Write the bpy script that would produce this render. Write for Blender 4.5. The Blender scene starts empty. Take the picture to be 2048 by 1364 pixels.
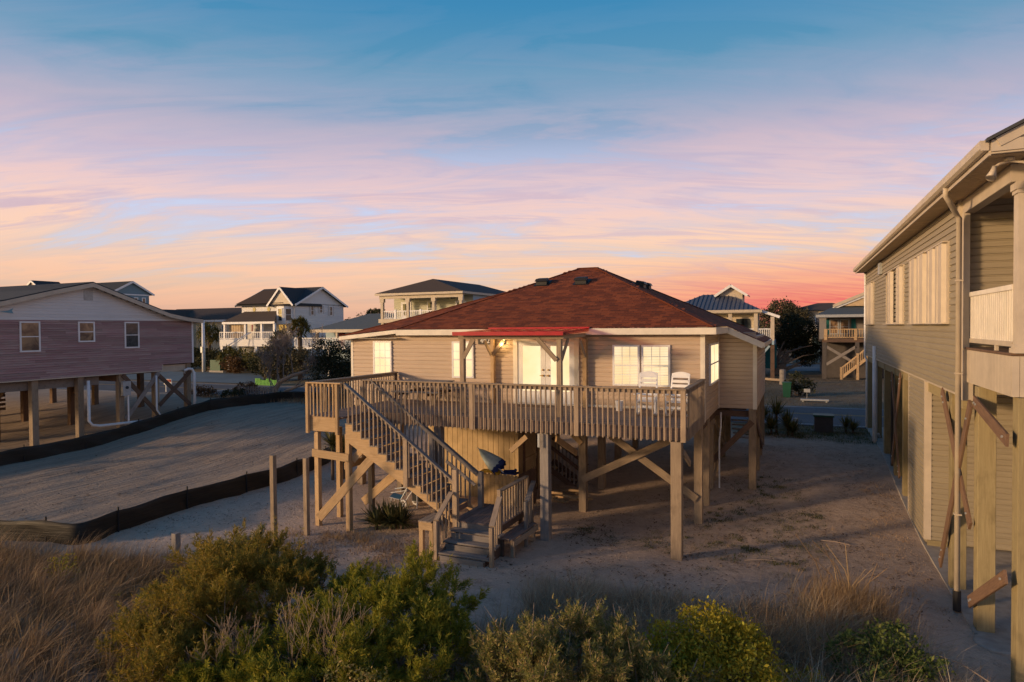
import bpy, math, random
import numpy as np
from mathutils import Matrix, Vector
R = math.radians
rnd = random.Random(7)
rng = np.random.default_rng(11)
scene = bpy.context.scene
C = scene.collection

# ------------------------------------------------------------------ camera
F = 1300.0; YAW = R(23.7); PITCH = math.atan(27/F); ROLL = R(0.46); EYE = 5.93
fw = Vector((-math.sin(YAW)*math.cos(PITCH), math.cos(YAW)*math.cos(PITCH), -math.sin(PITCH)))
r0 = Vector((math.cos(YAW), math.sin(YAW), 0)); u0 = r0.cross(fw)
rt = math.cos(ROLL)*r0 - math.sin(ROLL)*u0
up = math.sin(ROLL)*r0 + math.cos(ROLL)*u0
cd = bpy.data.cameras.new('camera'); cam = bpy.data.objects.new('camera', cd); C.objects.link(cam)
cd.sensor_width = 36; cd.lens = F/2048*36; cd.clip_start = 0.1; cd.clip_end = 3000
m3 = Matrix((rt, up, -fw)).transposed()
cam.matrix_world = Matrix.Translation((0, 0, EYE)) @ m3.to_4x4()
scene.camera = cam

# ------------------------------------------------------------------ light
SUN_AZ, SUN_EL = R(48), R(9.5)          # from the front-left, low
sd = bpy.data.lights.new('sun', 'SUN'); sd.energy = 3.4; sd.angle = R(4.5); sd.color = (1.0, 0.65, 0.36)
sun = bpy.data.objects.new('sun', sd); C.objects.link(sun)
tosun = Vector((-math.sin(SUN_AZ)*math.cos(SUN_EL), -math.cos(SUN_AZ)*math.cos(SUN_EL), math.sin(SUN_EL)))
sun.rotation_euler = tosun.to_track_quat('Z', 'Y').to_euler(); sun.location = (-20, -20, 20)

scene.view_settings.view_transform = 'Standard'; scene.view_settings.look = 'None'
scene.view_settings.gamma = 1.0; scene.view_settings.use_curve_mapping = False
scene.view_settings.exposure = 0.0

def lin(r, g, b):
    f = lambda c: c/12.92 if c <= 0.04045 else ((c+0.055)/1.055)**2.4
    return (f(r/255), f(g/255), f(b/255), 1)

class NT:
    """tiny helper to write node trees"""
    def __init__(s, nt): s.nt = nt; s.L = nt.links
    def n(s, t, **k):
        x = s.nt.nodes.new(t)
        for a, b in k.items(): setattr(x, a, b)
        return x
    def put(s, inp, v):
        if hasattr(v, 'is_output'): s.L.new(v, inp)
        else: inp.default_value = v
    def math(s, op, a, b=0.0, c=0.0, clamp=False):
        x = s.n('ShaderNodeMath', operation=op, use_clamp=clamp)
        s.put(x.inputs[0], a); s.put(x.inputs[1], b); s.put(x.inputs[2], c)
        return x.outputs[0]
    def vmath(s, op, a, b=None):
        x = s.n('ShaderNodeVectorMath', operation=op); s.put(x.inputs[0], a)
        if b is not None: s.put(x.inputs[1], b)
        return x.outputs['Value'] if op == 'DOT_PRODUCT' else x.outputs[0]
    def noise(s, vec, scale, detail=4, rough=0.55, dist=0.0):
        x = s.n('ShaderNodeTexNoise'); s.L.new(vec, x.inputs['Vector'])
        x.inputs['Scale'].default_value = scale; x.inputs['Detail'].default_value = detail
        x.inputs['Roughness'].default_value = rough; x.inputs['Distortion'].default_value = dist
        return x.outputs['Fac']
    def ramp(s, fac, stops, interp='LINEAR'):
        x = s.n('ShaderNodeValToRGB'); s.L.new(fac, x.inputs[0]); x.color_ramp.interpolation = interp
        e = x.color_ramp.elements
        while len(e) < len(stops): e.new(0.5)
        for q, (p, c) in zip(e, stops): q.position = p; q.color = c if len(c) == 4 else (*c, 1)
        return x.outputs[0]
    def mix(s, fac, a, b, mode='MIX'):
        x = s.n('ShaderNodeMix', data_type='RGBA', blend_type=mode)
        s.put(x.inputs[0], fac); s.put(x.inputs[6], a); s.put(x.inputs[7], b)
        return x.outputs[2]
    def mapr(s, v, a, b, c=0.0, d=1.0):
        x = s.n('ShaderNodeMapRange'); s.put(x.inputs[0], v)
        for i, q in zip((1, 2, 3, 4), (a, b, c, d)): x.inputs[i].default_value = q
        return x.outputs[0]
    def scale(s, vec, xyz, rotz=0.0):
        x = s.n('ShaderNodeMapping'); s.L.new(vec, x.inputs[0]); x.inputs['Scale'].default_value = xyz
        x.inputs['Rotation'].default_value = (0, 0, rotz)
        return x.outputs[0]

# ------------------------------------------------------------------ sunset sky (same all round, redder towards one azimuth)
w = bpy.data.worlds.new('World'); scene.world = w; w.use_nodes = True
T = NT(w.node_tree); w.node_tree.nodes.clear()
tc = T.n('ShaderNodeTexCoord'); D = tc.outputs['Generated']
sp = T.n('ShaderNodeSeparateXYZ'); T.L.new(D, sp.inputs[0]); dz = sp.outputs[2]
base = T.ramp(T.math('MAXIMUM', dz, 0.0), [
    (0.0, lin(200, 146, 124)), (0.035, lin(212, 162, 136)), (0.075, lin(214, 178, 156)), (0.12, lin(204, 184, 182)), (0.17, lin(188, 182, 206)),
    (0.23, lin(166, 168, 198)), (0.29, lin(132, 150, 180)), (0.36, lin(78, 134, 168)), (0.44, lin(40, 121, 166)), (0.50, lin(28, 108, 158)), (0.70, lin(26, 86, 134)), (1.0, lin(24, 76, 120))])
# redness towards the far right of the view
azd = T.vmath('NORMALIZE', T.vmath('MULTIPLY', D, (1, 1, 0)))
right = T.vmath('DOT_PRODUCT', azd, (0.10, 0.995, 0))
redm = T.math('MULTIPLY', T.mapr(right, 0.90, 1.0), T.mapr(dz, 0.105, 0.01))
# streaky clouds on a flat layer
zz = T.math('ADD', T.math('MAXIMUM', dz, 0.0), 0.17)
cb = T.n('ShaderNodeCombineXYZ')
for i in (0, 1): T.L.new(T.math('DIVIDE', sp.outputs[i], zz), cb.inputs[i])
rot_ = T.scale(cb.outputs[0], (1, 1, 1), R(-20.5))
n1 = T.noise(T.scale(rot_, (0.85, 2.6, 1)), 1.0, 9, 0.60, 1.3)
n2 = T.noise(T.scale(rot_, (0.35, 1.3, 1)), 1.0, 4, 0.5, 0.8)
n3 = T.noise(T.scale(T.scale(cb.outputs[0], (1, 1, 1), R(-25)), (0.7, 3.2, 1)), 1.7, 8, 0.62, 1.6)
cl = T.math('ADD', T.math('MULTIPLY', n1, 0.72), T.math('ADD', T.math('MULTIPLY', n2, 0.30), T.math('MULTIPLY', n3, 0.20)))
cm = T.mapr(cl, 0.50, 0.70)
band = T.math('MULTIPLY', T.mapr(T.math('ADD', dz, T.math('MULTIPLY', T.math('SUBTRACT', n1, 0.5), 0.42)), 0.43, 0.17), T.mapr(dz, -0.02, 0.05))
cm = T.math('MULTIPLY', cm, band, clamp=True)
ccol = T.ramp(T.mapr(dz, 0.0, 0.40), [(0.0, lin(214, 152, 124)), (0.15, lin(234, 176, 142)), (0.32, lin(238, 190, 164)), (0.50, lin(238, 186, 172)), (0.68, lin(222, 176, 178)), (0.85, lin(176, 168, 188)), (1.0, lin(150, 160, 190))])
c1 = T.mix(T.math('MULTIPLY', cm, 0.95), base, ccol)
# mauve undersides inside the thicker cloud
und = T.math('MULTIPLY', T.math('MULTIPLY', T.mapr(n3, 0.50, 0.36), cm), T.mapr(dz, 0.06, 0.16), clamp=True)
c1 = T.mix(T.math('MULTIPLY', und, 0.8), c1, lin(186, 160, 182))
# bright pale-blue gaps low between the streaks
gap = T.math('MULTIPLY', T.math('MULTIPLY', T.mapr(cl, 0.575, 0.49), T.mapr(dz, 0.06, 0.10)), T.mapr(dz, 0.28, 0.20), clamp=True)
c1 = T.mix(T.math('MULTIPLY', gap, 0.6), c1, lin(190, 196, 222))
# yellow and red glow
yel = T.math('MULTIPLY', T.mapr(right, 0.70, 0.97), T.math('MULTIPLY', T.mapr(dz, 0.16, 0.08), T.mapr(n3, 0.42, 0.60)), clamp=True)
c1 = T.mix(T.math('MULTIPLY', yel, 0.45), c1, lin(250, 190, 136))
redc = T.mix(T.mapr(n3, 0.40, 0.62), lin(222, 92, 84), lin(234, 130, 92))
c1 = T.mix(T.math('MULTIPLY', redm, 1.35, clamp=True), c1, redc)
below = T.mapr(dz, 0.0, -0.06)
c1 = T.mix(below, c1, (0.16, 0.12, 0.10, 1))
# daylight sky with the glow round the low sun; the brighter of it and the sunset colours shows
st = T.n('ShaderNodeTexSky', sky_type='NISHITA', sun_disc=False, sun_elevation=SUN_EL, sun_rotation=math.pi+SUN_AZ)
day = T.vmath('SUBTRACT', T.vmath('MULTIPLY', st.outputs[0], (0.135, 0.135, 0.135)), (0.30, 0.34, 0.40))
c1 = T.vmath('MULTIPLY', c1, (1.16, 1.24, 1.24))
hs = T.n('ShaderNodeHueSaturation'); hs.inputs['Saturation'].default_value = 0.94; T.L.new(c1, hs.inputs['Color']); c1 = hs.outputs[0]
c1 = T.vmath('MAXIMUM', c1, day)
bg = T.n('ShaderNodeBackground'); T.L.new(c1, bg.inputs[0]); bg.inputs[1].default_value = 1.0
wo = T.n('ShaderNodeOutputWorld'); T.L.new(bg.outputs[0], wo.inputs[0])

# ------------------------------------------------------------------ materials
def newmat(name, rough=0.7):
    m = bpy.data.materials.new(name); m.use_nodes = True
    t = NT(m.node_tree); b = m.node_tree.nodes['Principled BSDF']; b.inputs['Roughness'].default_value = rough
    b.inputs['Specular IOR Level'].default_value = 0.3
    return m, t, b
def bump(t, b, h, strength=0.3, dist=0.02):
    x = t.n('ShaderNodeBump'); x.inputs['Strength'].default_value = strength; x.inputs['Distance'].default_value = dist
    t.L.new(h, x.inputs['Height']); t.L.new(x.outputs[0], b.inputs['Normal'])
def ocoord(t): return t.n('ShaderNodeTexCoord').outputs['Object']
def wcoord(t): return t.n('ShaderNodeNewGeometry').outputs['Position']
def vary(t, col, amt, island=False):
    """per-object (or per-island) brightness change"""
    r = t.n('ShaderNodeNewGeometry').outputs['Random Per Island'] if island else t.n('ShaderNodeObjectInfo').outputs['Random']
    if island == 'both':
        r = t.math('FRACT', t.math('ADD', r, t.n('ShaderNodeObjectInfo').outputs['Random']))
    k = t.mapr(r, 0, 1, 1-amt, 1+amt)
    cbn = t.n('ShaderNodeCombineColor')
    for i in range(3): t.L.new(k, cbn.inputs[i])
    return t.mix(1.0, col, cbn.outputs[0], 'MULTIPLY')
def col4(c): return (*c[:3], 1)
def sc(c, k): return (c[0]*k, c[1]*k, c[2]*k, 1)

def paint(name, c, rough=0.6, dirt=0.18, scale=3.0, amt=0.05):
    m, t, b = newmat(name, rough)
    p = wcoord(t); n = t.noise(p, scale, 5, 0.6)
    x = t.mix(t.mapr(n, 0.35, 0.7), sc(c, 1+dirt*0.4), sc(c, 1-dirt))
    t.L.new(vary(t, x, amt), b.inputs['Base Color']); bump(t, b, t.noise(p, 40, 3), 0.08, 0.005)
    return m
def wood(name, c1, c2, amt=0.16, rough=0.8, island=False):
    m, t, b = newmat(name, rough)
    o = ocoord(t)
    off = t.vmath('ADD', o, t.vmath('MULTIPLY', t.n('ShaderNodeObjectInfo').outputs['Location'], (1.7, 2.3, 3.1)))
    g = t.noise(t.scale(off, (1.6, 26, 26)), 1.6, 5, 0.65, 0.5)
    k = t.noise(t.scale(off, (2.2, 3.5, 3.5)), 1.4, 3, 0.5)
    x = t.mix(t.mapr(g, 0.32, 0.70), col4(c1), col4(c2))
    x = t.mix(t.math('MULTIPLY', t.mapr(k, 0.52, 0.75), 0.55), x, sc(c2, 0.6))
    t.L.new(vary(t, x, amt, island), b.inputs['Base Color']); bump(t, b, g, 0.35, 0.006)
    return m
def siding(name, c, streak=0.12, axis=0, rough=0.55):
    m, t, b = newmat(name, rough)
    o = ocoord(t); off = t.vmath('ADD', o, t.vmath('MULTIPLY', t.n('ShaderNodeObjectInfo').outputs['Location'], (0, 0, 7.3)))
    g = t.noise(t.scale(off, (0.9, 9, 30)), 2.0, 4, 0.6)
    x = t.mix(t.mapr(g, 0.3, 0.7), sc(c, 1-streak), sc(c, 1+streak))
    w_ = t.noise(wcoord(t), 0.7, 4, 0.6)
    x = t.mix(t.math('MULTIPLY', t.mapr(w_, 0.5, 0.75), 0.25), x, sc(c, 0.7))
    t.L.new(vary(t, x, 0.04), b.inputs['Base Color']); bump(t, b, g, 0.12, 0.004)
    return m
def leafmat(name, c1, c2, c3, trans=0.35, scale=2.5):
    m, t, b = newmat(name, 0.65)
    r = t.n('ShaderNodeNewGeometry').outputs['Random Per Island']
    n = t.noise(wcoord(t), scale, 3, 0.6)
    x = t.mix(t.mapr(n, 0.35, 0.65), col4(c1), col4(c2))
    x = t.mix(t.mapr(r, 0.55, 1.0), x, col4(c3))
    t.L.new(x, b.inputs['Base Color'])
    tr = t.n('ShaderNodeBsdfTranslucent'); t.L.new(x, tr.inputs[0])
    ms = t.n('ShaderNodeMixShader'); ms.inputs[0].default_value = trans
    t.L.new(b.outputs[0], ms.inputs[1]); t.L.new(tr.outputs[0], ms.inputs[2])
    t.L.new(ms.outputs[0], m.node_tree.nodes['Material Output'].inputs[0])
    return m
def shingle(name, cols, rough=0.9):
    m, t, b = newmat(name, rough)
    r = t.math('FRACT', t.math('ADD', t.n('ShaderNodeNewGeometry').outputs['Random Per Island'], t.n('ShaderNodeObjectInfo').outputs['Random']))
    x = t.ramp(r, [(i/len(cols), col4(c)) for i, c in enumerate(cols)], 'CONSTANT')
    n = t.noise(wcoord(t), 60, 3, 0.7); x = t.mix(t.mapr(n, 0.35, 0.7), x, (0.012, 0.01, 0.01, 1))
    x = t.mix(0.55, x, t.ramp(r, [(i/len(cols), col4(c)) for i, c in enumerate(cols)], 'CONSTANT'))
    big = t.noise(wcoord(t), 0.35, 4, 0.6); x = t.mix(t.math('MULTIPLY', t.mapr(big, 0.45, 0.72), 0.22), x, sc(cols[0], 0.7))
    t.L.new(x, b.inputs['Base Color']); bump(t, b, n, 0.4, 0.006)
    return m
def glow(name, c, strength, blinds=0.0, axis='z'):
    m, t, b = newmat(name, 0.12)
    p = wcoord(t); s_ = t.n('ShaderNodeSeparateXYZ'); t.L.new(p, s_.inputs[0])
    n = t.noise(p, 1.1, 3, 0.5)
    x = t.mix(t.mapr(n, 0.35, 0.68), sc(c, 1.0), sc((c[0], c[1]*0.90, c[2]*0.72), 0.92))
    if blinds:
        wv = t.math('SINE', t.math('MULTIPLY', s_.outputs[2], 2*math.pi/0.05))
        x = t.mix(t.mapr(wv, 0.2, 1.0, 0, blinds), x, sc((c[0], c[1]*0.78, c[2]*0.5), 0.72))
    b.inputs['Base Color'].default_value = (0.05, 0.05, 0.05, 1)
    t.L.new(x, b.inputs['Emission Color']); b.inputs['Emission Strength'].default_value = strength
    return m
def glass(name, c, c2=None):
    m, t, b = newmat(name, 0.06)
    n = t.noise(wcoord(t), 1.6, 3, 0.5, 1.5)
    t.L.new(t.mix(t.mapr(n, 0.4, 0.62), col4(c), col4(c2 or sc(c, 0.5))), b.inputs['Base Color'])
    b.inputs['Specular IOR Level'].default_value = 0.6
    return m
def metal(name, c, rough=0.4, met=0.6):
    m, t, b = newmat(name, rough); n = t.noise(wcoord(t), 8, 4)
    t.L.new(t.mix(t.mapr(n, 0.35, 0.7), sc(c, 1.08), sc(c, 0.85)), b.inputs['Base Color']); b.inputs['Metallic'].default_value = met
    return m

M = dict(
    siding=siding('tan_siding', (0.50, 0.39, 0.295)),
    rsiding=siding('olive_tan_siding', (0.30, 0.255, 0.175)),
    purple=None,
    whiteside=siding('white_siding', (0.66, 0.66, 0.66), 0.05),
    trim=paint('white_trim', (0.74, 0.68, 0.58), 0.5, 0.12),
    cream=paint('cream_trim', (0.52, 0.445, 0.345), 0.5, 0.12),
    white=paint('white_paint', (0.78, 0.78, 0.78), 0.5, 0.10),
    plastic=paint('white_plastic', (0.80, 0.80, 0.80), 0.35, 0.06),
    deck=wood('weathered_deck_wood', (0.40, 0.305, 0.21), (0.25, 0.19, 0.14)),
    floor=wood('grey_deck_boards', (0.27, 0.20, 0.165), (0.18, 0.135, 0.115)),
    grey=wood('silvered_wood', (0.28, 0.25, 0.22), (0.18, 0.16, 0.15)),
    new=wood('newer_lumber', (0.52, 0.37, 0.21), (0.38, 0.25, 0.13)),
    pile=wood('piling_wood', (0.34, 0.265, 0.185), (0.22, 0.165, 0.115)),
    treated=wood('treated_lumber', (0.31, 0.255, 0.135), (0.235, 0.185, 0.095)),
    brown=wood('brown_brace_wood', (0.20, 0.122, 0.075), (0.125, 0.076, 0.05)),
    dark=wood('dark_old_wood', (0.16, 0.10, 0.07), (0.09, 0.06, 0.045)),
    shed=paint('ochre_shed_paint', (0.50, 0.365, 0.20), 0.7, 0.2),
    picket=wood('cedar_pickets', (0.52, 0.36, 0.18), (0.40, 0.26, 0.12)),
    redshingle=shingle('red_shingles', [(0.155, 0.040, 0.018), (0.25, 0.064, 0.025), (0.195, 0.049, 0.020), (0.29, 0.078, 0.029)]),
    greyshingle=shingle('charcoal_shingles', [(0.05, 0.055, 0.06), (0.075, 0.08, 0.085)]),
    brownshingle=shingle('brown_shingles', [(0.075, 0.055, 0.045), (0.10, 0.075, 0.06)]),
    bluegrey=shingle('blue_grey_shingles', [(0.10, 0.125, 0.14), (0.13, 0.155, 0.17)]),
    black=paint('black_plastic', (0.02, 0.02, 0.022), 0.5),
    soffit=paint('tan_soffit', (0.50, 0.37, 0.22), 0.6),
    red=paint('red_metal_edge', (0.42, 0.018, 0.03), 0.4),
    redroof=paint('dark_red_panel', (0.20, 0.05, 0.075), 0.35),
    lit=glow('lit_window', (1.0, 0.78, 0.47), 1.25),
    litb=glow('lit_window_blinds', (1.0, 0.79, 0.50), 1.14, 0.75),
    darkglass=glass('dark_glass', (0.03, 0.04, 0.045), (0.06, 0.07, 0.075)),
    curtain=glass('curtained_glass', (0.30, 0.20, 0.12), (0.12, 0.08, 0.06)),
    brass=metal('brass', (0.45, 0.30, 0.12), 0.35, 0.9),
    steel=metal('grey_steel', (0.40, 0.42, 0.43), 0.45, 0.3),
    pvc=paint('white_pvc', (0.72, 0.73, 0.74), 0.4, 0.1),
    fabric=None, concrete=paint('concrete', (0.36, 0.33, 0.29), 0.85, 0.25, 5),
    blue=paint('blue_canvas', (0.16, 0.34, 0.46), 0.8, 0.15), navy=paint('navy_canvas', (0.015, 0.03, 0.12), 0.8),
    paleblue=paint('faded_blue_canvas', (0.36, 0.46, 0.50), 0.8, 0.3, 6), yellow=paint('yellow_foam', (0.70, 0.38, 0.03), 0.6),
    green=paint('dark_green_plastic', (0.015, 0.085, 0.05), 0.5), lime=paint('lime_green_plastic', (0.06, 0.33, 0.025), 0.45),
    teal=siding('blue_grey_siding', (0.16, 0.26, 0.32), 0.05), tealdark=paint('teal_wall', (0.01, 0.13, 0.14)),
    creamside=siding('cream_siding', (0.62, 0.52, 0.36), 0.05), palegreen=siding('pale_green_siding', (0.50, 0.50, 0.38), 0.05),
    mint=siding('pale_blue_siding', (0.30, 0.42, 0.50), 0.05), greyside=siding('grey_siding', (0.22, 0.20, 0.185), 0.06),
    metalroof=metal('blue_grey_metal_roof', (0.115, 0.13, 0.165), 0.5, 0.3), maroon=paint('maroon_cloth', (0.20, 0.02, 0.03)),
    darkgrey=paint('dark_grey_wall', (0.085, 0.075, 0.07), 0.8), bark=wood('grey_bark', (0.20, 0.155, 0.125), (0.11, 0.085, 0.07)),
    palebark=wood('bleached_branch', (0.40, 0.31, 0.23), (0.26, 0.20, 0.15)), palmbark=wood('palm_bark', (0.14, 0.10, 0.07), (0.08, 0.06, 0.045)),
    cedarb=leafmat('bronze_cedar_foliage', (0.18, 0.165, 0.026), (0.28, 0.215, 0.034), (0.42, 0.27, 0.055), 0.42),
    cedar=leafmat('cedar_foliage', (0.16, 0.19, 0.022), (0.28, 0.275, 0.028), (0.44, 0.35, 0.045), 0.42),
    sage=leafmat('grey_green_foliage', (0.173, 0.188, 0.050), (0.252, 0.240, 0.069), (0.500, 0.344, 0.161)),
    gold=leafmat('golden_leaves', (0.238, 0.205, 0.018), (0.454, 0.335, 0.022), (0.500, 0.475, 0.054)),
    greenleaf=leafmat('green_leaves', (0.063, 0.105, 0.025), (0.116, 0.157, 0.038), (0.210, 0.231, 0.063)),
    darkleaf=leafmat('dark_oak_leaves', (0.018, 0.026, 0.010), (0.035, 0.040, 0.014), (0.06, 0.055, 0.02), 0.15, 1.0),
    hazeleaf=leafmat('far_leaves', (0.054, 0.054, 0.030), (0.090, 0.078, 0.042), (0.132, 0.102, 0.048), 0.15, 0.5),
    deadwood=wood('dead_twigs', (0.26, 0.20, 0.145), (0.17, 0.13, 0.10)),
    twig=wood('grey_twigs', (0.24, 0.195, 0.165), (0.17, 0.135, 0.115)),
    palm=leafmat('palm_fronds', (0.078, 0.086, 0.021), (0.130, 0.120, 0.029), (0.247, 0.176, 0.046), 0.2, 1.0),
    yucca=leafmat('yucca_blades', (0.067, 0.080, 0.026), (0.126, 0.118, 0.041), (0.252, 0.202, 0.084), 0.1),
    rust=leafmat('rusty_foliage', (0.075, 0.040, 0.018), (0.12, 0.065, 0.025), (0.19, 0.10, 0.035)),
    dry=leafmat('dry_grass', (0.245, 0.166, 0.093), (0.359, 0.237, 0.122), (0.500, 0.359, 0.187), 0.25, 1.2),
    drydark=leafmat('brown_grass', (0.263, 0.185, 0.119), (0.421, 0.277, 0.158), (0.600, 0.421, 0.238), 0.25, 1.2),
    drygrey=leafmat('bleached_grass', (0.355, 0.290, 0.206), (0.449, 0.355, 0.244), (0.600, 0.542, 0.374), 0.25, 1.2),
    lotgrass=leafmat('verge_stubble', (0.075, 0.058, 0.036), (0.11, 0.085, 0.052), (0.15, 0.115, 0.07), 0.2, 1.0),
    litter=leafmat('brown_litter', (0.09, 0.06, 0.04), (0.13, 0.085, 0.05), (0.20, 0.13, 0.08), 0.1, 2.0),
    weed=leafmat('low_green_weeds', (0.065, 0.078, 0.019), (0.104, 0.111, 0.026), (0.169, 0.143, 0.046), 0.2, 2.0),
)
m = M['redroof']; t = NT(m.node_tree); b = m.node_tree.nodes['Principled BSDF']
tp = t.n('ShaderNodeBsdfTransparent'); tp.inputs[0].default_value = (1, 0.72, 0.62, 1); ms = t.n('ShaderNodeMixShader'); ms.inputs[0].default_value = 0.72
t.L.new(b.outputs[0], ms.inputs[1]); t.L.new(tp.outputs[0], ms.inputs[2]); t.L.new(ms.outputs[0], m.node_tree.nodes['Material Output'].inputs[0])
m, t, b = newmat('faded_purple_siding', 0.6)
o = ocoord(t); oi = t.vmath('MULTIPLY', t.n('ShaderNodeObjectInfo').outputs['Location'], (0, 0.3, 11.7))
g = t.noise(t.scale(t.vmath('ADD', o, oi), (0.55, 3, 5)), 1.5, 5, 0.65)
x = t.mix(t.mapr(g, 0.40, 0.66), (0.33, 0.20, 0.205, 1), (0.36, 0.285, 0.265, 1))
t.L.new(vary(t, x, 0.17), b.inputs['Base Color']); M['purple'] = m
m, t, b = newmat('black_silt_fabric', 0.55)
p = wcoord(t); g = t.noise(t.scale(p, (1, 1, 22)), 1.2, 4, 0.6)
t.L.new(t.mix(t.mapr(g, 0.35, 0.7), (0.018, 0.015, 0.012, 1), (0.037, 0.031, 0.023, 1)), b.inputs['Base Color'])
tr = t.n('ShaderNodeBsdfTranslucent'); tr.inputs[0].default_value = (0.22, 0.16, 0.06, 1)
ms = t.n('ShaderNodeMixShader'); ms.inputs[0].default_value = 0.10
t.L.new(b.outputs[0], ms.inputs[1]); t.L.new(tr.outputs[0], ms.inputs[2]); t.L.new(ms.outputs[0], m.node_tree.nodes['Material Output'].inputs[0])
bump(t, b, g, 0.5, 0.03); M['fabric'] = m

# ------------------------------------------------------------------ object helpers
W = {}
I4 = Matrix.Identity(4)
def place(o, parent, Mw):
    W[o] = Mw
    if parent is not None:
        o.parent = parent; o.matrix_basis = W[parent].inverted() @ Mw
    else: o.matrix_basis = Mw
    C.objects.link(o); return o
def tag(o, label=None, cat=None, group=None, kind=None):
    for k, v in (('label', label), ('category', cat), ('group', group), ('kind', kind)):
        if v: o[k] = v
    return o
def thing(name, label, cat, loc, group=None):
    o = bpy.data.objects.new(name, None); o.empty_display_size = 0.3
    place(o, None, Matrix.Translation(loc)); return tag(o, label, cat, group)
def mobj(name, me, mat, parent=None, Mw=I4):
    o = bpy.data.objects.new(name, me)
    if mat is not None and not me.materials: me.materials.append(mat)
    return place(o, parent, Mw)
def split_name(n): return n

class MB:
    def __init__(s): s.v = []; s.f = []
    def quadbox(s, P):                      # 8 points: bottom 4 ccw, top 4 ccw
        k = len(s.v); s.v += [tuple(p) for p in P]
        for q in ((3, 2, 1, 0), (4, 5, 6, 7), (0, 1, 5, 4), (1, 2, 6, 5), (2, 3, 7, 6), (3, 0, 4, 7)): s.f.append([k+i for i in q])
        return s
    def box(s, x0, x1, y0, y1, z0, z1):
        return s.quadbox([(x0, y0, z0), (x1, y0, z0), (x1, y1, z0), (x0, y1, z0), (x0, y0, z1), (x1, y0, z1), (x1, y1, z1), (x0, y1, z1)])
    def ob(s, o, ax, out, a0, a1, z0, z1, d0, d1):   # box along a wall: ax along it, out away from it
        o, ax, out = Vector(o), Vector(ax), Vector(out)
        f = lambda a, z, d: o + ax*a + Vector((0, 0, z)) + out*d
        if ax.cross(out).z < 0: a0, a1 = a1, a0
        return s.quadbox([f(a0, z0, d0), f(a1, z0, d0), f(a1, z0, d1), f(a0, z0, d1), f(a0, z1, d0), f(a1, z1, d0), f(a1, z1, d1), f(a0, z1, d1)])
    def bar(s, p0, p1, w_, h_, upv=(0, 0, 1)):
        p0, p1 = Vector(p0), Vector(p1); x = (p1-p0).normalized(); u = Vector(upv)
        if abs(x.dot(u)) > 0.98: u = Vector((0, 1, 0))
        y = u.cross(x).normalized(); z = x.cross(y)
        a, c = y*(w_/2), z*(h_/2)
        return s.quadbox([p0-a-c, p1-a-c, p1+a-c, p0+a-c, p0-a+c, p1-a+c, p1+a+c, p0+a+c])
    def tube(s, pts, rad, n=8, cap=True):
        pts = [Vector(p) for p in pts]; k = len(s.v)
        if not hasattr(rad, '__len__'): rad = [rad]*len(pts)
        for i, p in enumerate(pts):
            d = (pts[min(i+1, len(pts)-1)] - pts[max(i-1, 0)]).normalized()
            u = Vector((0, 0, 1)) if abs(d.z) < 0.9 else Vector((1, 0, 0))
            a = d.cross(u).normalized(); c = d.cross(a)
            for j in range(n):
                th = 2*math.pi*j/n; s.v.append(tuple(p + (a*math.cos(th)+c*math.sin(th))*rad[i]))
        for i in range(len(pts)-1):
            for j in range(n):
                j2 = (j+1) % n; s.f.append([k+i*n+j, k+i*n+j2, k+(i+1)*n+j2, k+(i+1)*n+j])
        if cap:
            s.f.append([k+j for j in range(n)][::-1]); s.f.append([k+(len(pts)-1)*n+j for j in range(n)])
        return s
    def prism(s, poly, ext):               # polygon (3d points) extruded by a vector
        k = len(s.v); n = len(poly); e = Vector(ext)
        s.v += [tuple(Vector(p)) for p in poly] + [tuple(Vector(p)+e) for p in poly]
        s.f.append([k+i for i in range(n)][::-1]); s.f.append([k+n+i for i in range(n)])
        for i in range(n): s.f.append([k+i, k+(i+1) % n, k+n+(i+1) % n, k+n+i])
        return s
    def face(s, pts):
        k = len(s.v); s.v += [tuple(p) for p in pts]; s.f.append(list(range(k, k+len(pts)))); return s
    def lathe(s, c, prof, n=16):
        k = len(s.v); c = Vector(c)
        for r_, z_ in prof:
            for j in range(n):
                th = 2*math.pi*j/n; s.v.append(tuple(c+Vector((r_*math.cos(th), r_*math.sin(th), z_))))
        for i in range(len(prof)-1):
            for j in range(n):
                j2 = (j+1) % n; s.f.append([k+i*n+j, k+i*n+j2, k+(i+1)*n+j2, k+(i+1)*n+j])
        s.f.append([k+j for j in range(n)][::-1]); s.f.append([k+(len(prof)-1)*n+j for j in range(n)])
        return s
    def build(s, name, mat, parent=None, smooth=False, fix=True):
        A = np.array(s.v, dtype=float); org = (A.min(0)+A.max(0))/2
        me = bpy.data.meshes.new(name); me.from_pydata((A-org).tolist(), [], s.f)
        if fix:
            import bmesh
            bm = bmesh.new(); bm.from_mesh(me); bmesh.ops.recalc_face_normals(bm, faces=bm.faces); bm.to_mesh(me); bm.free()
        if smooth:
            for p_ in me.polygons: p_.use_smooth = True
        return mobj(name, me, mat, parent, Matrix.Translation(org))

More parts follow.
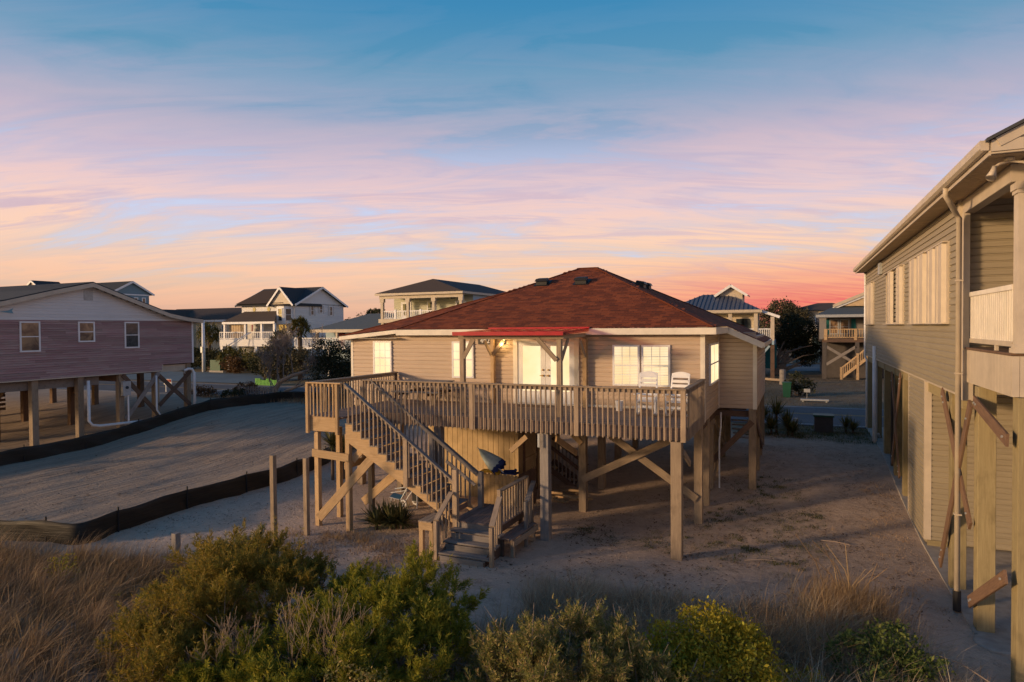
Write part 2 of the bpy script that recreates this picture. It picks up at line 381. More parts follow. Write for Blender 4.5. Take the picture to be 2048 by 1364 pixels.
_cache = {}
def frame(p0, p1, upv=(0, 0, 1)):
    p0, p1 = Vector(p0), Vector(p1); x = (p1-p0); L = x.length; x.normalize(); u = Vector(upv)
    if abs(x.dot(u)) > 0.98: u = Vector((0, 1, 0))
    y = u.cross(x).normalized(); z = x.cross(y)
    Mx = Matrix((x, y, z)).transposed().to_4x4(); Mx.translation = p0
    return Mx, L
def beam(name, parent, p0, p1, w_, h_, mat, upv=(0, 0, 1), label=None):
    """one timber: local x runs along it so the grain does too"""
    Mx, L = frame(p0, p1, upv); L = round(L, 3); key = ('b', name, L, w_, h_, mat.name)
    if key not in _cache:
        mb = MB(); a, c = w_/2, h_/2; e = min(0.006, a*0.25, c*0.25)
        prof = [(-a+e, -c), (a-e, -c), (a, -c+e), (a, c-e), (a-e, c), (-a+e, c), (-a, c-e), (-a, -c+e)]
        k = 8; mb.v = [(0, y, z) for y, z in prof] + [(L, y, z) for y, z in prof]
        mb.f = [list(range(8))[::-1], list(range(8, 16))] + [[i, (i+1) % k, k+(i+1) % k, k+i] for i in range(k)]
        me = bpy.data.meshes.new(name); me.from_pydata(mb.v, [], mb.f); me.materials.append(mat); _cache[key] = me
    o = mobj(name, _cache[key], None, parent, Mx)
    if label: o['label'] = label
    return o
def plank(parent, p0, p1, h_, out, mat, name='siding_plank', tb=0.026, tt=0.004):
    """one lapped siding board; p0-p1 is its lower back edge"""
    p0, p1 = Vector(p0), Vector(p1); x = (p1-p0).normalized()
    if Vector((0, 0, 1)).cross(x).dot(Vector(out)) < 0: p0, p1 = p1, p0
    Mx, L = frame(p0, p1); L = round(L, 3); key = ('p', L, h_, mat.name, tb)
    if key not in _cache:
        pr_ = [(0, 0), (tb, 0), (tb, h_*0.70), (tt, h_*0.86), (tt, h_), (0, h_)]
        v = [(0, y, z) for y, z in pr_] + [(L, y, z) for y, z in pr_]; n = len(pr_)
        f = [list(range(n))[::-1], list(range(n, 2*n))] + [[i, (i+1) % n, n+(i+1) % n, n+i] for i in range(n)]
        me = bpy.data.meshes.new(name); me.from_pydata(v, [], f); me.materials.append(mat); _cache[key] = me
    return mobj(name, _cache[key], None, parent, Mx)

def window(parent, o, ax, out, w_, h_, pane, fmat, cols=2, rows=2, fw_=0.06, sash=True, d=0.08, shutters=None, name='window'):
    """frame (the window itself) with pane and muntins as its children; o is the lower corner on the wall"""
    mb = MB()
    mb.ob(o, ax, out, 0, fw_, 0, h_, -0.02, d).ob(o, ax, out, w_-fw_, w_, 0, h_, -0.02, d)
    mb.ob(o, ax, out, fw_, w_-fw_, h_-fw_, h_, -0.02, d-0.002).ob(o, ax, out, fw_, w_-fw_, 0, fw_, -0.02, d+0.01)
    f_ = mb.build(name, fmat, parent)
    MB().ob(o, ax, out, fw_-0.004, w_-fw_+0.004, fw_-0.004, h_-fw_+0.004, -0.015, d-0.028).build('pane', pane, f_)
    g = MB()
    if sash: g.ob(o, ax, out, fw_, w_-fw_, h_/2-0.022, h_/2+0.022, d-0.03, d-0.006)
    iw = w_-2*fw_
    for c_ in range(1, cols): g.ob(o, ax, out, fw_+iw*c_/cols-0.008, fw_+iw*c_/cols+0.008, fw_, h_-fw_, d-0.03, d-0.018)
    if rows > 2:
        for r_ in range(1, rows):
            if sash and abs(r_/rows-0.5) < 0.01: continue
            z_ = fw_+(h_-2*fw_)*r_/rows; g.ob(o, ax, out, fw_, w_-fw_, z_-0.008, z_+0.008, d-0.03, d-0.019)
    if g.v: g.build('muntin', fmat, f_)
    if shutters:
        sw, sm = shutters
        for a0 in (-sw-0.01, w_+0.01):
            MB().ob(o, ax, out, a0, a0+sw, -0.02, h_+0.02, 0.0, 0.035).build('shutter', sm, f_)
    return f_

def grid_mesh(name, tri_v, mat, parent=None, Mw=I4, quads=False, flat=True):
    """mesh from an array (n,3 or 4,3) of loose faces, made with foreach_set"""
    A = np.asarray(tri_v, dtype=np.float32); n, k = A.shape[:2]
    me = bpy.data.meshes.new(name); me.vertices.add(n*k); me.vertices.foreach_set('co', A.reshape(-1))
    me.loops.add(n*k); me.loops.foreach_set('vertex_index', np.arange(n*k, dtype=np.int32))
    me.polygons.add(n); me.polygons.foreach_set('loop_start', np.arange(0, n*k, k, dtype=np.int32))
    me.update(calc_edges=True); me.validate()
    return mobj(name, me, mat, parent, Mw)

def gz(x, y):
    """ground height"""
    t_ = min(1, max(0, (y-19.5)/12.0)); z_ = 0.85*t_*t_*(3-2*t_)
    z_ += 0.25*math.exp(-((x+40)**2/160+(y-31)**2/60)) * (1 if y < 36.4 else 0)
    return z_
# ------------------------------------------------------------------ ground, road
def ground_mat():
    m, t, b = newmat('sandy_ground', 0.95)
    p = wcoord(t); s_ = t.n('ShaderNodeSeparateXYZ'); t.L.new(p, s_.inputs[0]); X, Y = s_.outputs[0], s_.outputs[1]
    n1 = t.noise(p, 0.45, 6, 0.62); n2 = t.noise(p, 3.5, 6, 0.7); n3 = t.noise(p, 22, 4, 0.7)
    sand = t.mix(t.mapr(n2, 0.3, 0.72), (0.62, 0.47, 0.355, 1), (0.47, 0.35, 0.26, 1))
    sand = t.mix(t.math('MULTIPLY', t.mapr(n3, 0.45, 0.75), 0.5), sand, (0.30, 0.23, 0.175, 1))
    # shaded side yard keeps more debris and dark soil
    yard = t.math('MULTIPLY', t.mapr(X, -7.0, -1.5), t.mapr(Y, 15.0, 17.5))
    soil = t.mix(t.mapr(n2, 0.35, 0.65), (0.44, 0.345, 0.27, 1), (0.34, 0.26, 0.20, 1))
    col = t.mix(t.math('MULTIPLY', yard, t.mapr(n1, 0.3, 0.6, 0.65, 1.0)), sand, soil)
    # leaf litter and dark organic flecks
    lit_ = t.math('MULTIPLY', t.mapr(t.noise(p, 1.3, 5, 0.7), 0.55, 0.66), t.mapr(n3, 0.35, 0.6))
    col = t.mix(t.math('MULTIPLY', lit_, 0.55), col, (0.14, 0.10, 0.065, 1))
    # the cleared lot on the left is cooler, greyer sand with tyre tracks
    lot = t.math('MULTIPLY', t.mapr(X, -18.2, -18.8), t.mapr(Y, 37, 35))
    tr_ = t.noise(t.scale(p, (3.2, 0.16, 1), R(-6)), 1.6, 4, 0.6, 0.3)
    lots = t.mix(t.mapr(tr_, 0.40, 0.62), (0.40, 0.31, 0.23, 1), (0.28, 0.215, 0.16, 1))
    lots = t.mix(t.math('MULTIPLY', t.mapr(n3, 0.45, 0.75), 0.4), lots, (0.22, 0.175, 0.135, 1))
    col = t.mix(lot, col, lots)
    # dry roadside turf near and beyond the street
    turf = t.mapr(Y, 31.0, 33.5); tm = t.math('MULTIPLY', turf, t.mapr(X, -30, -24))
    far = t.mapr(Y, 44.0, 45.5); tm = t.math('MAXIMUM', tm, far)
    gr = t.mix(t.mapr(n2, 0.35, 0.65), (0.11, 0.095, 0.05, 1), (0.17, 0.135, 0.09, 1))
    gr = t.mix(t.math('MULTIPLY', t.mapr(n1, 0.45, 0.62), t.mapr(X, -1.5, 0.5)), gr, (0.155, 0.12, 0.09, 1))
    col = t.mix(t.math('MULTIPLY', tm, t.mapr(n1, 0.25, 0.5, 0.6, 1.0)), col, gr)
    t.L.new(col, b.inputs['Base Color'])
    h = t.math('ADD', t.math('MULTIPLY', n2, 0.7), t.math('ADD', t.math('MULTIPLY', n3, 0.25), t.math('MULTIPLY', t.math('MULTIPLY', tr_, lot), 1.6)))
    n4 = t.noise(p, 9, 5, 0.65)
    h = t.math('ADD', h, t.math('MULTIPLY', n4, 0.5))
    bump(t, b, h, 0.8, 0.09)
    return m
def ground():
    import mathutils.noise as mn
    xs = np.concatenate([[-1500, -600, -300, -160, -90], np.arange(-60, -35, 1.0), np.arange(-35, 14.01, 0.3), [20, 40, 90, 200, 600, 1500]])
    ys = np.concatenate([[-1500, -400, -100, -30, -8], np.arange(0, 36.01, 0.3), np.arange(37, 46.01, 1.0), [50, 60, 80, 120, 200, 400, 900, 1800]])
    v = []; 
    for y in ys:
        for x in xs:
            z = gz(x, y)
            if -60 <= x <= 14 and 2 < y < 33.5:
                z += 0.05*mn.noise(Vector((x*0.5, y*0.5, 0))) + 0.03*mn.noise(Vector((x*1.3, y*1.3, 3)))
                if -32 < x < -18.6 and y < 33:
                    e_ = min(1, (x+32)/1.5, (-18.6-x)/1.2); q_ = x+0.12*y
                    z += e_*(0.085*mn.noise(Vector((q_*1.1, y*0.12, 7))) + 0.08*mn.noise(Vector((q_*2.3, y*0.2, 1)))*(0.5+mn.noise(Vector((x*0.2, y*0.2, 9)))) + 0.16*math.exp(-((x+19.6)/0.9)**2)*(0.6+0.8*mn.noise(Vector((0, y*0.5, 4)))))
                elif x < -9 or y < 16: z += 0.022*mn.noise(Vector((x*2.2, y*2.2, 5)))
            if y > 46 or abs(x) > 60: z = 0.85 if y > 30 else 0.0
            if y < 11.2: z += 0.16*min(1, (11.2-y)/4)
            v.append((float(x), float(y), float(z)))
    nx = len(xs); f = [[j*nx+i, j*nx+i+1, (j+1)*nx+i+1, (j+1)*nx+i] for j in range(len(ys)-1) for i in range(nx-1)]
    me = bpy.data.meshes.new('sandy_ground'); me.from_pydata(v, [], f)
    for p_ in me.polygons: p_.use_smooth = True
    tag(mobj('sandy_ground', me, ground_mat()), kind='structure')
ground()
def asphalt(name, c):
    m, t, b = newmat(name, 0.85); p = wcoord(t); n = t.noise(p, 0.5, 5, 0.6); n2 = t.noise(p, 25, 3)
    x = t.mix(t.mapr(n, 0.3, 0.7), sc(c, 1.15), sc(c, 0.85)); x = t.mix(t.mapr(n2, 0.5, 0.8), x, sc(c, 0.65))
    t.L.new(x, b.inputs['Base Color']); bump(t, b, n2, 0.2, 0.01); return m
AS = asphalt('asphalt', (0.085, 0.09, 0.10)); BLUEG = asphalt('blue_grey_gravel', (0.13, 0.175, 0.195))
WL = paint('white_line_paint', (0.45, 0.47, 0.48), 0.7, 0.3, 6); YL = paint('yellow_line_paint', (0.42, 0.24, 0.05), 0.7, 0.3, 6)
def sheet(name, x0, x1, y0, y1, z, mat, poly=None):
    pts = poly or [(x0, y0), (x1, y0), (x1, y1), (x0, y1)]
    o = MB().face([(x_, y_, z) for x_, y_ in pts]).build(name, mat); return tag(o, kind='structure')
road = MB().box(-400, 200, 35.9, 44.3, 0.70, 0.885).build('road', AS); tag(road, kind='structure')
sheet('road_edge_line', -400, 200, 36.3, 36.42, 0.889, WL); sheet('road_edge_line', -400, 200, 43.8, 43.92, 0.889, WL)
sheet('road_centre_line', -400, 200, 40.35, 40.47, 0.889, YL); sheet('road_centre_line', -400, 200, 40.62, 40.74, 0.889, YL)
sheet('gravel_parking', 0, 0, 0, 0, 0.889, BLUEG, [(-100, 45.6), (-46, 45.6), (-44.5, 57.5), (-64, 56.5), (-100, 54)])
sheet('concrete_path', -44.35, -43.75, 33.2, 43.6, 0.893, M['concrete'])
sheet('driveway', -1.5, 3.5, 78, 92, 0.889, BLUEG)

# ------------------------------------------------------------------ the house in the middle
XL, XR, YW, YB, ZB, ZT = -15.51, -2.56, 20.15, 30.2, 3.05, 5.70
H_ = thing('beach_house', 'tan raised beach house with lit windows and red shingle roof behind the wooden deck', 'house', (-9, 25, 0))
fr, rg = (0, -1, 0), (1, 0, 0)
MB().box(XL, XR, YW, 23.9, ZB, ZT).box(XL, -1.3, 23.9, YB, ZB, 5.55).build('wall', M['siding'], H_)
sp_ = 0.145
k = 0
z = ZB
while z < 5.66:
    h_ = min(sp_, 5.70-z)
    plank(H_, (XL, YW, z), (XR, YW, z), h_, fr, M['siding'])
    plank(H_, (XR, YW, z), (XR, 23.9, z), h_, rg, M['siding'])
    xe = -1.3
    plank(H_, (XR+0.005, 23.9, z), (xe, 23.9, z), h_, fr, M['siding'])
    if z < 5.4: plank(H_, (-1.3, 23.9, z), (-1.3, YB, z), h_, rg, M['siding'])
    z += sp_
for x_, y_, zt in ((XL+0.05, YW-0.02, 5.62), (XR-0.055, YW-0.02, 5.68), (-1.3-0.05, 23.88, 5.36)):
    MB().box(x_-0.05, x_+0.05, y_-0.012, y_+0.02, ZB-0.02, zt).build('corner_trim', M['trim'], H_)
MB().box(XR-0.01, XR+0.03, YW-0.03, YW+0.1, ZB-0.02, 5.68).build('corner_trim', M['trim'], H_)
MB().box(XR+0.003, XR+0.05, 23.82, 23.885, ZB-0.02, 5.68).build('corner_trim', M['trim'], H_)
MB().box(-1.31, -1.27, 23.86, 23.97, ZB-0.02, 5.36).build('corner_trim', M['trim'], H_)
# floor frame under the walls
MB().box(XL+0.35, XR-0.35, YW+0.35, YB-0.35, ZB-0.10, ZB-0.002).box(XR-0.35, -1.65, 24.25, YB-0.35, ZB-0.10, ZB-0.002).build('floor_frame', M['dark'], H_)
MB().box(XR-4.1, XR+0.01, YW-0.028, YW-0.006, 3.37, 3.43).build('base_trim', M['trim'], H_)
# windows
for x0, x1, z0, z1, pane, cols, rows in ((-14.47, -13.66, 4.22, 5.47, 'lit', 3, 4), (-11.13, -10.28, 4.18, 5.46, 'lit', 3, 4), (-5.35, -4.49, 4.07, 5.36, 'litb', 3, 4), (-4.43, -3.55, 4.07, 5.36, 'litb', 3, 4)):
    window(H_, (x0, YW, z0), (1, 0, 0), fr, x1-x0, z1-z0, M[pane], M['white'], cols, rows)
window(H_, (XR, 21.15, 4.05), (0, 1, 0), rg, 2.35, 1.32, M['lit'], M['white'], 2, 2, sash=True)
# double doors
dz0, dz1 = 3.37, 5.46
fm = MB(); fm.box(-8.78, -8.62, YW-0.07, YW+0.02, dz0, dz1+0.12).box(-6.62, -6.46, YW-0.07, YW+0.02, dz0, dz1+0.12).box(-8.62, -6.62, YW-0.068, YW+0.02, dz1, dz1+0.12).box(-8.62, -6.62, YW-0.09, YW+0.02, dz0-0.01, dz0+0.035)
fm.build('door_frame', M['trim'], H_)
for x0, hx in ((-8.615, 0.90), (-7.615, 0.10)):
    d_ = MB(); w_ = 0.99
    d_.box(x0, x0+0.17, YW-0.045, YW, dz0+0.04, dz1).box(x0+w_-0.17, x0+w_, YW-0.045, YW, dz0+0.04, dz1)
    d_.box(x0+0.17, x0+w_-0.17, YW-0.043, YW, dz1-0.15, dz1).box(x0+0.17, x0+w_-0.17, YW-0.043, YW, dz0+0.04, dz0+0.44)
    d_.box(x0+0.25, x0+w_-0.25, YW-0.053, YW-0.04, dz0+0.12, dz0+0.36)
    do = d_.build('door', M['white'], H_)
    MB().box(x0+0.165, x0+w_-0.165, YW-0.03, YW-0.012, dz0+0.435, dz1-0.145).build('pane', M['lit'], do)
    for zz_, rr in ((4.33, 0.035), (4.52, 0.03)):
        k_ = MB(); k_.tube([(x0+hx, YW-0.045, zz_), (x0+hx, YW-0.085, zz_)], [0.03, rr], 10)
        if zz_ < 4.4: k_.box(x0+hx-0.10, x0+hx+0.01, YW-0.095, YW-0.08, zz_-0.012, zz_+0.012)
        k_.build('door_handle', M['brass'], do)
# porch lamp (lit)
lm = MB(); lm.box(-9.17, -9.05, YW-0.05, YW-0.012, 5.36, 5.50); lm.tube([(-9.11, YW-0.16, 5.53), (-9.11, YW-0.16, 5.57)], [0.085, 0.03], 8).bar((-9.11, YW-0.04, 5.48), (-9.11, YW-0.16, 5.55), 0.02, 0.02)
lo = lm.build('wall_lamp', M['black'], H_)
bm_, t_, b_ = newmat('lamp_bulb', 0.3); b_.inputs['Emission Color'].default_value = (1, 0.62, 0.2, 1); b_.inputs['Emission Strength'].default_value = 12
MB().lathe((-9.11, YW-0.16, 5.42), [(0.015, 0), (0.05, 0.03), (0.055, 0.07), (0.03, 0.11)], 10).build('bulb', bm_, lo, True)
pl_ = bpy.data.lights.new('porch_lamp_light', 'POINT'); pl_.energy = 16; pl_.color = (1, 0.62, 0.25); pl_.shadow_soft_size = 0.06
po = bpy.data.objects.new('porch_lamp_light', pl_); po.location = (-9.11, YW-0.25, 5.36); C.objects.link(po)
# house number
sg = MB().box(-10.10, -9.44, YW-0.06, YW-0.025, 5.36, 5.60).build('house_number_sign', M['darkgrey'], None)
W[sg] = sg.matrix_basis.copy(); tag(sg, 'dark house number sign with pale digits under the red porch canopy', 'sign')
fc = bpy.data.curves.new('digits', 'FONT'); fc.body = '4025'; fc.size = 0.235; fc.extrude = 0.004; fc.align_x = 'CENTER'; fc.align_y = 'CENTER'; fc.space_character = 1.08; fc.offset = 0.001
tmp = bpy.data.objects.new('digits_tmp', fc); C.objects.link(tmp); bpy.context.view_layer.update()
dm = bpy.data.meshes.new_from_object(tmp.evaluated_get(bpy.context.evaluated_depsgraph_get())); bpy.data.objects.remove(tmp)
dm.materials.clear(); dm.name = 'digits'; mobj('digits', dm, M['white'], sg, Matrix.Translation((-9.77, YW-0.066, 5.478)) @ Matrix.Rotation(R(90), 4, 'X'))

# roof -------------------------------------------------------------
EZ, EY = 5.90, 19.80
A1, A2 = Vector((-8.05, 25.2, 8.29)), Vector((-7.35, 25.2, 8.29))
FL, FR = Vector((-13.25, EY, EZ)), Vector((-2.20, EY, EZ))
BL, BR = Vector((-13.25, 30.6, EZ)), Vector((-2.20, 30.6, EZ))
sR = (A2.z-EZ)/(A2.x-FR.x)                        # slope of right face (negative)
def zR(x_): return EZ + sR*(x_-FR.x)
XE = -1.04
Hh = FL.lerp(A1, 0.60); LW = Vector((-15.76, EY, 5.655)); LB = Vector((-15.76, 30.6, 5.655))
rf = MB()
rf.face([FL, FR, A2, A1]); rf.face([FL, Hh, LW]); rf.face([LW, Hh, A1, BL, LB]); rf.face([A1, A2, BR, BL])
rf.face([FR, (FR.x, 23.45, EZ), (XE, 23.45, zR(XE)), (XE, 30.6, zR(XE)), BR, A2])
# underside / thickness
rf.face([FL-Vector((0, 0, 0.03)), FR-Vector((0, 0, 0.03)), (FR.x, 30.6, EZ-0.03), (FL.x, 30.6, EZ-0.03)])
roof = rf.build('roof', M['redshingle'], H_, fix=False)
SW, SHH, ST = 0.30, 0.145, 0.012
def sh_mesh(w_):
    v = [(0, 0, 0.004), (w_, 0, 0.004), (w_, SHH*1.25, 0.001), (0, SHH*1.25, 0.001), (0, 0, 0.004+ST), (w_, 0, 0.004+ST), (w_, SHH*1.25, 0.003), (0, SHH*1.25, 0.003)]
    return v, [(4, 5, 6, 7), (0, 1, 5, 4), (1, 2, 6, 5), (3, 0, 4, 7)]
shv, shf = sh_mesh(SW-0.010)
shme = bpy.data.meshes.new('shingle'); shme.from_pydata(shv, [], shf); shme.materials.append(M['redshingle'])
def inside(poly, p):
    c_ = False; n = len(poly)
    for i in range(n):
        (x1, y1), (x2, y2) = poly[i], poly[i-1]
        if (y1 > p[1]) != (y2 > p[1]) and p[0] < (x2-x1)*(p[1]-y1)/(y2-y1)+x1: c_ = not c_
    return c_
rest = MB()
def shingle_face(poly, o, ux, uy, nobj=0):
    """cover a planar face with tabs; poly in world, o origin at the eave, ux along eave, uy up the slope"""
    ux, uy = Vector(ux).normalized(), Vector(uy).normalized(); uz = ux.cross(uy)
    P2 = [((Vector(p)-o).dot(ux), (Vector(p)-o).dot(uy)) for p in poly]
    x0, x1 = min(p[0] for p in P2), max(p[0] for p in P2); y0, y1 = min(p[1] for p in P2), max(p[1] for p in P2)
    Mx = Matrix((ux, uy, uz)).transposed().to_4x4(); n_ = 0; r_ = 0; y = y0
    while y < y1:
        x_ = x0 - (0.5*SW if r_ % 2 else 0) - rnd.uniform(0, 0.06)
        while x_ < x1:
            if inside(P2, (x_+SW/2, y+SHH/2)):
                jit = rnd.uniform(-0.008, 0.008); Mx.translation = o + ux*x_ + uy*(y+jit) + uz*rnd.uniform(0, 0.003)
                if n_ < nobj: mobj('shingle', shme, None, roof, Mx.copy())
                else:
                    k_ = len(rest.v); rest.v += [tuple(Mx @ Vector(v)) for v in shv]; rest.f += [[k_+i for i in q] for q in shf]
                n_ += 1
            x_ += SW
        y += SHH; r_ += 1
shingle_face([FL, FR, A2, A1], FL, (1, 0, 0), A1-Vector((A1.x, EY, EZ)), 300)
shingle_face([FR, (FR.x, 23.45, EZ), (XE, 23.45, zR(XE)), (XE, 30.6, zR(XE)), BR, A2], Vector((XE, 19.8, zR(XE))), (0, 1, 0), (-1, 0, -sR))
nl = (FL-LW).cross(Hh-LW).normalized(); shingle_face([FL, Hh, LW], LW, (FL-LW), nl.cross((FL-LW).normalized()))
tag(rest.build('shingles', M['redshingle'], roof, fix=False), kind='stuff')
# hip and ridge caps
for a, b_ in ((FL, A1), (FR, A2), (BR, A2), (A1, A2), (LW, Hh)):
    MB().bar(a+Vector((0, 0, 0.012)), b_+Vector((0, 0, 0.012)), 0.17, 0.022).build('ridge_cap', M['redshingle'], roof)
# fascia boards
fa = lambda p0, p1, h_=0.20: beam('fascia', H_, Vector(p0)-Vector((0, 0, h_/2+0.02)), Vector(p1)-Vector((0, 0, h_/2+0.02)), 0.03, h_, M['trim'])
fa((FL.x, EY-0.02, EZ), (FR.x, EY-0.02, EZ)); fa((LW.x, EY-0.02, LW.z+0.01), (FL.x-0.003, EY-0.02, EZ), 0.14)
fa((FR.x+0.018, EY-0.03, EZ), (FR.x+0.018, 23.42, EZ)); fa((FR.x, 23.42, EZ), (XE, 23.42, zR(XE)+0.01))
fa((XE+0.018, 23.4, zR(XE)), (XE+0.018, 30.6, zR(XE)), 0.16); fa((LW.x-0.02, EY-0.03, LW.z), (LW.x-0.02, 30.6, LW.z), 0.14)
MB().box(FL.x, FR.x, EY, YW-0.022, 5.685, 5.70).build('soffit', M['trim'], H_); MB().box(LW.x, FL.x, EY, YW+0.1, 5.57, 5.58).build('soffit', M['trim'], H_)
MB().face([(FR.x, 23.44, 5.70), (XE, 23.44, zR(XE)-0.17), (XE, 23.9, zR(XE)-0.17), (FR.x, 23.9, 5.70)]).build('soffit', M['trim'], H_)
MB().box(XR, FR.x, YW, 23.9, 5.685, 5.70).build('soffit', M['trim'], H_)
# roof vents
def vent(p, ux, uy):
    ux, uy = Vector(ux).normalized(), Vector(uy).normalized(); uz = ux.cross(uy); p = Vector(p)
    f = lambda a, b__, c_: p+ux*a+uy*b__+Vector((0, 0, c_))
    mb = MB(); mb.quadbox([p+ux*a+uy*b__+uz*c_ for a, b__, c_ in ((-0.3, -0.25, 0.01), (0.3, -0.25, 0.01), (0.3, 0.35, 0.01), (-0.3, 0.35, 0.01), (-0.3, -0.25, 0.03), (0.3, -0.25, 0.03), (0.3, 0.35, 0.03), (-0.3, 0.35, 0.03))])
    mb.quadbox([f(-0.22, -0.18, 0.0), f(0.22, -0.18, 0.0), f(0.20, 0.22, 0.0), f(-0.20, 0.22, 0.0), f(-0.22, -0.18, 0.20), f(0.22, -0.18, 0.20), f(0.17, 0.15, 0.16), f(-0.17, 0.15, 0.16)])
    mb.quadbox([f(-0.26, -0.24, 0.19), f(0.26, -0.24, 0.19), f(0.22, 0.16, 0.14), f(-0.22, 0.16, 0.14), f(-0.22, -0.18, 0.27), f(0.22, -0.18, 0.27), f(0.18, 0.12, 0.20), f(-0.18, 0.12, 0.20)])
    mb.build('roof_vent', M['black'], roof)
slf = (A1.z-EZ)/(25.2-EY)
for x_, y_ in ((-9.06, 23.65), (-7.47, 23.62)): vent((x_, y_, EZ+slf*(y_-EY)), (1, 0, 0), (0, 1, slf))
for y_ in (25.3, 26.3): vent((-5.6, y_, zR(-5.6)), (0, 1, 0), (-1, 0, -sR))

# pilings and cross braces under the house
def pil(parent, x_, y_, z1, s_=0.24, mat=None, name='piling', zt=None):
    return beam(name, parent, (x_, y_, gz(x_, y_)-0.25), (x_, y_, z1), s_, s_, mat or M['pile'], (0, 1, 0))
for x_, y_ in ((-6.31, 20.0), (-2.72, 20.1), (-2.74, 21.9), (-2.80, 23.6), (-2.8, 25.6), (-2.8, 27.6), (-1.42, 24.0), (-1.42, 26.2), (-1.42, 28.2), (-1.42, 30.0), (-6.43, 22.6), (-6.45, 25.0), (-6.45, 28.0), (-9.6, 26.0), (-12.6, 26.0), (-15.3, 20.4), (-15.3, 23), (-15.3, 26.5), (-15.3, 30), (-9.6, 30), (-6.4, 30), (-2.8, 30), (-12.5, 30)):
    pil(H_, x_, y_, ZB-0.01)
br = lambda p0, p1, m_='pile', w_=0.05, h_=0.23: beam('brace', H_, p0, p1, w_, h_, M[m_])
br((-5.75, 19.93, 2.75), (-2.75, 19.93, 0.75)); br((-6.30, 19.86, 1.05), (-3.0, 19.86, 2.75))
br((-2.8, 23.9, 1.1), (-1.42, 23.9, 2.6), 'dark', 0.05, 0.2); br((-2.66, 23.6, 0.6), (-2.66, 27.6, 2.6), 'pile', 0.05, 0.2); br((-2.66, 27.6, 0.9), (-2.66, 23.6, 2.6), 'pile', 0.05, 0.2)
br((-1.30, 24.1, 2.6), (-1.30, 28.2, 1.0), 'dark', 0.05, 0.2)
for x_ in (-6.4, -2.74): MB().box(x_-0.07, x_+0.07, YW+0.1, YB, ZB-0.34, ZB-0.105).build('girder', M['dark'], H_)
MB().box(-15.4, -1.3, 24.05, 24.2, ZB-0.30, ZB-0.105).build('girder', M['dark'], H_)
MB().tube([(-2.45, 23.75, 2.9), (-2.45, 23.75, 2.4), (-2.5, 23.7, 1.9), (-2.5, 23.7, 0.2)], 0.03, 6).build('drain_pipe', M['pvc'], H_)
# slatted steps seen under the wing
for i in range(7): beam('stair_tread', H_, (-2.35, 26.2+0.22*i, 2.65-0.2*i), (-1.6, 26.2+0.22*i, 2.65-0.2*i), 0.26, 0.035, M['grey'])

# ------------------------------------------------------------------ storage room under the deck
S_ = thing('storage_room', 'ochre board storage room with a braced door beneath the deck', 'shed', (-10.4, 21.5, 0))
MB().box(-12.2, -8.68, 20.22, 24.4, -0.1, 2.78).build('wall', M['shed'], S_)
x_ = -12.2
while x_ < -8.7:
    x2 = min(x_+0.20, -8.66); MB().box(x_+0.006, x2-0.006, 20.195, 20.222, -0.05, 2.78).build('wall_board', M['shed'], S_); x_ += 0.20
y_ = 20.22
while y_ < 24.3: MB().box(-8.682, -8.66, y_+0.006, min(y_+0.2, 24.4)-0.006, -0.05, 2.78).build('wall_board', M['shed'], S_); y_ += 0.20
dd = MB().box(-8.66, -8.615, 20.7, 21.7, 0.15, 2.45).build('door', M['shed'], S_)
for p0, p1 in (((-8.60, 20.75, 0.3), (-8.60, 21.65, 1.3)), ((-8.60, 21.65, 1.42), (-8.60, 20.75, 2.3)), ((-8.60, 20.7, 1.36), (-8.60, 21.7, 1.36)), ((-8.60, 20.7, 2.38), (-8.60, 21.7, 2.38)), ((-8.60, 20.7, 0.25), (-8.60, 21.7, 0.25))):
    beam('door_batten', dd, p0, p1, 0.025, 0.1, M['shed'])
for y_ in (20.62, 21.78): MB().box(-8.66, -8.60, y_-0.05, y_+0.05, 0.05, 2.55).build('door_post', M['brown'], S_)

# ------------------------------------------------------------------ deck
DF, DZ, RZ = 16.72, 3.35, 4.35                      # front line, floor, rail cap top
DX0, DX1 = -13.45, -2.58
D_ = thing('wooden_deck', 'weathered raised wooden deck with baluster railing across the front of the tan house', 'deck', (-8, 18, 0))
n_ = 0; y_ = DF-0.02
while y_ < YW-0.06:
    beam('deck_board', D_, (DX0, y_+0.068, DZ-0.019), (DX1, y_+0.068, DZ-0.019), 0.136, 0.038, M['floor']); y_ += 0.142
for i in range(9): beam('deck_board', D_, (DX0, 15.45+0.142*i, DZ-0.019), (-12.2, 15.45+0.142*i, DZ-0.019), 0.136, 0.038, M['floor'])
rim = lambda p0, p1, h_=0.285, m_='deck': beam('rim_joist', D_, p0, p1, 0.045, h_, M[m_])
rim((-12.2, DF, DZ-0.185), (DX1, DF, DZ-0.185), 0.285, 'floor'); rim((DX1, DF, DZ-0.185), (DX1, YW-0.03, DZ-0.185)); rim((DX0, 15.4, DZ-0.185), (DX0, YW-0.03, DZ-0.185))
rim((DX0, 15.42, DZ-0.25), (-12.42, 15.42, DZ-0.25), 0.44, 'new')
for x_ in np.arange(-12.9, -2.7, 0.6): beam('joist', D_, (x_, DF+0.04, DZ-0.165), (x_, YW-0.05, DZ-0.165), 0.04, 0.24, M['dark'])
beam('girder', D_, (-12.2, DF+0.16, DZ-0.245), (DX1-0.05, DF+0.16, DZ-0.245), 0.09, 0.19, M['dark'])
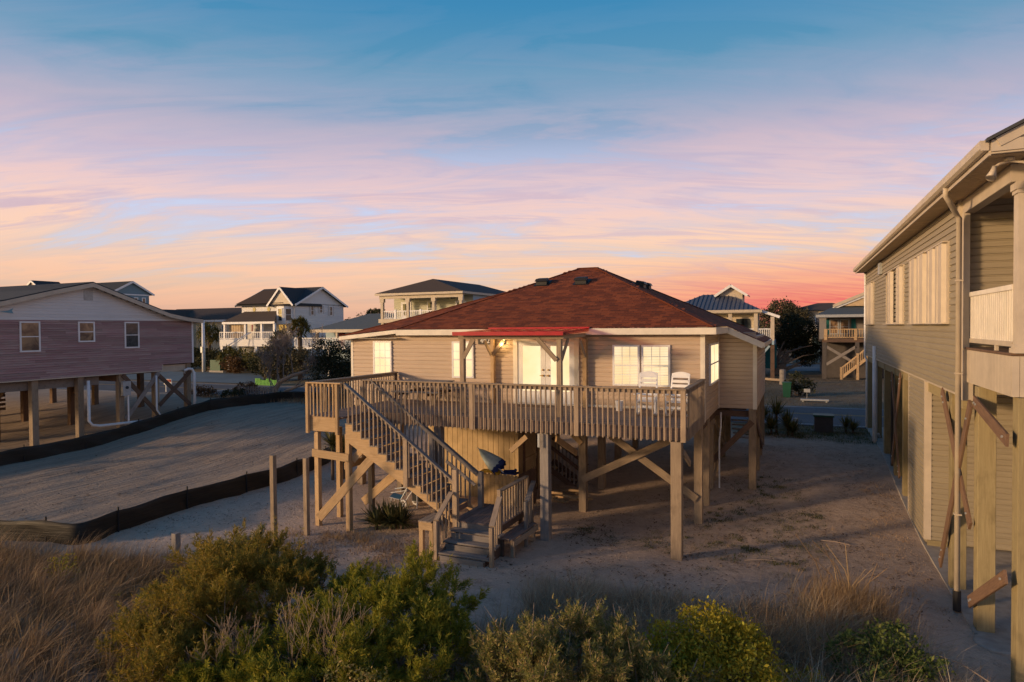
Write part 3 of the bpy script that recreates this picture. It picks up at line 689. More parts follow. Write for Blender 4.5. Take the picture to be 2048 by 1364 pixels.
# deck posts
for x_, y_, s_, m_ in ((-2.80, DF+0.02, 0.27, 'pile'), (-6.42, DF+0.17, 0.25, 'grey'), (-9.9, DF+0.3, 0.24, 'grey'), (-13.2, 19.9, 0.2, 'pile')): pil(D_, x_, y_, DZ-0.345, s_, M[m_], 'deck_post')
MB().box(-6.56, -6.50, DF-0.085, DF-0.062, 2.62, 3.0).build('strap_plate', M['steel'], D_)
beam('brace', D_, (-6.3, DF+0.7, 2.75), (-6.3, 19.3, 2.0), 0.05, 0.18, M['new'])
beam('brace', D_, (-6.9, 19.86, 2.75), (-6.32, 19.86, 2.2), 0.05, 0.16, M['new']); beam('brace', D_, (-7.5, DF+0.2, 2.4), (-7.0, DF+0.2, 2.85), 0.06, 0.14, M['new'])
beam('brace', D_, (-2.66, DF+0.2, 2.7), (-2.66, 18.0, 2.2), 0.05, 0.16, M['pile'])
# railings: cap (the railing itself) with top rail and balusters as children
def railing(parent, p0, p1, out, zb, posts=(), mat='deck', cap=True, ends=0.08):
    p0, p1, out = Vector(p0), Vector(p1), Vector(out); d_ = (p1-p0); L = d_.length; u = d_/L
    rl = beam('railing', parent, p0-Vector((0, 0, 0.02)), p1-Vector((0, 0, 0.02)), 0.145, 0.04, M[mat])
    beam('top_rail', rl, p0-Vector((0, 0, 0.09)), p1-Vector((0, 0, 0.09)), 0.038, 0.09, M[mat])
    n = int((L-2*ends)/0.146); off = (L-n*0.146)/2
    for i in range(n+1):
        p = p0+u*(off+i*0.146)+out*0.042
        if any((p-Vector(q)).to_2d().length < 0.085 for q in posts): continue
        zb_ = zb(p) if callable(zb) else zb
        j = rnd.uniform(-0.012, 0.012)
        beam('baluster', rl, (p.x+j*0.5, p.y, zb_+j), (p.x, p.y, p.z-0.045), 0.04, 0.04, M[mat], (0, 1, 0))
    return rl
posts = [(-12.42, DF), (-8.60, DF), (-5.43, DF), (-2.62, DF)]
railing(D_, (-12.4, DF-0.045, RZ), (DX1+0.03, DF-0.045, RZ), (0, -1, 0), 3.005, [(x_, y_-0.09, 0) for x_, y_ in posts])
for x_, y_ in posts: beam('railing_post', D_, (x_, y_-0.07, 3.005), (x_, y_-0.07, RZ-0.042), 0.13, 0.09, M['deck'], (0, 1, 0))
railing(D_, (DX1, DF+0.06, RZ), (DX1, YW-0.06, RZ), (1, 0, 0), 3.005)
beam('railing_post', D_, (DX1, YW-0.12, 3.1), (DX1, YW-0.12, RZ-0.042), 0.09, 0.09, M['grey'], (0, 1, 0))
railing(D_, (DX0, 15.4, RZ), (DX0, YW-0.1, RZ), (-1, 0, 0), 3.005, [(DX0, 20.0, 0)])
beam('railing_post', D_, (DX0+0.02, YW-0.14, 3.1), (DX0+0.02, YW-0.14, RZ-0.042), 0.09, 0.09, M['dark'], (0, 1, 0))
railing(D_, (DX0-0.06, 15.4, RZ), (-12.22, 15.4, RZ), (0, -1, 0), 3.33, [(DX0, 15.36, 0), (-12.36, 15.36, 0)], 'new')
for x_ in (DX0, -12.36): beam('railing_post', D_, (x_, 15.345, 2.82), (x_, 15.345, RZ-0.042), 0.10, 0.09, M['new'], (0, 1, 0))
# new legs of the stair-head platform
for x_ in (-13.22, -12.08):
    beam('deck_post', D_, (x_, 15.5, -0.3), (x_, 15.5, 2.85), 0.15, 0.15, M['new'], (0, 1, 0)); 
beam('deck_post', D_, (-13.22, 16.5, -0.3), (-13.22, 16.5, 2.85), 0.15, 0.15, M['new'], (0, 1, 0)); beam('deck_post', D_, (-12.08, 16.6, -0.3), (-12.08, 16.6, 2.85), 0.15, 0.15, M['pile'], (0, 1, 0))
beam('brace', D_, (-13.34, 15.40, 2.22), (-12.0, 15.40, 2.15), 0.045, 0.235, M['new']); beam('brace', D_, (-12.16, 15.42, 1.9), (-12.16, 16.6, 1.9), 0.045, 0.2, M['new'])

# ------------------------------------------------------------------ stairs down to the landing
ST_ = thing('deck_staircase', 'wooden staircase dropping from the deck corner to a low landing with steps', 'stairs', (-9.5, 15.8, 0))
NR, X0s, Z0s, LX, LZ = 13, -12.12, DZ, -8.45, 0.76
rise = (Z0s-LZ)/NR; run = (LX-X0s)/(NR-0)
Y0s, Y1s = 15.42, 16.60
for i in range(1, NR):
    z_ = Z0s-rise*i; xa = X0s+run*(i-1)
    beam('tread', ST_, (xa+0.075, Y0s-0.03, z_), (xa+0.075, Y1s+0.03, z_), 0.14, 0.036, M['grey'])
    beam('tread', ST_, (xa+0.222, Y0s-0.03, z_), (xa+0.222, Y1s+0.03, z_), 0.14, 0.036, M['grey'])
for i in range(1, NR+1): beam('riser', ST_, (X0s+run*(i-1)+0.012, Y0s+0.05, Z0s-rise*(i-0.5)-0.02), (X0s+run*(i-1)+0.012, Y1s-0.05, Z0s-rise*(i-0.5)-0.02), 0.02, rise-0.045, M['floor'])
for y_ in (Y0s, Y1s-0.04):
    poly = []
    for i in range(1, NR):
        z_ = Z0s-rise*i-0.018; xa = X0s+run*(i-1); poly += [(xa, y_, z_), (xa+run, y_, z_)]
    poly = [(X0s, y_, Z0s-rise)] + poly[0:] + [(LX, y_, LZ-0.12), (LX-0.15, y_, LZ-0.12), (X0s, y_, Z0s-rise-0.50)]
    MB().prism(poly[1:], (0, 0.045, 0)).build('stringer', M['new'], ST_)
sl = -rise/run
def srail(y_, out, mat, zb_off, zt0=RZ-0.02):
    p0 = Vector((X0s+0.05, y_, zt0)); p1 = Vector((LX+0.02, y_, zt0+sl*(LX-X0s-0.03)))
    d_ = p1-p0; u = d_.normalized()
    rl = beam('handrail', ST_, p0, p1, 0.145, 0.04, M['grey']); dn = Vector((0, 0, 0.075))
    beam('top_rail', rl, p0-dn, p1-dn, 0.038, 0.09, M[mat])
    n = int(d_.x/0.146)
    for i in range(1, n):
        x_ = p0.x+0.146*i; z_ = p0.z+sl*(x_-p0.x)
        if min(abs(x_-q) for q in (-9.98,)) < 0.09: continue
        st = int((x_-X0s)/run)+1; zb = Z0s-rise*st+0.02
        beam('baluster', rl, (x_, y_+out*0.045, zb-zb_off), (x_, y_+out*0.045, z_-0.04), 0.04, 0.04, M[mat], (0, 1, 0))
    st = int((-9.98-X0s)/run)+1
    beam('newel_post', ST_, (-9.98, y_+out*0.05, Z0s-rise*st-0.25), (-9.98, y_+out*0.05, p0.z+sl*(-9.98-p0.x)-0.03), 0.14, 0.09, M[mat], (0, 1, 0))
    return p1
pA = srail(Y0s-0.06, -1, 'deck', 0.0)
pB = srail(Y1s+0.06, 1, 'grey', 0.0)
beam('newel_post', ST_, (LX+0.02, Y0s-0.08, 0.3), (LX+0.02, Y0s-0.08, 2.12), 0.14, 0.14, M['deck'], (0, 1, 0))
beam('newel_post', ST_, (LX+0.10, Y1s+0.10, 0.3), (LX+0.10, Y1s+0.10, pB.z+0.02), 0.14, 0.14, M['grey'], (0, 1, 0))
beam('grab_rail', ST_, (-9.4, Y1s-0.06, 2.05), (LX, Y1s-0.06, 1.42), 0.04, 0.09, M['grey'])
# knee braces under the stair
beam('brace', ST_, (-13.10, 15.37, 0.28), (-11.02, 15.50, 2.42), 0.045, 0.26, M['new']); beam('brace', ST_, (-12.35, 16.55, 0.55), (-10.55, 16.55, 2.0), 0.045, 0.26, M['new']); beam('brace', ST_, (-12.0, 15.6, 2.05), (-11.45, 15.6, 2.6), 0.045, 0.2, M['new'])
# landing
LX0, LX1, LY0, LY1 = -8.50, -7.12, 15.28, 17.1
x_ = LX0+0.07
while x_ < LX1: beam('landing_board', ST_, (x_, LY0, LZ-0.02), (x_, LY1, LZ-0.02), 0.134, 0.038, M['floor']); x_ += 0.141
beam('riser', ST_, (LX0, LY0+0.03, LZ-0.14), (LX1, LY0+0.03, LZ-0.14), 0.04, 0.20, M['grey'])
for x_ in (LX0+0.04, LX1-0.04): beam('rim_joist', ST_, (x_, LY0+0.06, LZ-0.14), (x_, LY1, LZ-0.14), 0.04, 0.2, M['dark'])
for x_ in (LX0+0.1, LX1-0.1):
    for y_ in (LY0+0.25, LY1-0.15): pil(ST_, x_, y_, LZ-0.05, 0.1, M['dark'], 'landing_post')
for i in range(3):
    z_ = LZ-0.195*(i+1)+0.0; y_ = LY0-0.05-0.33*i
    beam('riser', ST_, (LX0+0.14, y_+0.02-0.29, z_-0.108), (LX1+0.06, y_+0.02-0.29, z_-0.108), 0.025, 0.155, M['grey'])
    for q in (0, 1): beam('tread', ST_, (LX0+0.05+0.02*i, y_-0.02-0.15*q, z_), (LX1+0.16+0.02*i, y_-0.02-0.15*q, z_-0.005*rnd.random()), 0.143, 0.045, M['grey'])
for x_ in (LX0+0.12, LX1+0.02):
    MB().prism([(x_, LY0+0.05, LZ-0.2), (x_, LY0+0.05, 0.0), (x_, LY0-1.0, -0.05), (x_, LY0-1.0, 0.12)], (0.045, 0, 0)).build('stringer', M['dark'], ST_)
def lrail(p0, p1, n, zb0, zb1, mat='deck', name='handrail'):
    p0, p1 = Vector(p0), Vector(p1); rl = beam(name, ST_, p0, p1, 0.14, 0.04, M['grey'] if mat != 'deck' else M['deck'])
    for i in range(n):
        f_ = (i+0.7)/(n+0.4); p = p0.lerp(p1, f_); beam('baluster', rl, (p.x, p.y, zb0+(zb1-zb0)*f_), (p.x, p.y, p.z-0.02), 0.04, 0.04, M['deck'], (0, 1, 0))
    return rl
lrail((LX0, LY0-0.05, 1.52), (LX0+0.05, LY0-0.95, 1.02), 4, 0.55, 0.15)
lrail((LX1+0.04, LY0-0.02, 1.55), (LX1+0.22, LY0-0.90, 1.02), 4, 0.55, 0.15)
lrail((LX1, LY0+0.02, 1.66), (LX1+0.02, LY1+0.05, 1.66), 10, 0.72, 0.72)
for x_, y_, z0, z1 in ((LX1+0.03, LY0-0.02, -0.2, 1.72), (LX1+0.22, LY0-0.92, -0.2, 1.0), (LX0+0.03, LY0-0.93, -0.2, 1.0), (LX1+0.02, LY1+0.05, -0.2, 1.64)):
    beam('newel_post', ST_, (x_, y_, z0), (x_, y_, z1), 0.1, 0.1, M['deck'], (0, 1, 0))
# short rail beyond the post and low seat ends
lrail((-6.95, 17.3, 1.5), (-6.75, 16.3, 1.2), 4, 0.2, 0.1, 'grey')
beam('newel_post', ST_, (-6.74, 16.2, -0.2), (-6.74, 16.2, 1.2), 0.09, 0.09, M['grey'], (0, 1, 0))
BN = thing('wooden_bench', 'low slatted wooden bench fixed beside the stair landing railing', 'bench', (-6.9, 16.0, 0))
for i in range(3): beam('seat_board', BN, (-7.02+0.135*i, 15.15, 0.47), (-6.98+0.135*i, 16.75, 0.47), 0.128, 0.036, M['floor'])
beam('apron', BN, (-6.66, 15.15, 0.37), (-6.62, 16.75, 0.37), 0.035, 0.15, M['deck'])
for y_ in (15.25, 16.65): beam('leg', BN, (-6.72, y_, -0.2), (-6.72, y_, 0.45), 0.09, 0.09, M['deck'], (0, 1, 0)); beam('leg', BN, (-7.02, y_, -0.2), (-7.02, y_, 0.45), 0.09, 0.09, M['dark'], (0, 1, 0))
beam('brace', BN, (-6.72, 16.6, 0.05), (-6.72, 15.9, 0.35), 0.04, 0.09, M['deck'])
BN2 = thing('wooden_bench', 'short wooden bench stub on the left side of the lower steps', 'bench', (-8.7, 14.5, 0))
for i in range(3): beam('seat_board', BN2, (-8.92+0.13*i, 14.32, 0.94), (-8.92+0.13*i, 15.1, 0.94), 0.125, 0.036, M['deck'])
beam('apron', BN2, (-8.98, 14.36, 0.82), (-8.58, 14.36, 0.82), 0.035, 0.2, M['new'])
for x_, y_ in ((-8.92, 14.4), (-8.62, 14.4), (-8.92, 15.0)): beam('leg', BN2, (x_, y_, -0.2), (x_, y_, 0.92), 0.12, 0.1, M['new'], (0, 1, 0))

# ------------------------------------------------------------------ porch canopy on the deck
P_ = thing('porch_canopy', 'small timber porch canopy with red edged roof over the double doors', 'canopy', (-7.8, 18.7, DZ))
for x_, y_, s_ in ((-9.35, 17.55, 0.145), (-6.24, 17.6, 0.145), (-9.50, 20.0, 0.13), (-6.22, 19.98, 0.13)): beam('post', P_, (x_, y_, DZ-0.36 if y_ < 18 else DZ), (x_, y_, 5.59), s_, s_, M['deck'] if y_ < 18 else M['new'], (0, 1, 0))
beam('beam', P_, (-9.47, 17.52, 5.645), (-6.08, 17.52, 5.645), 0.05, 0.115, M['deck']); beam('beam', P_, (-9.42, 17.5, 5.64), (-9.42, 19.78, 5.68), 0.045, 0.11, M['deck']); beam('beam', P_, (-6.16, 17.55, 5.64), (-6.16, 19.78, 5.68), 0.045, 0.11, M['deck'])
for x_ in (-8.7, -8.0, -7.4, -6.8): beam('rafter', P_, (x_, 17.56, 5.68), (x_, 19.78, 5.72), 0.04, 0.09, M['brown'])
for p0, p1 in (((-9.30, 17.5, 5.02), (-8.94, 17.5, 5.6)), ((-6.30, 17.5, 4.98), (-6.88, 17.5, 5.6)), ((-6.2, 17.66, 4.98), (-6.2, 18.25, 5.6)), ((-9.38, 17.66, 4.98), (-9.38, 18.25, 5.6)), ((-9.46, 19.93, 5.02), (-9.05, 19.93, 5.5)), ((-9.52, 19.9, 5.02), (-9.52, 19.4, 5.5)), ((-6.2, 19.9, 5.0), (-6.2, 19.4, 5.5))):
    beam('knee_brace', P_, p0, p1, 0.045, 0.13, M['deck'])
MB().quadbox([(-9.52, 17.28, 5.735), (-6.03, 17.28, 5.735), (-6.03, 19.80, 5.835), (-9.52, 19.80, 5.835), (-9.52, 17.28, 5.765), (-6.03, 17.28, 5.765), (-6.03, 19.80, 5.865), (-9.52, 19.80, 5.865)]).build('roof_panel', M['redroof'], P_)
for i in range(9):
    x_ = -9.5+i*0.43; MB().quadbox([(x_-0.02, 17.29, 5.765), (x_+0.02, 17.29, 5.765), (x_+0.02, 19.79, 5.865), (x_-0.02, 19.79, 5.865), (x_-0.012, 17.29, 5.790), (x_+0.012, 17.29, 5.790), (x_+0.012, 19.79, 5.890), (x_-0.012, 19.79, 5.890)]).build('roof_rib', M['redroof'], P_)
MB().box(-9.54, -6.01, 17.24, 17.276, 5.700, 5.810).build('edge_trim', M['red'], P_); MB().quadbox([(-6.028, 17.26, 5.695), (-6.025, 17.26, 5.695), (-6.025, 19.78, 5.795), (-6.028, 19.78, 5.795), (-6.028, 17.26, 5.805), (-6.025, 17.26, 5.805), (-6.025, 19.78, 5.905), (-6.028, 19.78, 5.905)]).build('edge_trim', M['redroof'], P_)
MB().box(-9.52, -6.0, 19.72, 19.776, 5.875, 5.935).build('edge_trim', M['red'], P_)

# ------------------------------------------------------------------ furniture on the deck
def rocker(loc, rot, label):
    T_ = thing('rocking_chair', label, 'rocking chair', loc, 'white rocking chairs on the deck')
    Mz = Matrix.Translation(loc) @ Matrix.Rotation(rot, 4, 'Z'); W[T_] = Mz; T_.matrix_basis = Mz
    q = lambda p: Mz @ Vector(p); pm = M['plastic']
    def bb(name, p0, p1, a, b__, parent=T_): return beam(name, parent, q(p0), q(p1), a, b__, pm)
    for s_ in (-1, 1):
        pts = [q((s_*0.26, -0.40+0.85*i/8, 0.035+0.10*((i-4)/4)**2)) for i in range(9)]
        mb = MB()
        for i in range(8): mb.bar(pts[i], pts[i+1], 0.035, 0.05)
        mb.build('rocker', pm, T_)
        bb('leg', (s_*0.26, -0.24, 0.06), (s_*0.27, -0.26, 0.62), 0.05, 0.05); bb('leg', (s_*0.26, 0.22, 0.06), (s_*0.25, 0.16, 0.42), 0.05, 0.05)
        bb('armrest', (s_*0.29, -0.32, 0.64), (s_*0.27, 0.30, 0.62), 0.085, 0.03)
        bb('back_post', (s_*0.25, 0.16, 0.38), (s_*0.24, 0.42, 1.20), 0.05, 0.045)
        bb('seat_rail', (s_*0.25, -0.28, 0.42), (s_*0.25, 0.24, 0.37), 0.035, 0.06)
    for i in range(6): y_ = -0.25+0.09*i; bb('seat_slat', (-0.25, y_, 0.445-0.1*(y_+0.25)*0.9), (0.25, y_, 0.445-0.1*(y_+0.25)*0.9), 0.075, 0.022)
    for i in range(5):
        f_ = 0.12+0.155*i; c0 = Vector((0, 0.16, 0.38)).lerp(Vector((0, 0.42, 1.20)), f_); bb('back_slat', (-0.23, c0.y-0.02, c0.z), (0.23, c0.y-0.02, c0.z), 0.022, 0.085)
    pts = [(-0.265, 0.385, 1.08)] + [(-0.265+0.53*i/8, 0.385+0.05, 1.20+0.055*math.sin(math.pi*i/8)) for i in range(9)] + [(0.265, 0.385, 1.08)]
    MB().prism([q(p) for p in pts], Mz.to_3x3() @ Vector((0, -0.03, 0.008))).build('back_crest', pm, T_)
    bb('stretcher', (-0.25, -0.24, 0.28), (0.25, -0.24, 0.28), 0.03, 0.06); bb('stretcher', (-0.25, 0.20, 0.25), (0.25, 0.20, 0.25), 0.03, 0.06)
rocker((-3.98, 18.75, DZ), R(4), 'white slatted rocking chair in front of the pair of lit windows')
rocker((-3.12, 18.75, DZ), R(-6), 'white slatted rocking chair in the deck corner by the side railing')
PT = thing('picnic_table', 'weathered wooden picnic table with fixed benches on the deck by the wall', 'table', (-11.6, 19.2, DZ))
for i in range(5): beam('top_board', PT, (-12.55, 18.88+0.155*i, DZ+0.77), (-10.75, 18.88+0.155*i, DZ+0.77), 0.145, 0.038, M['grey'])
for y_ in (18.45, 18.59, 19.82, 19.96): beam('bench_board', PT, (-12.55, y_, DZ+0.45), (-10.75, y_, DZ+0.45), 0.13, 0.038, M['grey'])
for x_ in (-12.2, -11.1):
    beam('leg', PT, (x_, 18.62, DZ), (x_, 19.05, DZ+0.75), 0.04, 0.14, M['deck'], (1, 0, 0)); beam('leg', PT, (x_, 19.78, DZ), (x_, 19.35, DZ+0.75), 0.04, 0.14, M['deck'], (1, 0, 0)); beam('bench_support', PT, (x_-0.045, 18.4, DZ+0.40), (x_-0.045, 20.0, DZ+0.40), 0.04, 0.13, M['dark']); beam('top_support', PT, (x_-0.045, 18.86, DZ+0.72), (x_-0.045, 19.54, DZ+0.72), 0.04, 0.09, M['dark'])
mt = MB().box(-8.4, -7.3, 19.45, 19.98, DZ, DZ+0.018).build('door_mat', M['brown'], None); tag(mt, 'flat brown door mat in front of the double doors', 'mat')
wb = MB().lathe((-5.0, 19.55, DZ), [(0.10, 0), (0.13, 0.30), (0.135, 0.31), (0.12, 0.31), (0.10, 0.03)], 14).build('white_bucket', M['white'], None); tag(wb, 'small white bucket on the deck below the lit windows', 'bucket')
# ------------------------------------------------------------------ the house on the right
RX, RY0, RY1, RZ0, RZ1 = 3.12, 16.22, 36.3, 4.47, 8.50
G_ = thing('neighbour_house', 'olive tan raised house with shuttered windows and white gutter on the right', 'house', (5.5, 25, 0))
lf = (-1, 0, 0)
MB().box(RX, 11, RY0, RY1, RZ0, RZ1).build('wall', M['rsiding'], G_)
z = RZ0
while z < RZ1-0.02:
    h_ = min(0.145, RZ1-z)
    plank(G_, (RX, RY0, z), (RX, RY1, z), h_, lf, M['rsiding'], tb=0.03)
    if z > 5.3: plank(G_, (RX, RY0, z), (6.5, RY0, z), h_, fr, M['rsiding'], tb=0.03)
    z += 0.145
MB().box(RX-0.035, RX+0.09, RY0-0.035, RY0+0.12, 4.4, RZ1).build('corner_trim', M['cream'], G_)
MB().box(RX-0.035, RX+0.05, RY1-0.1, RY1+0.02, 4.4, RZ1).build('corner_trim', M['cream'], G_)
MB().box(RX-0.03, RX+0.02, RY0, RY1, RZ0-0.045, RZ0-0.004).build('base_trim', M['cream'], G_)
# shuttered windows: a frame with corrugated panels standing proud of it
def storm(y0, y1, z0, z1, npan, gaps=()):
    f_ = MB(); o_ = (RX, y0, z0); ax = (0, 1, 0); w_, h_ = y1-y0, z1-z0
    f_.ob(o_, ax, lf, 0, 0.07, 0, h_, -0.02, 0.06).ob(o_, ax, lf, w_-0.07, w_, 0, h_, -0.02, 0.06).ob(o_, ax, lf, 0.07, w_-0.07, h_-0.07, h_, -0.02, 0.058).ob(o_, ax, lf, 0.07, w_-0.07, 0, 0.07, -0.02, 0.07)
    fo_ = f_.build('window', M['cream'], G_)
    MB().ob(o_, ax, lf, 0.068, w_-0.068, 0.068, h_-0.068, -0.01, 0.022).build('pane', M['darkglass'], fo_)
    pw = w_/npan
    for i in range(npan):
        if i in gaps: continue
        a = y0+pw*i+0.03; b__ = y0+pw*(i+1)-0.03; q = b__-a
        prof = [(0.066, a), (0.066, a+q*0.10), (0.15, a+q*0.16), (0.15, a+q*0.52), (0.105, a+q*0.56), (0.105, a+q*0.62), (0.15, a+q*0.66), (0.15, a+q*0.84), (0.066, a+q*0.90), (0.066, b__)]
        poly = [(RX-d_, y_, z0+0.01) for d_, y_ in prof] + [(RX-d_+0.006, y_, z0+0.01) for d_, y_ in prof[::-1]]
        MB().prism(poly, (0, 0, h_-0.02)).build('shutter_panel', M['cream'], fo_)
    for zz in (z0+0.0, z1-0.03): MB().box(RX-0.165, RX-0.06, y0, y1, zz, zz+0.03).build('shutter_track', M['cream'], fo_)
storm(17.15, 19.35, 5.93, 7.78, 2); storm(19.55, 22.25, 5.93, 7.80, 2); storm(23.8, 28.2, 5.93, 7.82, 4, (1, 3)); storm(32.6, 35.4, 5.93, 7.82, 2)
MB().box(RX-0.12, RX-0.02, 29.7, 30.3, 7.95, 8.4).build('vent_cover', M['steel'], G_)
# eave: soffit, fascia, gutter, roof
ES, EX = 12.0, 2.66
y_ = ES+0.1
while y_ < RY1+0.3: MB().box(EX+0.03, RX+0.35, y_, y_+0.20, RZ1, RZ1+0.012).build('soffit_panel', M['soffit'], G_); y_ += 0.212
MB().box(EX, EX+0.028, ES, RY1+0.4, RZ1-0.02, RZ1+0.20).build('fascia', M['cream'], G_)
gp = [(0, 0.16), (0.004, 0.04), (0.05, 0.0), (0.11, 0.0), (0.11, 0.012), (0.055, 0.012), (0.016, 0.045), (0.012, 0.16)]
MB().prism([(EX-0.115+a, ES-0.02, RZ1+0.055+b__) for a, b__ in gp], (0, RY1+0.4-ES, 0)).build('gutter', M['cream'], G_)
MB().box(EX-0.112, EX-0.004, ES-0.024, ES-0.012, RZ1+0.06, RZ1+0.21).build('gutter_end_cap', M['cream'], G_)
MB().box(EX+0.02, EX+0.42, ES-0.05, ES+0.0, RZ1+0.03, RZ1+0.20).build('eave_return', M['cream'], G_)
def rzr(x_): return RZ1+0.20+0.50*(x_-EX)
MB().prism([(EX-0.05, ES-0.12, rzr(EX-0.05)), (8.2, ES-0.12, rzr(8.2)), (8.2, ES-0.12, rzr(8.2)+0.10), (EX-0.05, ES-0.12, rzr(EX-0.05)+0.05)], (0, RY1+0.6-ES, 0)).build('roof', M['greyshingle'], G_)
MB().prism([(EX+0.03, ES-0.02, RZ1), (8.2, ES-0.02, RZ1), (8.2, ES-0.02, rzr(8.2)-0.002), (EX+0.03, ES-0.02, rzr(EX+0.03)-0.002)], (0, 0.06, 0)).build('gable_board', M['cream'], G_)
beam('rake_board', G_, (EX+0.1, ES-0.05, rzr(EX+0.1)-0.09), (8.2, ES-0.05, rzr(8.2)-0.09), 0.03, 0.15, M['cream'])
MB().box(RX+0.1, 9, ES+0.05, RY0, RZ1-0.03, RZ1-0.005).build('porch_ceiling', M['soffit'], G_)
# downspout
dp = MB(); dp.tube([(EX-0.03, 14.95, RZ1+0.10), (EX-0.03, 14.95, RZ1-0.10), (EX+0.05, 15.05, RZ1-0.2), (RX-0.18, 15.75, RZ1-0.32), (RX-0.10, 15.85, RZ1-0.42), (RX-0.10, 15.85, 0.42)], 0.052, 10)
dp.build('downspout', M['cream'], G_, True)
MB().tube([(RX-0.10, 15.85, 0.43), (RX-0.10, 15.83, 0.02)], 0.075, 10).build('drain_boot', M['black'], G_)
for z_ in (2.0, 4.9, 6.8): MB().box(RX-0.16, RX-0.03, 15.79, 15.91, z_, z_+0.03).build('pipe_strap', M['cream'], G_)
MB().tube([(RX-0.07, RY1-0.1, RZ1-0.02), (RX-0.07, RY1-0.1, 4.4), (RX+0.0, RY1-0.2, 4.2), (RX+0.0, RY1-0.2, 0.9)], 0.05, 8).build('downspout', M['white'], G_, True)
MB().tube([(RX-0.05, 31.9, 0.6), (RX-0.05, 31.9, 5.0)], 0.10, 10).build('stand_pipe', M['pvc'], G_, True); MB().tube([(RX-0.05, 31.9, 1.2), (RX+0.1, 32.0, 1.2), (RX+0.2, 32.6, 1.0)], 0.05, 8).build('stand_pipe', M['pvc'], G_, True)
# porch
PX0, PY0, PY1 = 3.18, 12.88, 15.98
MB().box(PX0+0.05, 8, PY0+0.05, RY0-0.03, 5.30, 5.41).build('porch_floor', M['brown'], G_)
MB().box(PX0-0.02, 8, PY0-0.03, RY0-0.05, 5.41, 5.45).build('porch_floor', M['brown'], G_)
y_ = PY0
while y_ < PY1-0.02: MB().box(PX0, PX0+0.02, y_+0.002, y_+0.086, 4.74, 5.40).build('skirt_board', M['cream'], G_); y_ += 0.089
x_ = PX0
while x_ < 5.6: MB().box(x_+0.002, x_+0.10, PY0-0.02, PY0, 4.74, 5.40).build('skirt_board', M['cream'], G_); x_ += 0.104
MB().box(PX0+0.02, 8, PY0+0.0, PY1, 4.80, 5.30).build('porch_frame', M['brown'], G_)
MB().box(PX0-0.05, PX0+0.12, PY1-0.02, PY1+0.16, 4.35, 5.40).build('corner_trim', M['cream'], G_)
beam('porch_beam', G_, (3.24, PY0-0.05, 8.35), (3.24, RY0-0.04, 8.35), 0.2, 0.29, M['cream']); beam('porch_beam', G_, (3.35, PY0+0.07, 8.35), (8, PY0+0.07, 8.35), 0.2, 0.29, M['cream'])
MB().box(3.13, 3.24, RY0-0.22, RY0-0.04, 5.42, 8.2).build('pilaster', M['cream'], G_)
cm_ = MB().box(3.24, 3.48, PY0-0.05, PY0+0.19, 5.45, 8.2); cm_.box(3.20, 3.52, PY0-0.09, PY0+0.23, 5.45, 5.53).box(3.22, 3.50, PY0-0.07, PY0+0.21, 5.53, 5.59).box(3.22, 3.50, PY0-0.07, PY0+0.21, 8.02, 8.08).box(3.20, 3.52, PY0-0.09, PY0+0.23, 8.08, 8.20)
cm_.build('column', M['cream'], G_)
def vrail(p0, p1, z0, z1, sp=0.128, w_=0.042):
    p0, p1 = Vector(p0), Vector(p1); L = (p1-p0).length; n = int(L/sp)
    rl = beam('porch_railing', G_, (p0.x, p0.y, z1-0.04), (p1.x, p1.y, z1-0.04), 0.07, 0.09, M['trim'])
    beam('bottom_rail', rl, (p0.x, p0.y, z0+0.05), (p1.x, p1.y, z0+0.05), 0.06, 0.09, M['cream'])
    for i in range(n):
        p = p0.lerp(p1, (i+0.5)/n); beam('baluster', rl, (p.x, p.y, z0+0.09), (p.x, p.y, z1-0.08), 0.035, w_, M['trim'], (0, 1, 0))
    for f_ in (0.35,): p = p0.lerp(p1, f_); beam('rail_foot', rl, (p.x, p.y, 5.45), (p.x, p.y, z0+0.01), 0.06, 0.06, M['cream'], (0, 1, 0))
vrail((3.26, PY0+0.2, 0), (3.26, RY0-0.22, 0), 5.54, 6.57); vrail((3.4, PY0+0.07, 0), (6.5, PY0+0.07, 0), 5.54, 6.57)
# flood lamp
FLD = MB(); FLD.lathe((3.0, 12.35, 8.44), [(0.07, 0.0), (0.07, 0.05), (0.04, 0.06)], 10); FLD.tube([(3.0, 12.35, 8.44), (2.86, 12.3, 8.40), (2.80, 12.3, 8.36)], 0.02, 6).tube([(3.0, 12.35, 8.44), (3.16, 12.3, 8.40), (3.22, 12.3, 8.36)], 0.02, 6)
fl = FLD.build('flood_lamp', M['cream'], G_)
for x_, dx in ((2.80, -0.05), (3.22, 0.06)): MB().tube([(x_, 12.3, 8.37), (x_+dx*0.4, 12.28, 8.30), (x_+dx, 12.26, 8.20), (x_+dx*1.2, 12.25, 8.18)], [0.03, 0.04, 0.075, 0.07], 12).build('lamp_head', M['cream'], fl, True)
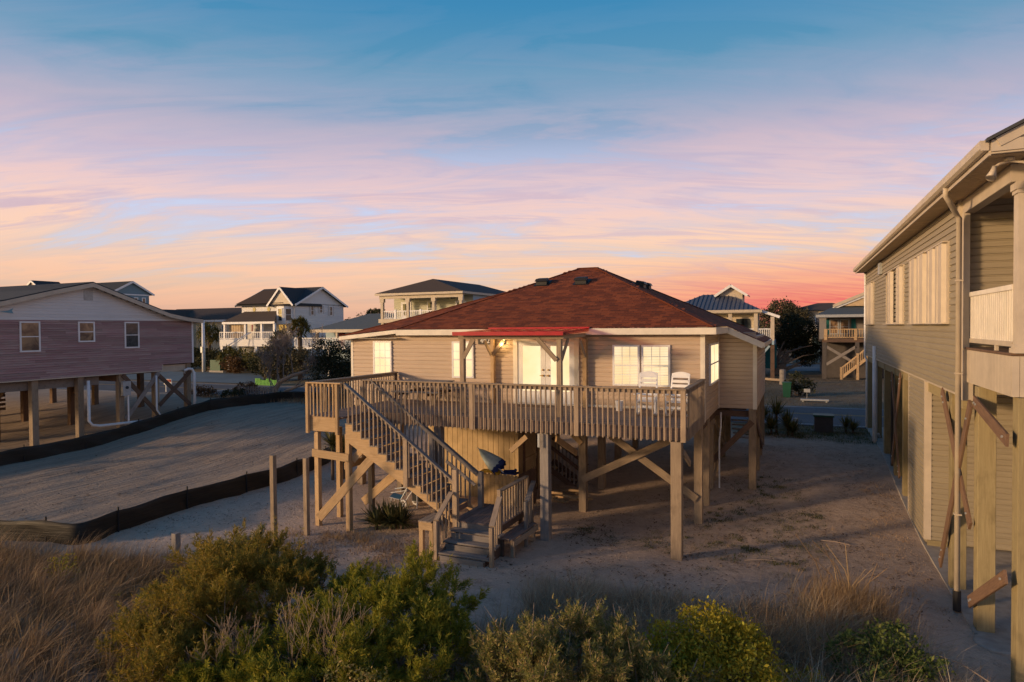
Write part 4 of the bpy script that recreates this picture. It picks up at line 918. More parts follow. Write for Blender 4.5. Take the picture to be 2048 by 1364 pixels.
# lower floor
z = 0.16
while z < RZ0-0.06:
    plank(G_, (RX+0.02, 20.2, z), (RX+0.02, 23.0, z), 0.145, lf, M['rsiding'], tb=0.03); plank(G_, (RX+0.02, 20.2, z), (6.6, 20.2, z), 0.145, fr, M['rsiding'], tb=0.03); z += 0.145
MB().box(RX+0.02, 8, 20.2, 23.0, 0.12, RZ0-0.05).build('lower_wall', M['rsiding'], G_)
MB().box(RX-0.015, RX+0.14, 20.16, 20.30, 0.2, RZ0-0.05).build('corner_trim', M['cream'], G_); MB().box(RX-0.012, RX+0.03, 22.9, 23.02, 0.2, RZ0-0.05).build('corner_trim', M['cream'], G_)
MB().box(RX+0.05, RX+0.5, 20.12, 20.18, 0.02, 0.2).build('sill_plate', M['treated'], G_)
sl_ = MB(); n = 44
for i in range(n):
    y0 = 14.75+(36.4-14.75)*i/n; y1 = 14.75+(36.4-14.75)*(i+1)/n
    sl_.quadbox([(RX-0.03, y0, gz(3, y0)-0.2), (9, y0, gz(3, y0)-0.2), (9, y1, gz(3, y1)-0.2), (RX-0.03, y1, gz(3, y1)-0.2), (RX-0.03, y0, gz(3, y0)+0.05), (9, y0, gz(3, y0)+0.05), (9, y1, gz(3, y1)+0.05), (RX-0.03, y1, gz(3, y1)+0.05)])
sl_.build('concrete_slab', M['concrete'], G_)
MB().box(7.6, 8.0, 23.1, 36.2, 0.1, RZ0).build('back_wall', M['darkgrey'], G_)
for x_, y_, s_, m_ in ((3.41, 12.95, 0.31, 'treated'), (3.30, 15.0, 0.29, 'treated'), (3.28, 17.2, 0.29, 'treated'), (3.3, 24.5, 0.28, 'treated'), (3.3, 26.6, 0.28, 'treated'), (3.3, 29.5, 0.28, 'treated'), (3.3, 33.0, 0.28, 'treated'), (3.3, 36.0, 0.28, 'treated'), (6.2, 15.0, 0.28, 'treated'), (6.2, 25, 0.28, 'treated'), (6.2, 29, 0.28, 'treated'), (6.2, 33, 0.28, 'treated')):
    beam('piling', G_, (x_, y_, gz(x_, y_)-0.3), (x_, y_, 4.73 if y_ < 16 else RZ0-0.05), s_, s_, M[m_], (0, 1, 0))
for p0, p1 in (((3.08, 17.8, 4.38), (3.08, 15.05, 2.0)), ((3.05, 17.75, 0.35), (3.05, 14.95, 4.4)), ((3.10, 14.9, 4.45), (3.10, 12.75, 4.05)), ((3.08, 15.1, 0.50), (3.08, 12.7, 1.85)), ((3.1, 24.6, 4.3), (3.1, 26.6, 1.0)), ((3.08, 24.6, 0.9), (3.08, 26.6, 4.2))):
    bo = beam('brace', G_, p0, p1, 0.045, 0.22, M['brown'])
    Vp0, Vp1 = Vector(p0), Vector(p1)
    for f_ in (0.05, 0.10, 0.92):
        c_ = Vp0.lerp(Vp1, f_); MB().tube([(c_.x-0.045, c_.y, c_.z), (c_.x-0.02, c_.y, c_.z)], 0.022, 8).build('bolt', M['steel'], bo)
MB().box(RX+0.06, RX+0.32, RY0, 20.2, RZ0-0.32, RZ0-0.05).build('girder', M['treated'], G_); MB().box(RX+0.06, RX+0.32, 23.0, RY1, RZ0-0.32, RZ0-0.05).build('girder', M['treated'], G_)
MB().tube([(RX+0.1, 27.6, 0.7), (RX+0.1, 27.6, 4.2)], 0.05, 8).build('drain_pipe', M['black'], G_)
pad = MB().lathe((3.42, 14.45, -0.1), [(0.40, 0), (0.41, 0.13), (0.38, 0.16), (0.05, 0.165)], 24).build('concrete_pad', M['concrete'], None); tag(pad, 'round concrete pad on the ground at the foot of the right house post', 'pad')
fx = thing('folded_chair', 'dark folded chair leaning under the porch of the right house', 'chair', (4.6, 17.6, 0.1))
for dx in (0, 0.35): beam('leg', fx, (4.6+dx, 17.5, 0.1), (4.62+dx, 17.8, 1.25), 0.035, 0.035, M['black'])
for z_ in (0.4, 0.8, 1.15): beam('slat', fx, (4.6, 17.5+0.26*z_, z_), (4.97, 17.5+0.26*z_, z_), 0.02, 0.12, M['dark'])

# ------------------------------------------------------------------ the house on the left
PXW, PYL, PYR = -34.5, 13.5, 29.1
Q_ = thing('purple_house', 'faded purple stilt house with white gable at the left beyond the silt fences', 'house', (-42, 21, 0.5))
MB().box(-56, PXW, PYL, 26.95, 3.56, 6.5).box(-56, PXW, 26.95, PYR, 3.9, 6.5).build('wall', M['purple'], Q_)
z = 3.56
while z < 6.48:
    h_ = min(0.118, 6.5-z)
    ye = PYR if z >= 3.89 else 26.95
    a = PYL
    while a < ye-0.05:                      # each course is laid in lengths
        e = min(a+rnd.uniform(2.6, 4.2), ye)
        if ye-e < 0.6: e = ye
        plank(Q_, (PXW, a+0.002, z), (PXW, e-0.002, z), h_, rg, M['purple'], tb=0.032); a = e
    z += 0.118
# gable (white siding) and curved rakes
rk = [(9.0, 5.6), (13.5, 6.35), (18.44, 7.36), (20.6, 7.95), (22.63, 8.45), (25.0, 7.64), (27.19, 6.90), (28.4, 6.68), (29.55, 6.56)]
def rkz(y_):
    for (a, za), (b__, zb_) in zip(rk, rk[1:]):
        if a <= y_ <= b__: return za+(zb_-za)*(y_-a)/(b__-a)
    return 5.0
z = 6.5
while z < 8.35:
    ys = [y_ for y_ in np.arange(13.5, 29.1, 0.05) if rkz(y_)-0.1 > z+0.06]
    if ys: plank(Q_, (PXW+0.012, ys[0], z), (PXW+0.012, ys[-1], z), 0.15, rg, M['whiteside'], 'gable_plank')
    z += 0.15
MB().prism([(PXW-0.2, 13.5, 6.5)] + [(PXW-0.2, y_, zz-0.12) for y_, zz in rk[1:]] + [(PXW-0.2, 29.1, 6.5)], (0.2, 0, 0)).build('gable', M['whiteside'], Q_)
for (a, za), (b__, zb_) in zip(rk, rk[1:]):
    MB().quadbox([(-56, a, za), (PXW+0.42, a, za), (PXW+0.42, b__, zb_), (-56, b__, zb_), (-56, a, za+0.08), (PXW+0.42, a, za+0.08), (PXW+0.42, b__, zb_+0.08), (-56, b__, zb_+0.08)]).build('roof', M['greyshingle'], Q_)
    MB().quadbox([(PXW+0.40, a, za-0.20), (PXW+0.44, a, za-0.20), (PXW+0.44, b__, zb_-0.20), (PXW+0.40, b__, zb_-0.20), (PXW+0.40, a, za+0.02), (PXW+0.44, a, za+0.02), (PXW+0.44, b__, zb_+0.02), (PXW+0.40, b__, zb_+0.02)]).build('rake_board', M['cream'], Q_)
MB().box(PXW, PXW+0.40, 29.1, 29.5, 6.38, 6.55).build('eave_return', M['cream'], Q_)
MB().box(PXW-0.01, PXW+0.035, PYL, 26.97, 3.50, 3.555).box(PXW-0.01, PXW+0.035, 26.90, 26.97, 3.555, 3.9).build('base_trim', M['cream'], Q_)
MB().box(PXW, PXW+0.03, PYL, PYR, 6.49, 6.53).build('band_board', M['whiteside'], Q_); MB().box(PXW-0.05, PXW+0.035, PYR-0.1, PYR+0.02, 3.9, 6.5).build('corner_trim', M['white'], Q_)
for y0, y1, z0, z1, pn in ((19.22, 20.16, 4.92, 6.42, 'curtain'), (22.02, 22.90, 5.34, 6.42, 'curtain'), (24.58, 25.46, 4.94, 6.42, 'darkglass')):
    window(Q_, (PXW, y0, z0), (0, 1, 0), rg, y1-y0, z1-z0, M[pn], M['white'], 1, 2, 0.075)
vb = MB().box(PXW, PXW+0.04, 22.35, 22.85, 7.55, 8.1).build('gable_vent', M['steel'], Q_)
for i in range(6): MB().box(PXW+0.038, PXW+0.055, 22.39, 22.81, 7.59+0.085*i, 7.65+0.085*i).build('louvre', M['steel'], vb)
MB().prism([(PXW+0.03, 18.35, 6.86), (PXW+0.03, 18.75, 6.93), (PXW+0.03, 18.98, 7.05), (PXW+0.03, 18.9, 6.92), (PXW+0.03, 18.98, 6.80), (PXW+0.03, 18.7, 6.83)], (0.03, 0, 0)).build('wall_ornament', M['blue'], Q_)
for y_ in (13.9, 17.0, 19.95, 22.2, 24.45, 26.65, 28.85):
    pil(Q_, -34.75, y_, 3.9 if y_ > 27 else 3.5, 0.30)
for x_ in (-39, -43.5, -48):
    for y_ in (17.0, 20.5, 24.45, 28.85): pil(Q_, x_, y_, 3.5, 0.30, M['brown'])
MB().box(-35.2, -34.95, PYL, 23.4, 3.0, 3.5).build('skirt_beam', M['grey'], Q_)
MB().box(-56, -34.8, 28.7, 28.95, 3.4, 3.88).build('girder', M['dark'], Q_); MB().box(-56, -34.8, 24.3, 24.55, 3.1, 3.5).build('girder', M['dark'], Q_); MB().box(-55.8, -34.7, PYL+.2, 26.9, 3.45, 3.56).build('floor_frame', M['dark'], Q_)
bq = lambda p0, p1, m_='brown': beam('brace', Q_, p0, p1, 0.06, 0.24, M[m_])
bq((-34.55, 24.5, 3.45), (-34.55, 26.7, 0.95)); bq((-34.50, 24.6, 0.95), (-34.50, 26.7, 3.45), 'grey'); bq((-34.55, 26.7, 3.3), (-34.55, 28.9, 1.3), 'dark'); bq((-34.50, 26.7, 1.5), (-34.50, 28.9, 3.4), 'dark')
for y_ in (20.5, 24.45): bq((-43.5, y_, 2.2), (-41.5, y_, 3.4), 'dark'); bq((-43.5, y_, 2.2), (-45.5, y_, 3.4), 'dark'); bq((-39, y_, 2.2), (-37.4, y_, 3.4), 'dark')
for i in range(9): beam('wall_slat', Q_, (-44.6, 15.0, 1.2+0.27*i), (-44.6, 24.0, 1.2+0.27*i), 0.04, 0.16, M['dark'])
MB().box(-36.3, -34.7, 27.0, 28.7, 3.45, 3.85).build('utility_duct', M['cream'], Q_)
mbx = MB().box(-34.45, -34.28, 24.3, 24.78, 2.3, 3.1).build('meter_box', M['steel'], Q_); MB().tube([(-34.30, 24.54, 2.75), (-34.24, 24.54, 2.75)], 0.09, 12).build('meter', M['darkglass'], mbx)
MB().tube([(-34.36, 24.66, 2.3), (-34.36, 24.66, 0.3)], 0.045, 8).build('conduit', M['pvc'], Q_)
MB().tube([(-34.3, 22.4, 3.3), (-34.3, 22.4, 1.15), (-34.25, 22.55, 0.92), (-34.2, 22.9, 0.84), (-34.15, 25.8, 0.76), (-34.1, 27.4, 0.74)], 0.075, 10).build('drain_pipe', M['pvc'], Q_, True)
MB().tube([(-34.2, 26.3, 3.3), (-34.2, 26.3, 1.3), (-34.15, 26.5, 0.95), (-34.1, 27.0, 0.88)], 0.05, 8).build('drain_pipe', M['pvc'], Q_, True)
MB().tube([(-34.4, 28.35, 3.3), (-34.35, 28.36, 3.46), (-34.3, 28.55, 3.55), (-34.25, 28.8, 3.52), (-34.2, 28.9, 3.3), (-34.2, 28.9, 0.6)], 0.085, 10).build('drain_pipe', M['pvc'], Q_, True)
bn_ = MB().box(-44.5, -44.46, 21.3, 23.2, 1.75, 2.75).build('banner', M['navy'], None); W[bn_] = bn_.matrix_basis.copy(); tag(bn_, 'navy banner with two white blocks hung on the slats under the purple house', 'banner')
for y0, y1 in ((21.5, 21.8), (22.5, 22.9)): MB().box(-44.46, -44.45, y0, y1, 1.85, 2.65).build('stripe', M['white'], bn_)
MB().box(-44.46, -44.452, 21.8, 22.1, 2.15, 2.35).build('stripe', M['white'], bn_)

# ------------------------------------------------------------------ houses across the street
def hrail(T_, p0, p1, z0, z1, mat, sp=0.28, name='railing'):
    p0, p1 = Vector(p0), Vector(p1); L = (p1-p0).length; mb = MB(); n = max(2, int(L/sp))
    mb.bar((p0.x, p0.y, z1), (p1.x, p1.y, z1), 0.08, 0.09).bar((p0.x, p0.y, z0), (p1.x, p1.y, z0), 0.06, 0.08)
    for i in range(n+1): p = p0.lerp(p1, i/n); mb.bar((p.x, p.y, z0), (p.x, p.y, z1), 0.06, 0.06, (0, 1, 0))
    return mb.build(name, mat, T_)
def hip(T_, x0, x1, y0, y1, z0, rise, mat, inset=None, t=0.12, name='roof'):
    w_ = min(x1-x0, y1-y0)/2 if inset is None else inset
    b_ = [(x0, y0, z0), (x1, y0, z0), (x1, y1, z0), (x0, y1, z0)]
    if (x1-x0) >= (y1-y0): rA, rB = (x0+w_, (y0+y1)/2, z0+rise), (x1-w_, (y0+y1)/2, z0+rise); F_ = [[b_[0], b_[1], rB, rA], [b_[2], b_[3], rA, rB], [b_[1], b_[2], rB], [b_[3], b_[0], rA]]
    else: rA, rB = ((x0+x1)/2, y0+w_, z0+rise), ((x0+x1)/2, y1-w_, z0+rise); F_ = [[b_[1], b_[2], rB, rA], [b_[3], b_[0], rA, rB], [b_[0], b_[1], rA], [b_[2], b_[3], rB]]
    mb = MB()
    for q in F_: mb.face(q)
    mb.face(b_[::-1]); o_ = mb.build(name, mat, T_, fix=False)
    return o_
def gable(T_, x0, x1, y0, y1, z0, rise, mat, wall, axis='x', name='roof', over=0.4):
    """ridge along axis; adds roof slabs and gable end walls"""
    mb = MB(); t = 0.14
    if axis == 'x':
        ym = (y0+y1)/2; s = rise/(ym-y0)
        for ya, yb in ((y0-over, ym), (y1+over, ym)):
            za = z0-s*over; mb.quadbox([(x0-over, min(ya, yb), za if ya < yb else z0+rise), (x1+over, min(ya, yb), za if ya < yb else z0+rise), (x1+over, max(ya, yb), z0+rise if ya < yb else za), (x0-over, max(ya, yb), z0+rise if ya < yb else za)] + [(p[0], p[1], p[2]+t) for p in [(x0-over, min(ya, yb), za if ya < yb else z0+rise), (x1+over, min(ya, yb), za if ya < yb else z0+rise), (x1+over, max(ya, yb), z0+rise if ya < yb else za), (x0-over, max(ya, yb), z0+rise if ya < yb else za)]])
        ro = mb.build(name, mat, T_)
        for xx in (x0, x1-0.1): MB().prism([(xx, y0, z0-0.02), (xx, y1, z0-0.02), (xx, ym, z0+rise-0.02)], (0.1, 0, 0)).build('gable_wall', wall, T_)
        for xx in (x0-over-0.02, x1+over-0.02):
            for ya in (y0-over, y1+over): beam('rake_board', T_, (xx+0.02, ya, z0-s*over+0.02), (xx+0.02, ym, z0+rise+0.02), 0.05, 0.24, M['white'])
    else:
        xm = (x0+x1)/2; s = rise/(xm-x0)
        for xa in (x0-over, x1+over):
            za = z0-s*over; a_, b_ = (xa, xm) if xa < xm else (xm, xa); zA, zB = (za, z0+rise) if xa < xm else (z0+rise, za)
            P = [(a_, y0-over, zA), (b_, y0-over, zB), (b_, y1+over, zB), (a_, y1+over, zA)]; mb.quadbox(P+[(p[0], p[1], p[2]+t) for p in P])
        ro = mb.build(name, mat, T_)
        for yy in (y0, y1-0.1): MB().prism([(x0, yy, z0-0.02), (x1, yy, z0-0.02), (xm, yy, z0+rise-0.02)], (0, 0.1, 0)).build('gable_wall', wall, T_)
        for xa in (x0-over, x1+over): beam('rake_board', T_, (xa, y0-over, z0-s*over+0.02), (xm, y0-over, z0+rise+0.02), 0.05, 0.24, M['white'])
    return ro
def courses(T_, p0, p1, z0, z1, out, mat, h_=0.22):
    z = z0
    while z < z1-0.05: plank(T_, (p0[0], p0[1], z), (p1[0], p1[1], z), min(h_, z1-z), out, mat, tb=0.03); z += h_
GZ = 0.85
# white house with a bay and a porch
A_ = thing('white_house', 'white two storey house with bay window, brown porch roof and dark main roof', 'house', (-60.5, 66, GZ))
MB().box(-64.7, -56.06, 62, 71.2, 2.5, 9.1).build('wall', M['whiteside'], A_)
courses(A_, (-64.7, 62), (-56.06, 62), 3.0, 9.0, fr, M['whiteside']); courses(A_, (-56.06, 62), (-56.06, 71.2), 3.0, 9.0, rg, M['whiteside'])
gable(A_, -65.0, -56.06, 62, 71.2, 9.05, 2.15, M['greyshingle'], M['whiteside'], 'x', over=0.45)
hip(A_, -65.3, -57.5, 61.5, 66.5, 9.15, 1.8, M['brownshingle'], 2.2)
gable(A_, -59.7, -56.1, 61.6, 66.5, 9.05, 1.95, M['greyshingle'], M['cream'], 'y', over=0.25)
MB().prism([(-58.7, 62, 6.6), (-58.1, 61.1, 6.6), (-57.0, 61.1, 6.6), (-56.4, 62, 6.6)], (0, 0, 2.2)).build('bay', M['white'], A_)
MB().prism([(-58.9, 62, 8.8), (-58.2, 60.9, 8.8), (-56.9, 60.9, 8.8), (-56.2, 62, 8.8)], (0, 0, 0.15)).build('bay_roof', M['brownshingle'], A_)
window(A_, (-57.9, 61.1, 6.9), (1, 0, 0), fr, 0.75, 1.6, M['darkglass'], M['white'], 1, 2, 0.09); window(A_, (-58.62, 61.9, 6.9), (0.55, -0.835, 0), (-0.835, -0.55, 0), 0.8, 1.6, M['darkglass'], M['white'], 1, 2, 0.09)
window(A_, (-56.92, 61.2, 6.9), (0.55, 0.835, 0), (0.835, -0.55, 0), 0.8, 1.6, M['darkglass'], M['white'], 1, 2, 0.09)
for y0, z0, h_ in ((64.7, 7.65, 1.25), (66.35, 7.95, 0.95), (68.3, 7.65, 1.25)): window(A_, (-56.06, y0, z0), (0, 1, 0), rg, 0.62, h_, M['darkglass'], M['white'], 1, 2, 0.09, shutters=(0.28, M['steel']))
for x_ in (-62.6, -60.2): MB().tube([(x_, 61.98, 8.45), (x_, 61.93, 8.45)], 0.26, 16).build('round_window', M['darkglass'], A_)
# its porch
PXa, PXb = -65.2, -56.75
MB().quadbox([(PXa, 59.3, 6.80), (PXb, 59.3, 6.72), (-59.0, 62, 8.1), (-64.2, 62, 8.1), (PXa, 59.3, 6.92), (PXb, 59.3, 6.84), (-59.0, 62, 8.22), (-64.2, 62, 8.22)]).build('porch_roof', M['brownshingle'], A_)
MB().box(PXa, PXb, 59.25, 59.3, 6.62, 6.88).build('fascia', M['white'], A_)
MB().box(-65.8, -56.8, 59.4, 62, 3.9, 4.75).build('porch_floor', M['whiteside'], A_)
for x_ in (-65.0, -61.6, -59.0, -57.0): MB().box(x_-0.13, x_+0.13, 59.42, 59.68, 4.75, 6.66).build('porch_column', M['white'], A_)
for x_ in (-65.6, -63.0, -60.0, -57.2): MB().box(x_-0.2, x_+0.2, 59.5, 59.9, GZ, 3.9).build('pier', M['white'], A_)
hrail(A_, (-65.8, 59.45), (-61.9, 59.45), 4.85, 5.62, M['white']); hrail(A_, (-60.5, 59.45), (-56.9, 59.45), 4.85, 5.62, M['white'])
dr_ = MB()
for i in range(14): a = -64.7+i*0.21; dr_.quadbox([(a, 59.9, 4.8), (a+0.2, 59.9+0.05*(i % 2), 4.8), (a+0.2, 60.0, 4.8), (a, 60.0, 4.8), (a, 59.9, 6.6), (a+0.2, 59.9+0.05*(i % 2), 6.6), (a+0.2, 60, 6.6), (a, 60, 6.6)])
dr_.build('porch_curtain', M['soffit'], A_); MB().box(-58.6, -57.4, 61.95, 61.99, 4.8, 6.5).build('door', M['darkglass'], A_)
fg_ = MB().prism([(-60.4, 59.3, 6.5), (-60.15, 59.3, 6.5), (-60.2, 59.25, 5.7), (-60.35, 59.25, 5.75)], (0, 0.04, 0)).build('flag', M['white'], A_); fg_.data.materials[0] = M['maroon']
stp = MB()
for s_ in (0, 1.2):
    stp.bar((-60.6, 59.4-s_*0.2, 5.6), (-62.4, 58.2-s_*0.6, 4.0), 0.09, 0.1).bar((-62.4, 58.2-s_*0.6, 4.0), (-61.0, 57.2-s_*0.4, 2.2), 0.09, 0.1)
stp.build('stair_rail', M['white'], A_)
for i in range(8): MB().box(-62.3+0.16*i, -61.6+0.16*i, 57.0-0.1*i, 58.4-0.1*i, 2.9-0.24*i, 3.0-0.24*i).build('step', M['white'], A_)
# cream house further left
B_ = thing('cream_house', 'long low cream house with brown roof partly hidden by the purple house', 'house', (-82, 75, GZ))
MB().box(-92, -72, 70, 80, GZ, 7.5).build('wall', M['creamside'], B_); gable(B_, -92, -72, 70, 80, 7.5, 1.7, M['brownshingle'], M['creamside'], 'x'); gable(B_, -91, -84.6, 68.0, 74, 7.2, 1.75, M['brownshingle'], M['creamside'], 'y')
MB().box(-91, -84.6, 68.0, 70, GZ, 7.2).build('wall', M['creamside'], B_); MB().box(-92.4, -71.6, 69.5, 69.6, 7.1, 7.4).build('fascia', M['white'], B_)
for x_ in (-80, -77, -74.5): window(B_, (x_, 70, 5.0), (1, 0, 0), fr, 1.0, 1.6, M['darkglass'], M['white'], 1, 2, 0.1)
# teal house behind the purple one
E_ = thing('teal_house', 'blue grey gabled house rising behind the purple house roof', 'house', (-86, 57.5, GZ))
MB().box(-94, -79, 55.2, 59.9, GZ, 10.75).build('wall', M['teal'], E_); gable(E_, -95.5, -79, 54.7, 60.2, 10.75, 1.45, M['greyshingle'], M['teal'], 'x', over=0.3)
courses(E_, (-79, 55.2), (-79, 59.9), 8.2, 10.6, rg, M['teal'], 0.25); MB().box(-79.0, -78.93, 55.1, 60.0, 10.5, 10.66).build('band_board', M['white'], E_)
for y0 in (57.75, 58.85): window(E_, (-79, y0, 9.45), (0, 1, 0), rg, 0.55, 0.8, M['curtain'], M['white'], 1, 1, 0.1, sash=False)
gable(E_, -94.6, -92.4, 53.9, 57.1, 11.9, 0.7, M['greyshingle'], M['cream'], 'y', over=0.2)
# grey roofed house with white deck railing
J_ = thing('grey_roof_house', 'low house with grey roof and white porch railing behind the bushes', 'house', (-43, 59, GZ))
MB().box(-47.8, -36, 57.6, 66, 2.2, 5.75).build('wall', M['mint'], J_)
MB().quadbox([(-48.4, 55.9, 5.75), (-36, 55.9, 5.75), (-36, 62, 7.55), (-45.2, 62, 7.55), (-48.4, 55.9, 5.87), (-36, 55.9, 5.87), (-36, 62, 7.65), (-45.2, 62, 7.65)]).build('roof', M['bluegrey'], J_)
MB().face([(-48.4, 55.9, 5.87), (-45.2, 62, 7.65), (-48.4, 66, 5.87)]).build('roof', M['bluegrey'], J_)
MB().box(-48.5, -36, 55.82, 55.89, 5.55, 5.88).build('fascia', M['cream'], J_); MB().box(-50.5, -36, 55.6, 57.6, 3.75, 4.0).build('deck_floor', M['white'], J_)
for x_ in (-47.7, -45.0, -42.3): MB().box(x_-0.12, x_+0.12, 55.95, 56.19, 4.0, 5.6).build('porch_column', M['cream'], J_)
hrail(J_, (-50.4, 55.6), (-38, 55.6), 4.1, 4.95, M['white'], 0.2); MB().box(-46.3, -45.2, 57.5, 57.59, 4.0, 5.5).build('door', M['maroon'], J_)
for x_ in (-50, -46, -42): MB().box(x_-0.12, x_+0.12, 55.8, 56.04, GZ, 3.75).build('pier', M['white'], J_)
# two storey house seen over the red roof
K_ = thing('porch_house', 'tall pale green house with white upper porch and hipped dark roof behind the red roof', 'house', (-34.5, 62, GZ))
MB().box(-39.3, -29.9, 58.4, 72, GZ, 9.3).build('wall', M['palegreen'], K_); courses(K_, (-39.3, 58.4), (-29.9, 58.4), 6.9, 9.2, fr, M['palegreen']); 
MB().box(-29.9, -29.86, 58.4, 72, 6.5, 9.3).build('side_wall', M['mint'], K_)
hip(K_, -39.75, -29.55, 55.6, 72.5, 9.50, 1.55, M['greyshingle'], 3.1)
hp = MB(); hp.face([(-39.75, 55.6, 9.52), (-29.55, 55.6, 9.52), (-34.65, 58.68, 11.06)]); hp.build('roof_front', M['brownshingle'], K_, fix=False)
MB().box(-39.75, -29.55, 55.56, 55.64, 9.28, 9.50).build('fascia', M['cream'], K_); MB().box(-29.6, -29.52, 55.64, 72.4, 9.28, 9.50).build('fascia', M['cream'], K_)
MB().box(-39.4, -29.7, 55.85, 56.1, 8.95, 9.28).build('porch_beam', M['cream'], K_); MB().box(-39.5, -29.6, 55.8, 58.4, 6.5, 6.9).build('porch_floor', M['cream'], K_); MB().box(-39.3, -29.8, 56.1, 58.4, 9.22, 9.27).build('porch_ceiling', M['palegreen'], K_)
for x_ in (-39.1, -36.0, -33.0, -29.95):
    MB().box(x_-0.14, x_+0.14, 55.85, 56.13, 6.9, 8.95).box(x_-0.24, x_+0.24, 55.83, 56.15, 8.6, 8.95).build('porch_column', M['cream'], K_); MB().box(x_-0.16, x_+0.16, 55.9, 56.2, GZ, 6.5).build('pier', M['cream'], K_)
hrail(K_, (-39.0, 55.95), (-30, 55.95), 6.98, 7.68, M['white'], 0.22)
for x_ in (-37.5, -34.5, -31.5): MB().box(x_-0.1, x_+0.1, 55.87, 56.03, 6.9, 7.85).build('railing_post', M['white'], K_)
for x_ in (-38.4, -31.9): MB().box(x_, x_+1.25, 58.33, 58.39, 6.9, 8.7).build('door', M['white'], K_); MB().box(x_+0.25, x_+1.0, 58.30, 58.328, 7.3, 8.5).build('door_glass', M['darkglass'], K_)
window(K_, (-35.2, 58.4, 7.3), (1, 0, 0), fr, 1.1, 1.4, M['darkglass'], M['white'], 2, 2, 0.09)
for y_ in (60.5, 62): window(K_, (-29.86, y_, 7.6), (0, 1, 0), rg, 0.9, 1.3, M['curtain'], M['white'], 1, 2, 0.1)
fn = MB().tube([(-31.6, 57, 9.2), (-31.6, 57, 8.85)], 0.05, 8); 
for i in range(4): a = i*math.pi/2; fn.bar((-31.6, 57, 8.86), (-31.6+0.75*math.cos(a), 57+0.75*math.sin(a), 8.86), 0.16, 0.02)
fn.build('ceiling_fan', M['black'], K_)
# metal roofed house with a cupola
N_ = thing('metal_roof_house', 'raised house with ribbed metal roof, white cupola and porch beyond the red roof', 'house', (-7, 70, GZ))
MB().box(-9.2, -3.7, 67.4, 74, 4.3, 7.35).build('wall', M['creamside'], N_); MB().box(-9.2, -3.5, 68.2, 74, GZ, 4.1).build('lower_wall', M['darkgrey'], N_)
MB().box(-4.2, -1.9, 70.5, 70.6, 1.6, 4.0).build('lower_panel', M['tealdark'], N_)
ro = hip(N_, -12.6, -3.05, 65.8, 74.4, 7.42, 1.75, M['metalroof'], 3.6)
fx0, apx, apy = 65.8, -7.83, 70.1
for i in range(24):
    x_ = -12.6+0.41*i; 
    if x_ > -3.1: break
    # standing seam up the front slope, cut at the hips
    if x_ < -9.0: top = (x_+12.6)/3.6
    elif x_ > -6.65: top = (-3.05-x_)/3.6
    else: top = 1.0
    if top < 0.05: continue
    MB().bar((x_, 65.8, 7.45), (x_, 65.8+4.3*top, 7.45+1.75*top), 0.05, 0.08).build('roof_seam', M['metalroof'], ro)
MB().box(-12.6, -3.05, 65.72, 65.79, 7.18, 7.45).build('fascia', M['cream'], N_); MB().box(-12.6, -3.15, 65.9, 67.4, 7.12, 7.18).build('porch_ceiling', M['cream'], N_)
MB().quadbox([(-3.05, 66.2, 7.32), (-1.55, 66.2, 6.75), (-1.55, 73, 6.75), (-3.05, 73, 7.32), (-3.05, 66.2, 7.42), (-1.55, 66.2, 6.85), (-1.55, 73, 6.85), (-3.05, 73, 7.42)]).build('side_roof', M['metalroof'], N_); beam('fascia', N_, (-3.05, 66.18, 7.28), (-1.52, 66.18, 6.72), 0.06, 0.25, M['white'])
MB().box(-7.25, -5.08, 69.6, 72.5, 8.2, 9.25).build('cupola_wall', M['cream'], N_); gable(N_, -7.25, -5.08, 69.6, 72.5, 9.25, 0.72, M['metalroof'], M['cream'], 'y', 'cupola_roof', 0.5)
MB().box(-9.4, -2.2, 66.0, 67.4, 4.1, 4.5).build('porch_floor', M['mint'], N_); MB().box(-3.7, -2.0, 66.0, 72, 4.1, 4.5).build('porch_floor', M['mint'], N_)
for x_, y_, zt in ((-8.6, 66.2, 7.2), (-5.95, 66.2, 7.2), (-3.62, 66.2, 7.2), (-2.15, 66.3, 6.75)): MB().box(x_-0.17, x_+0.17, y_-0.15, y_+0.15, 4.5, zt).build('porch_column', M['cream'], N_); MB().box(x_-0.18, x_+0.18, y_-0.15, y_+0.15, GZ, 4.1).build('pier', M['dark' if x_ > -3 else 'steel'], N_)
hrail(N_, (-9.3, 66.1), (-3.7, 66.1), 4.65, 5.6, M['white']); hrail(N_, (-3.5, 66.15), (-2.2, 66.2), 4.65, 5.6, M['white'], 0.16)
for x_ in (-8.2, -5.5, -4.9): MB().box(x_, x_+0.7, 67.3, 67.38, 4.6, 6.6).build('door', M['darkglass'], N_)
MB().box(-9.1, -3.75, 67.32, 67.39, 6.45, 6.65).build('band_board', M['cream'], N_); beam('brace', N_, (-3.55, 66.2, 2.6), (-2.4, 66.2, 4.0), 0.12, 0.2, M['mint'])
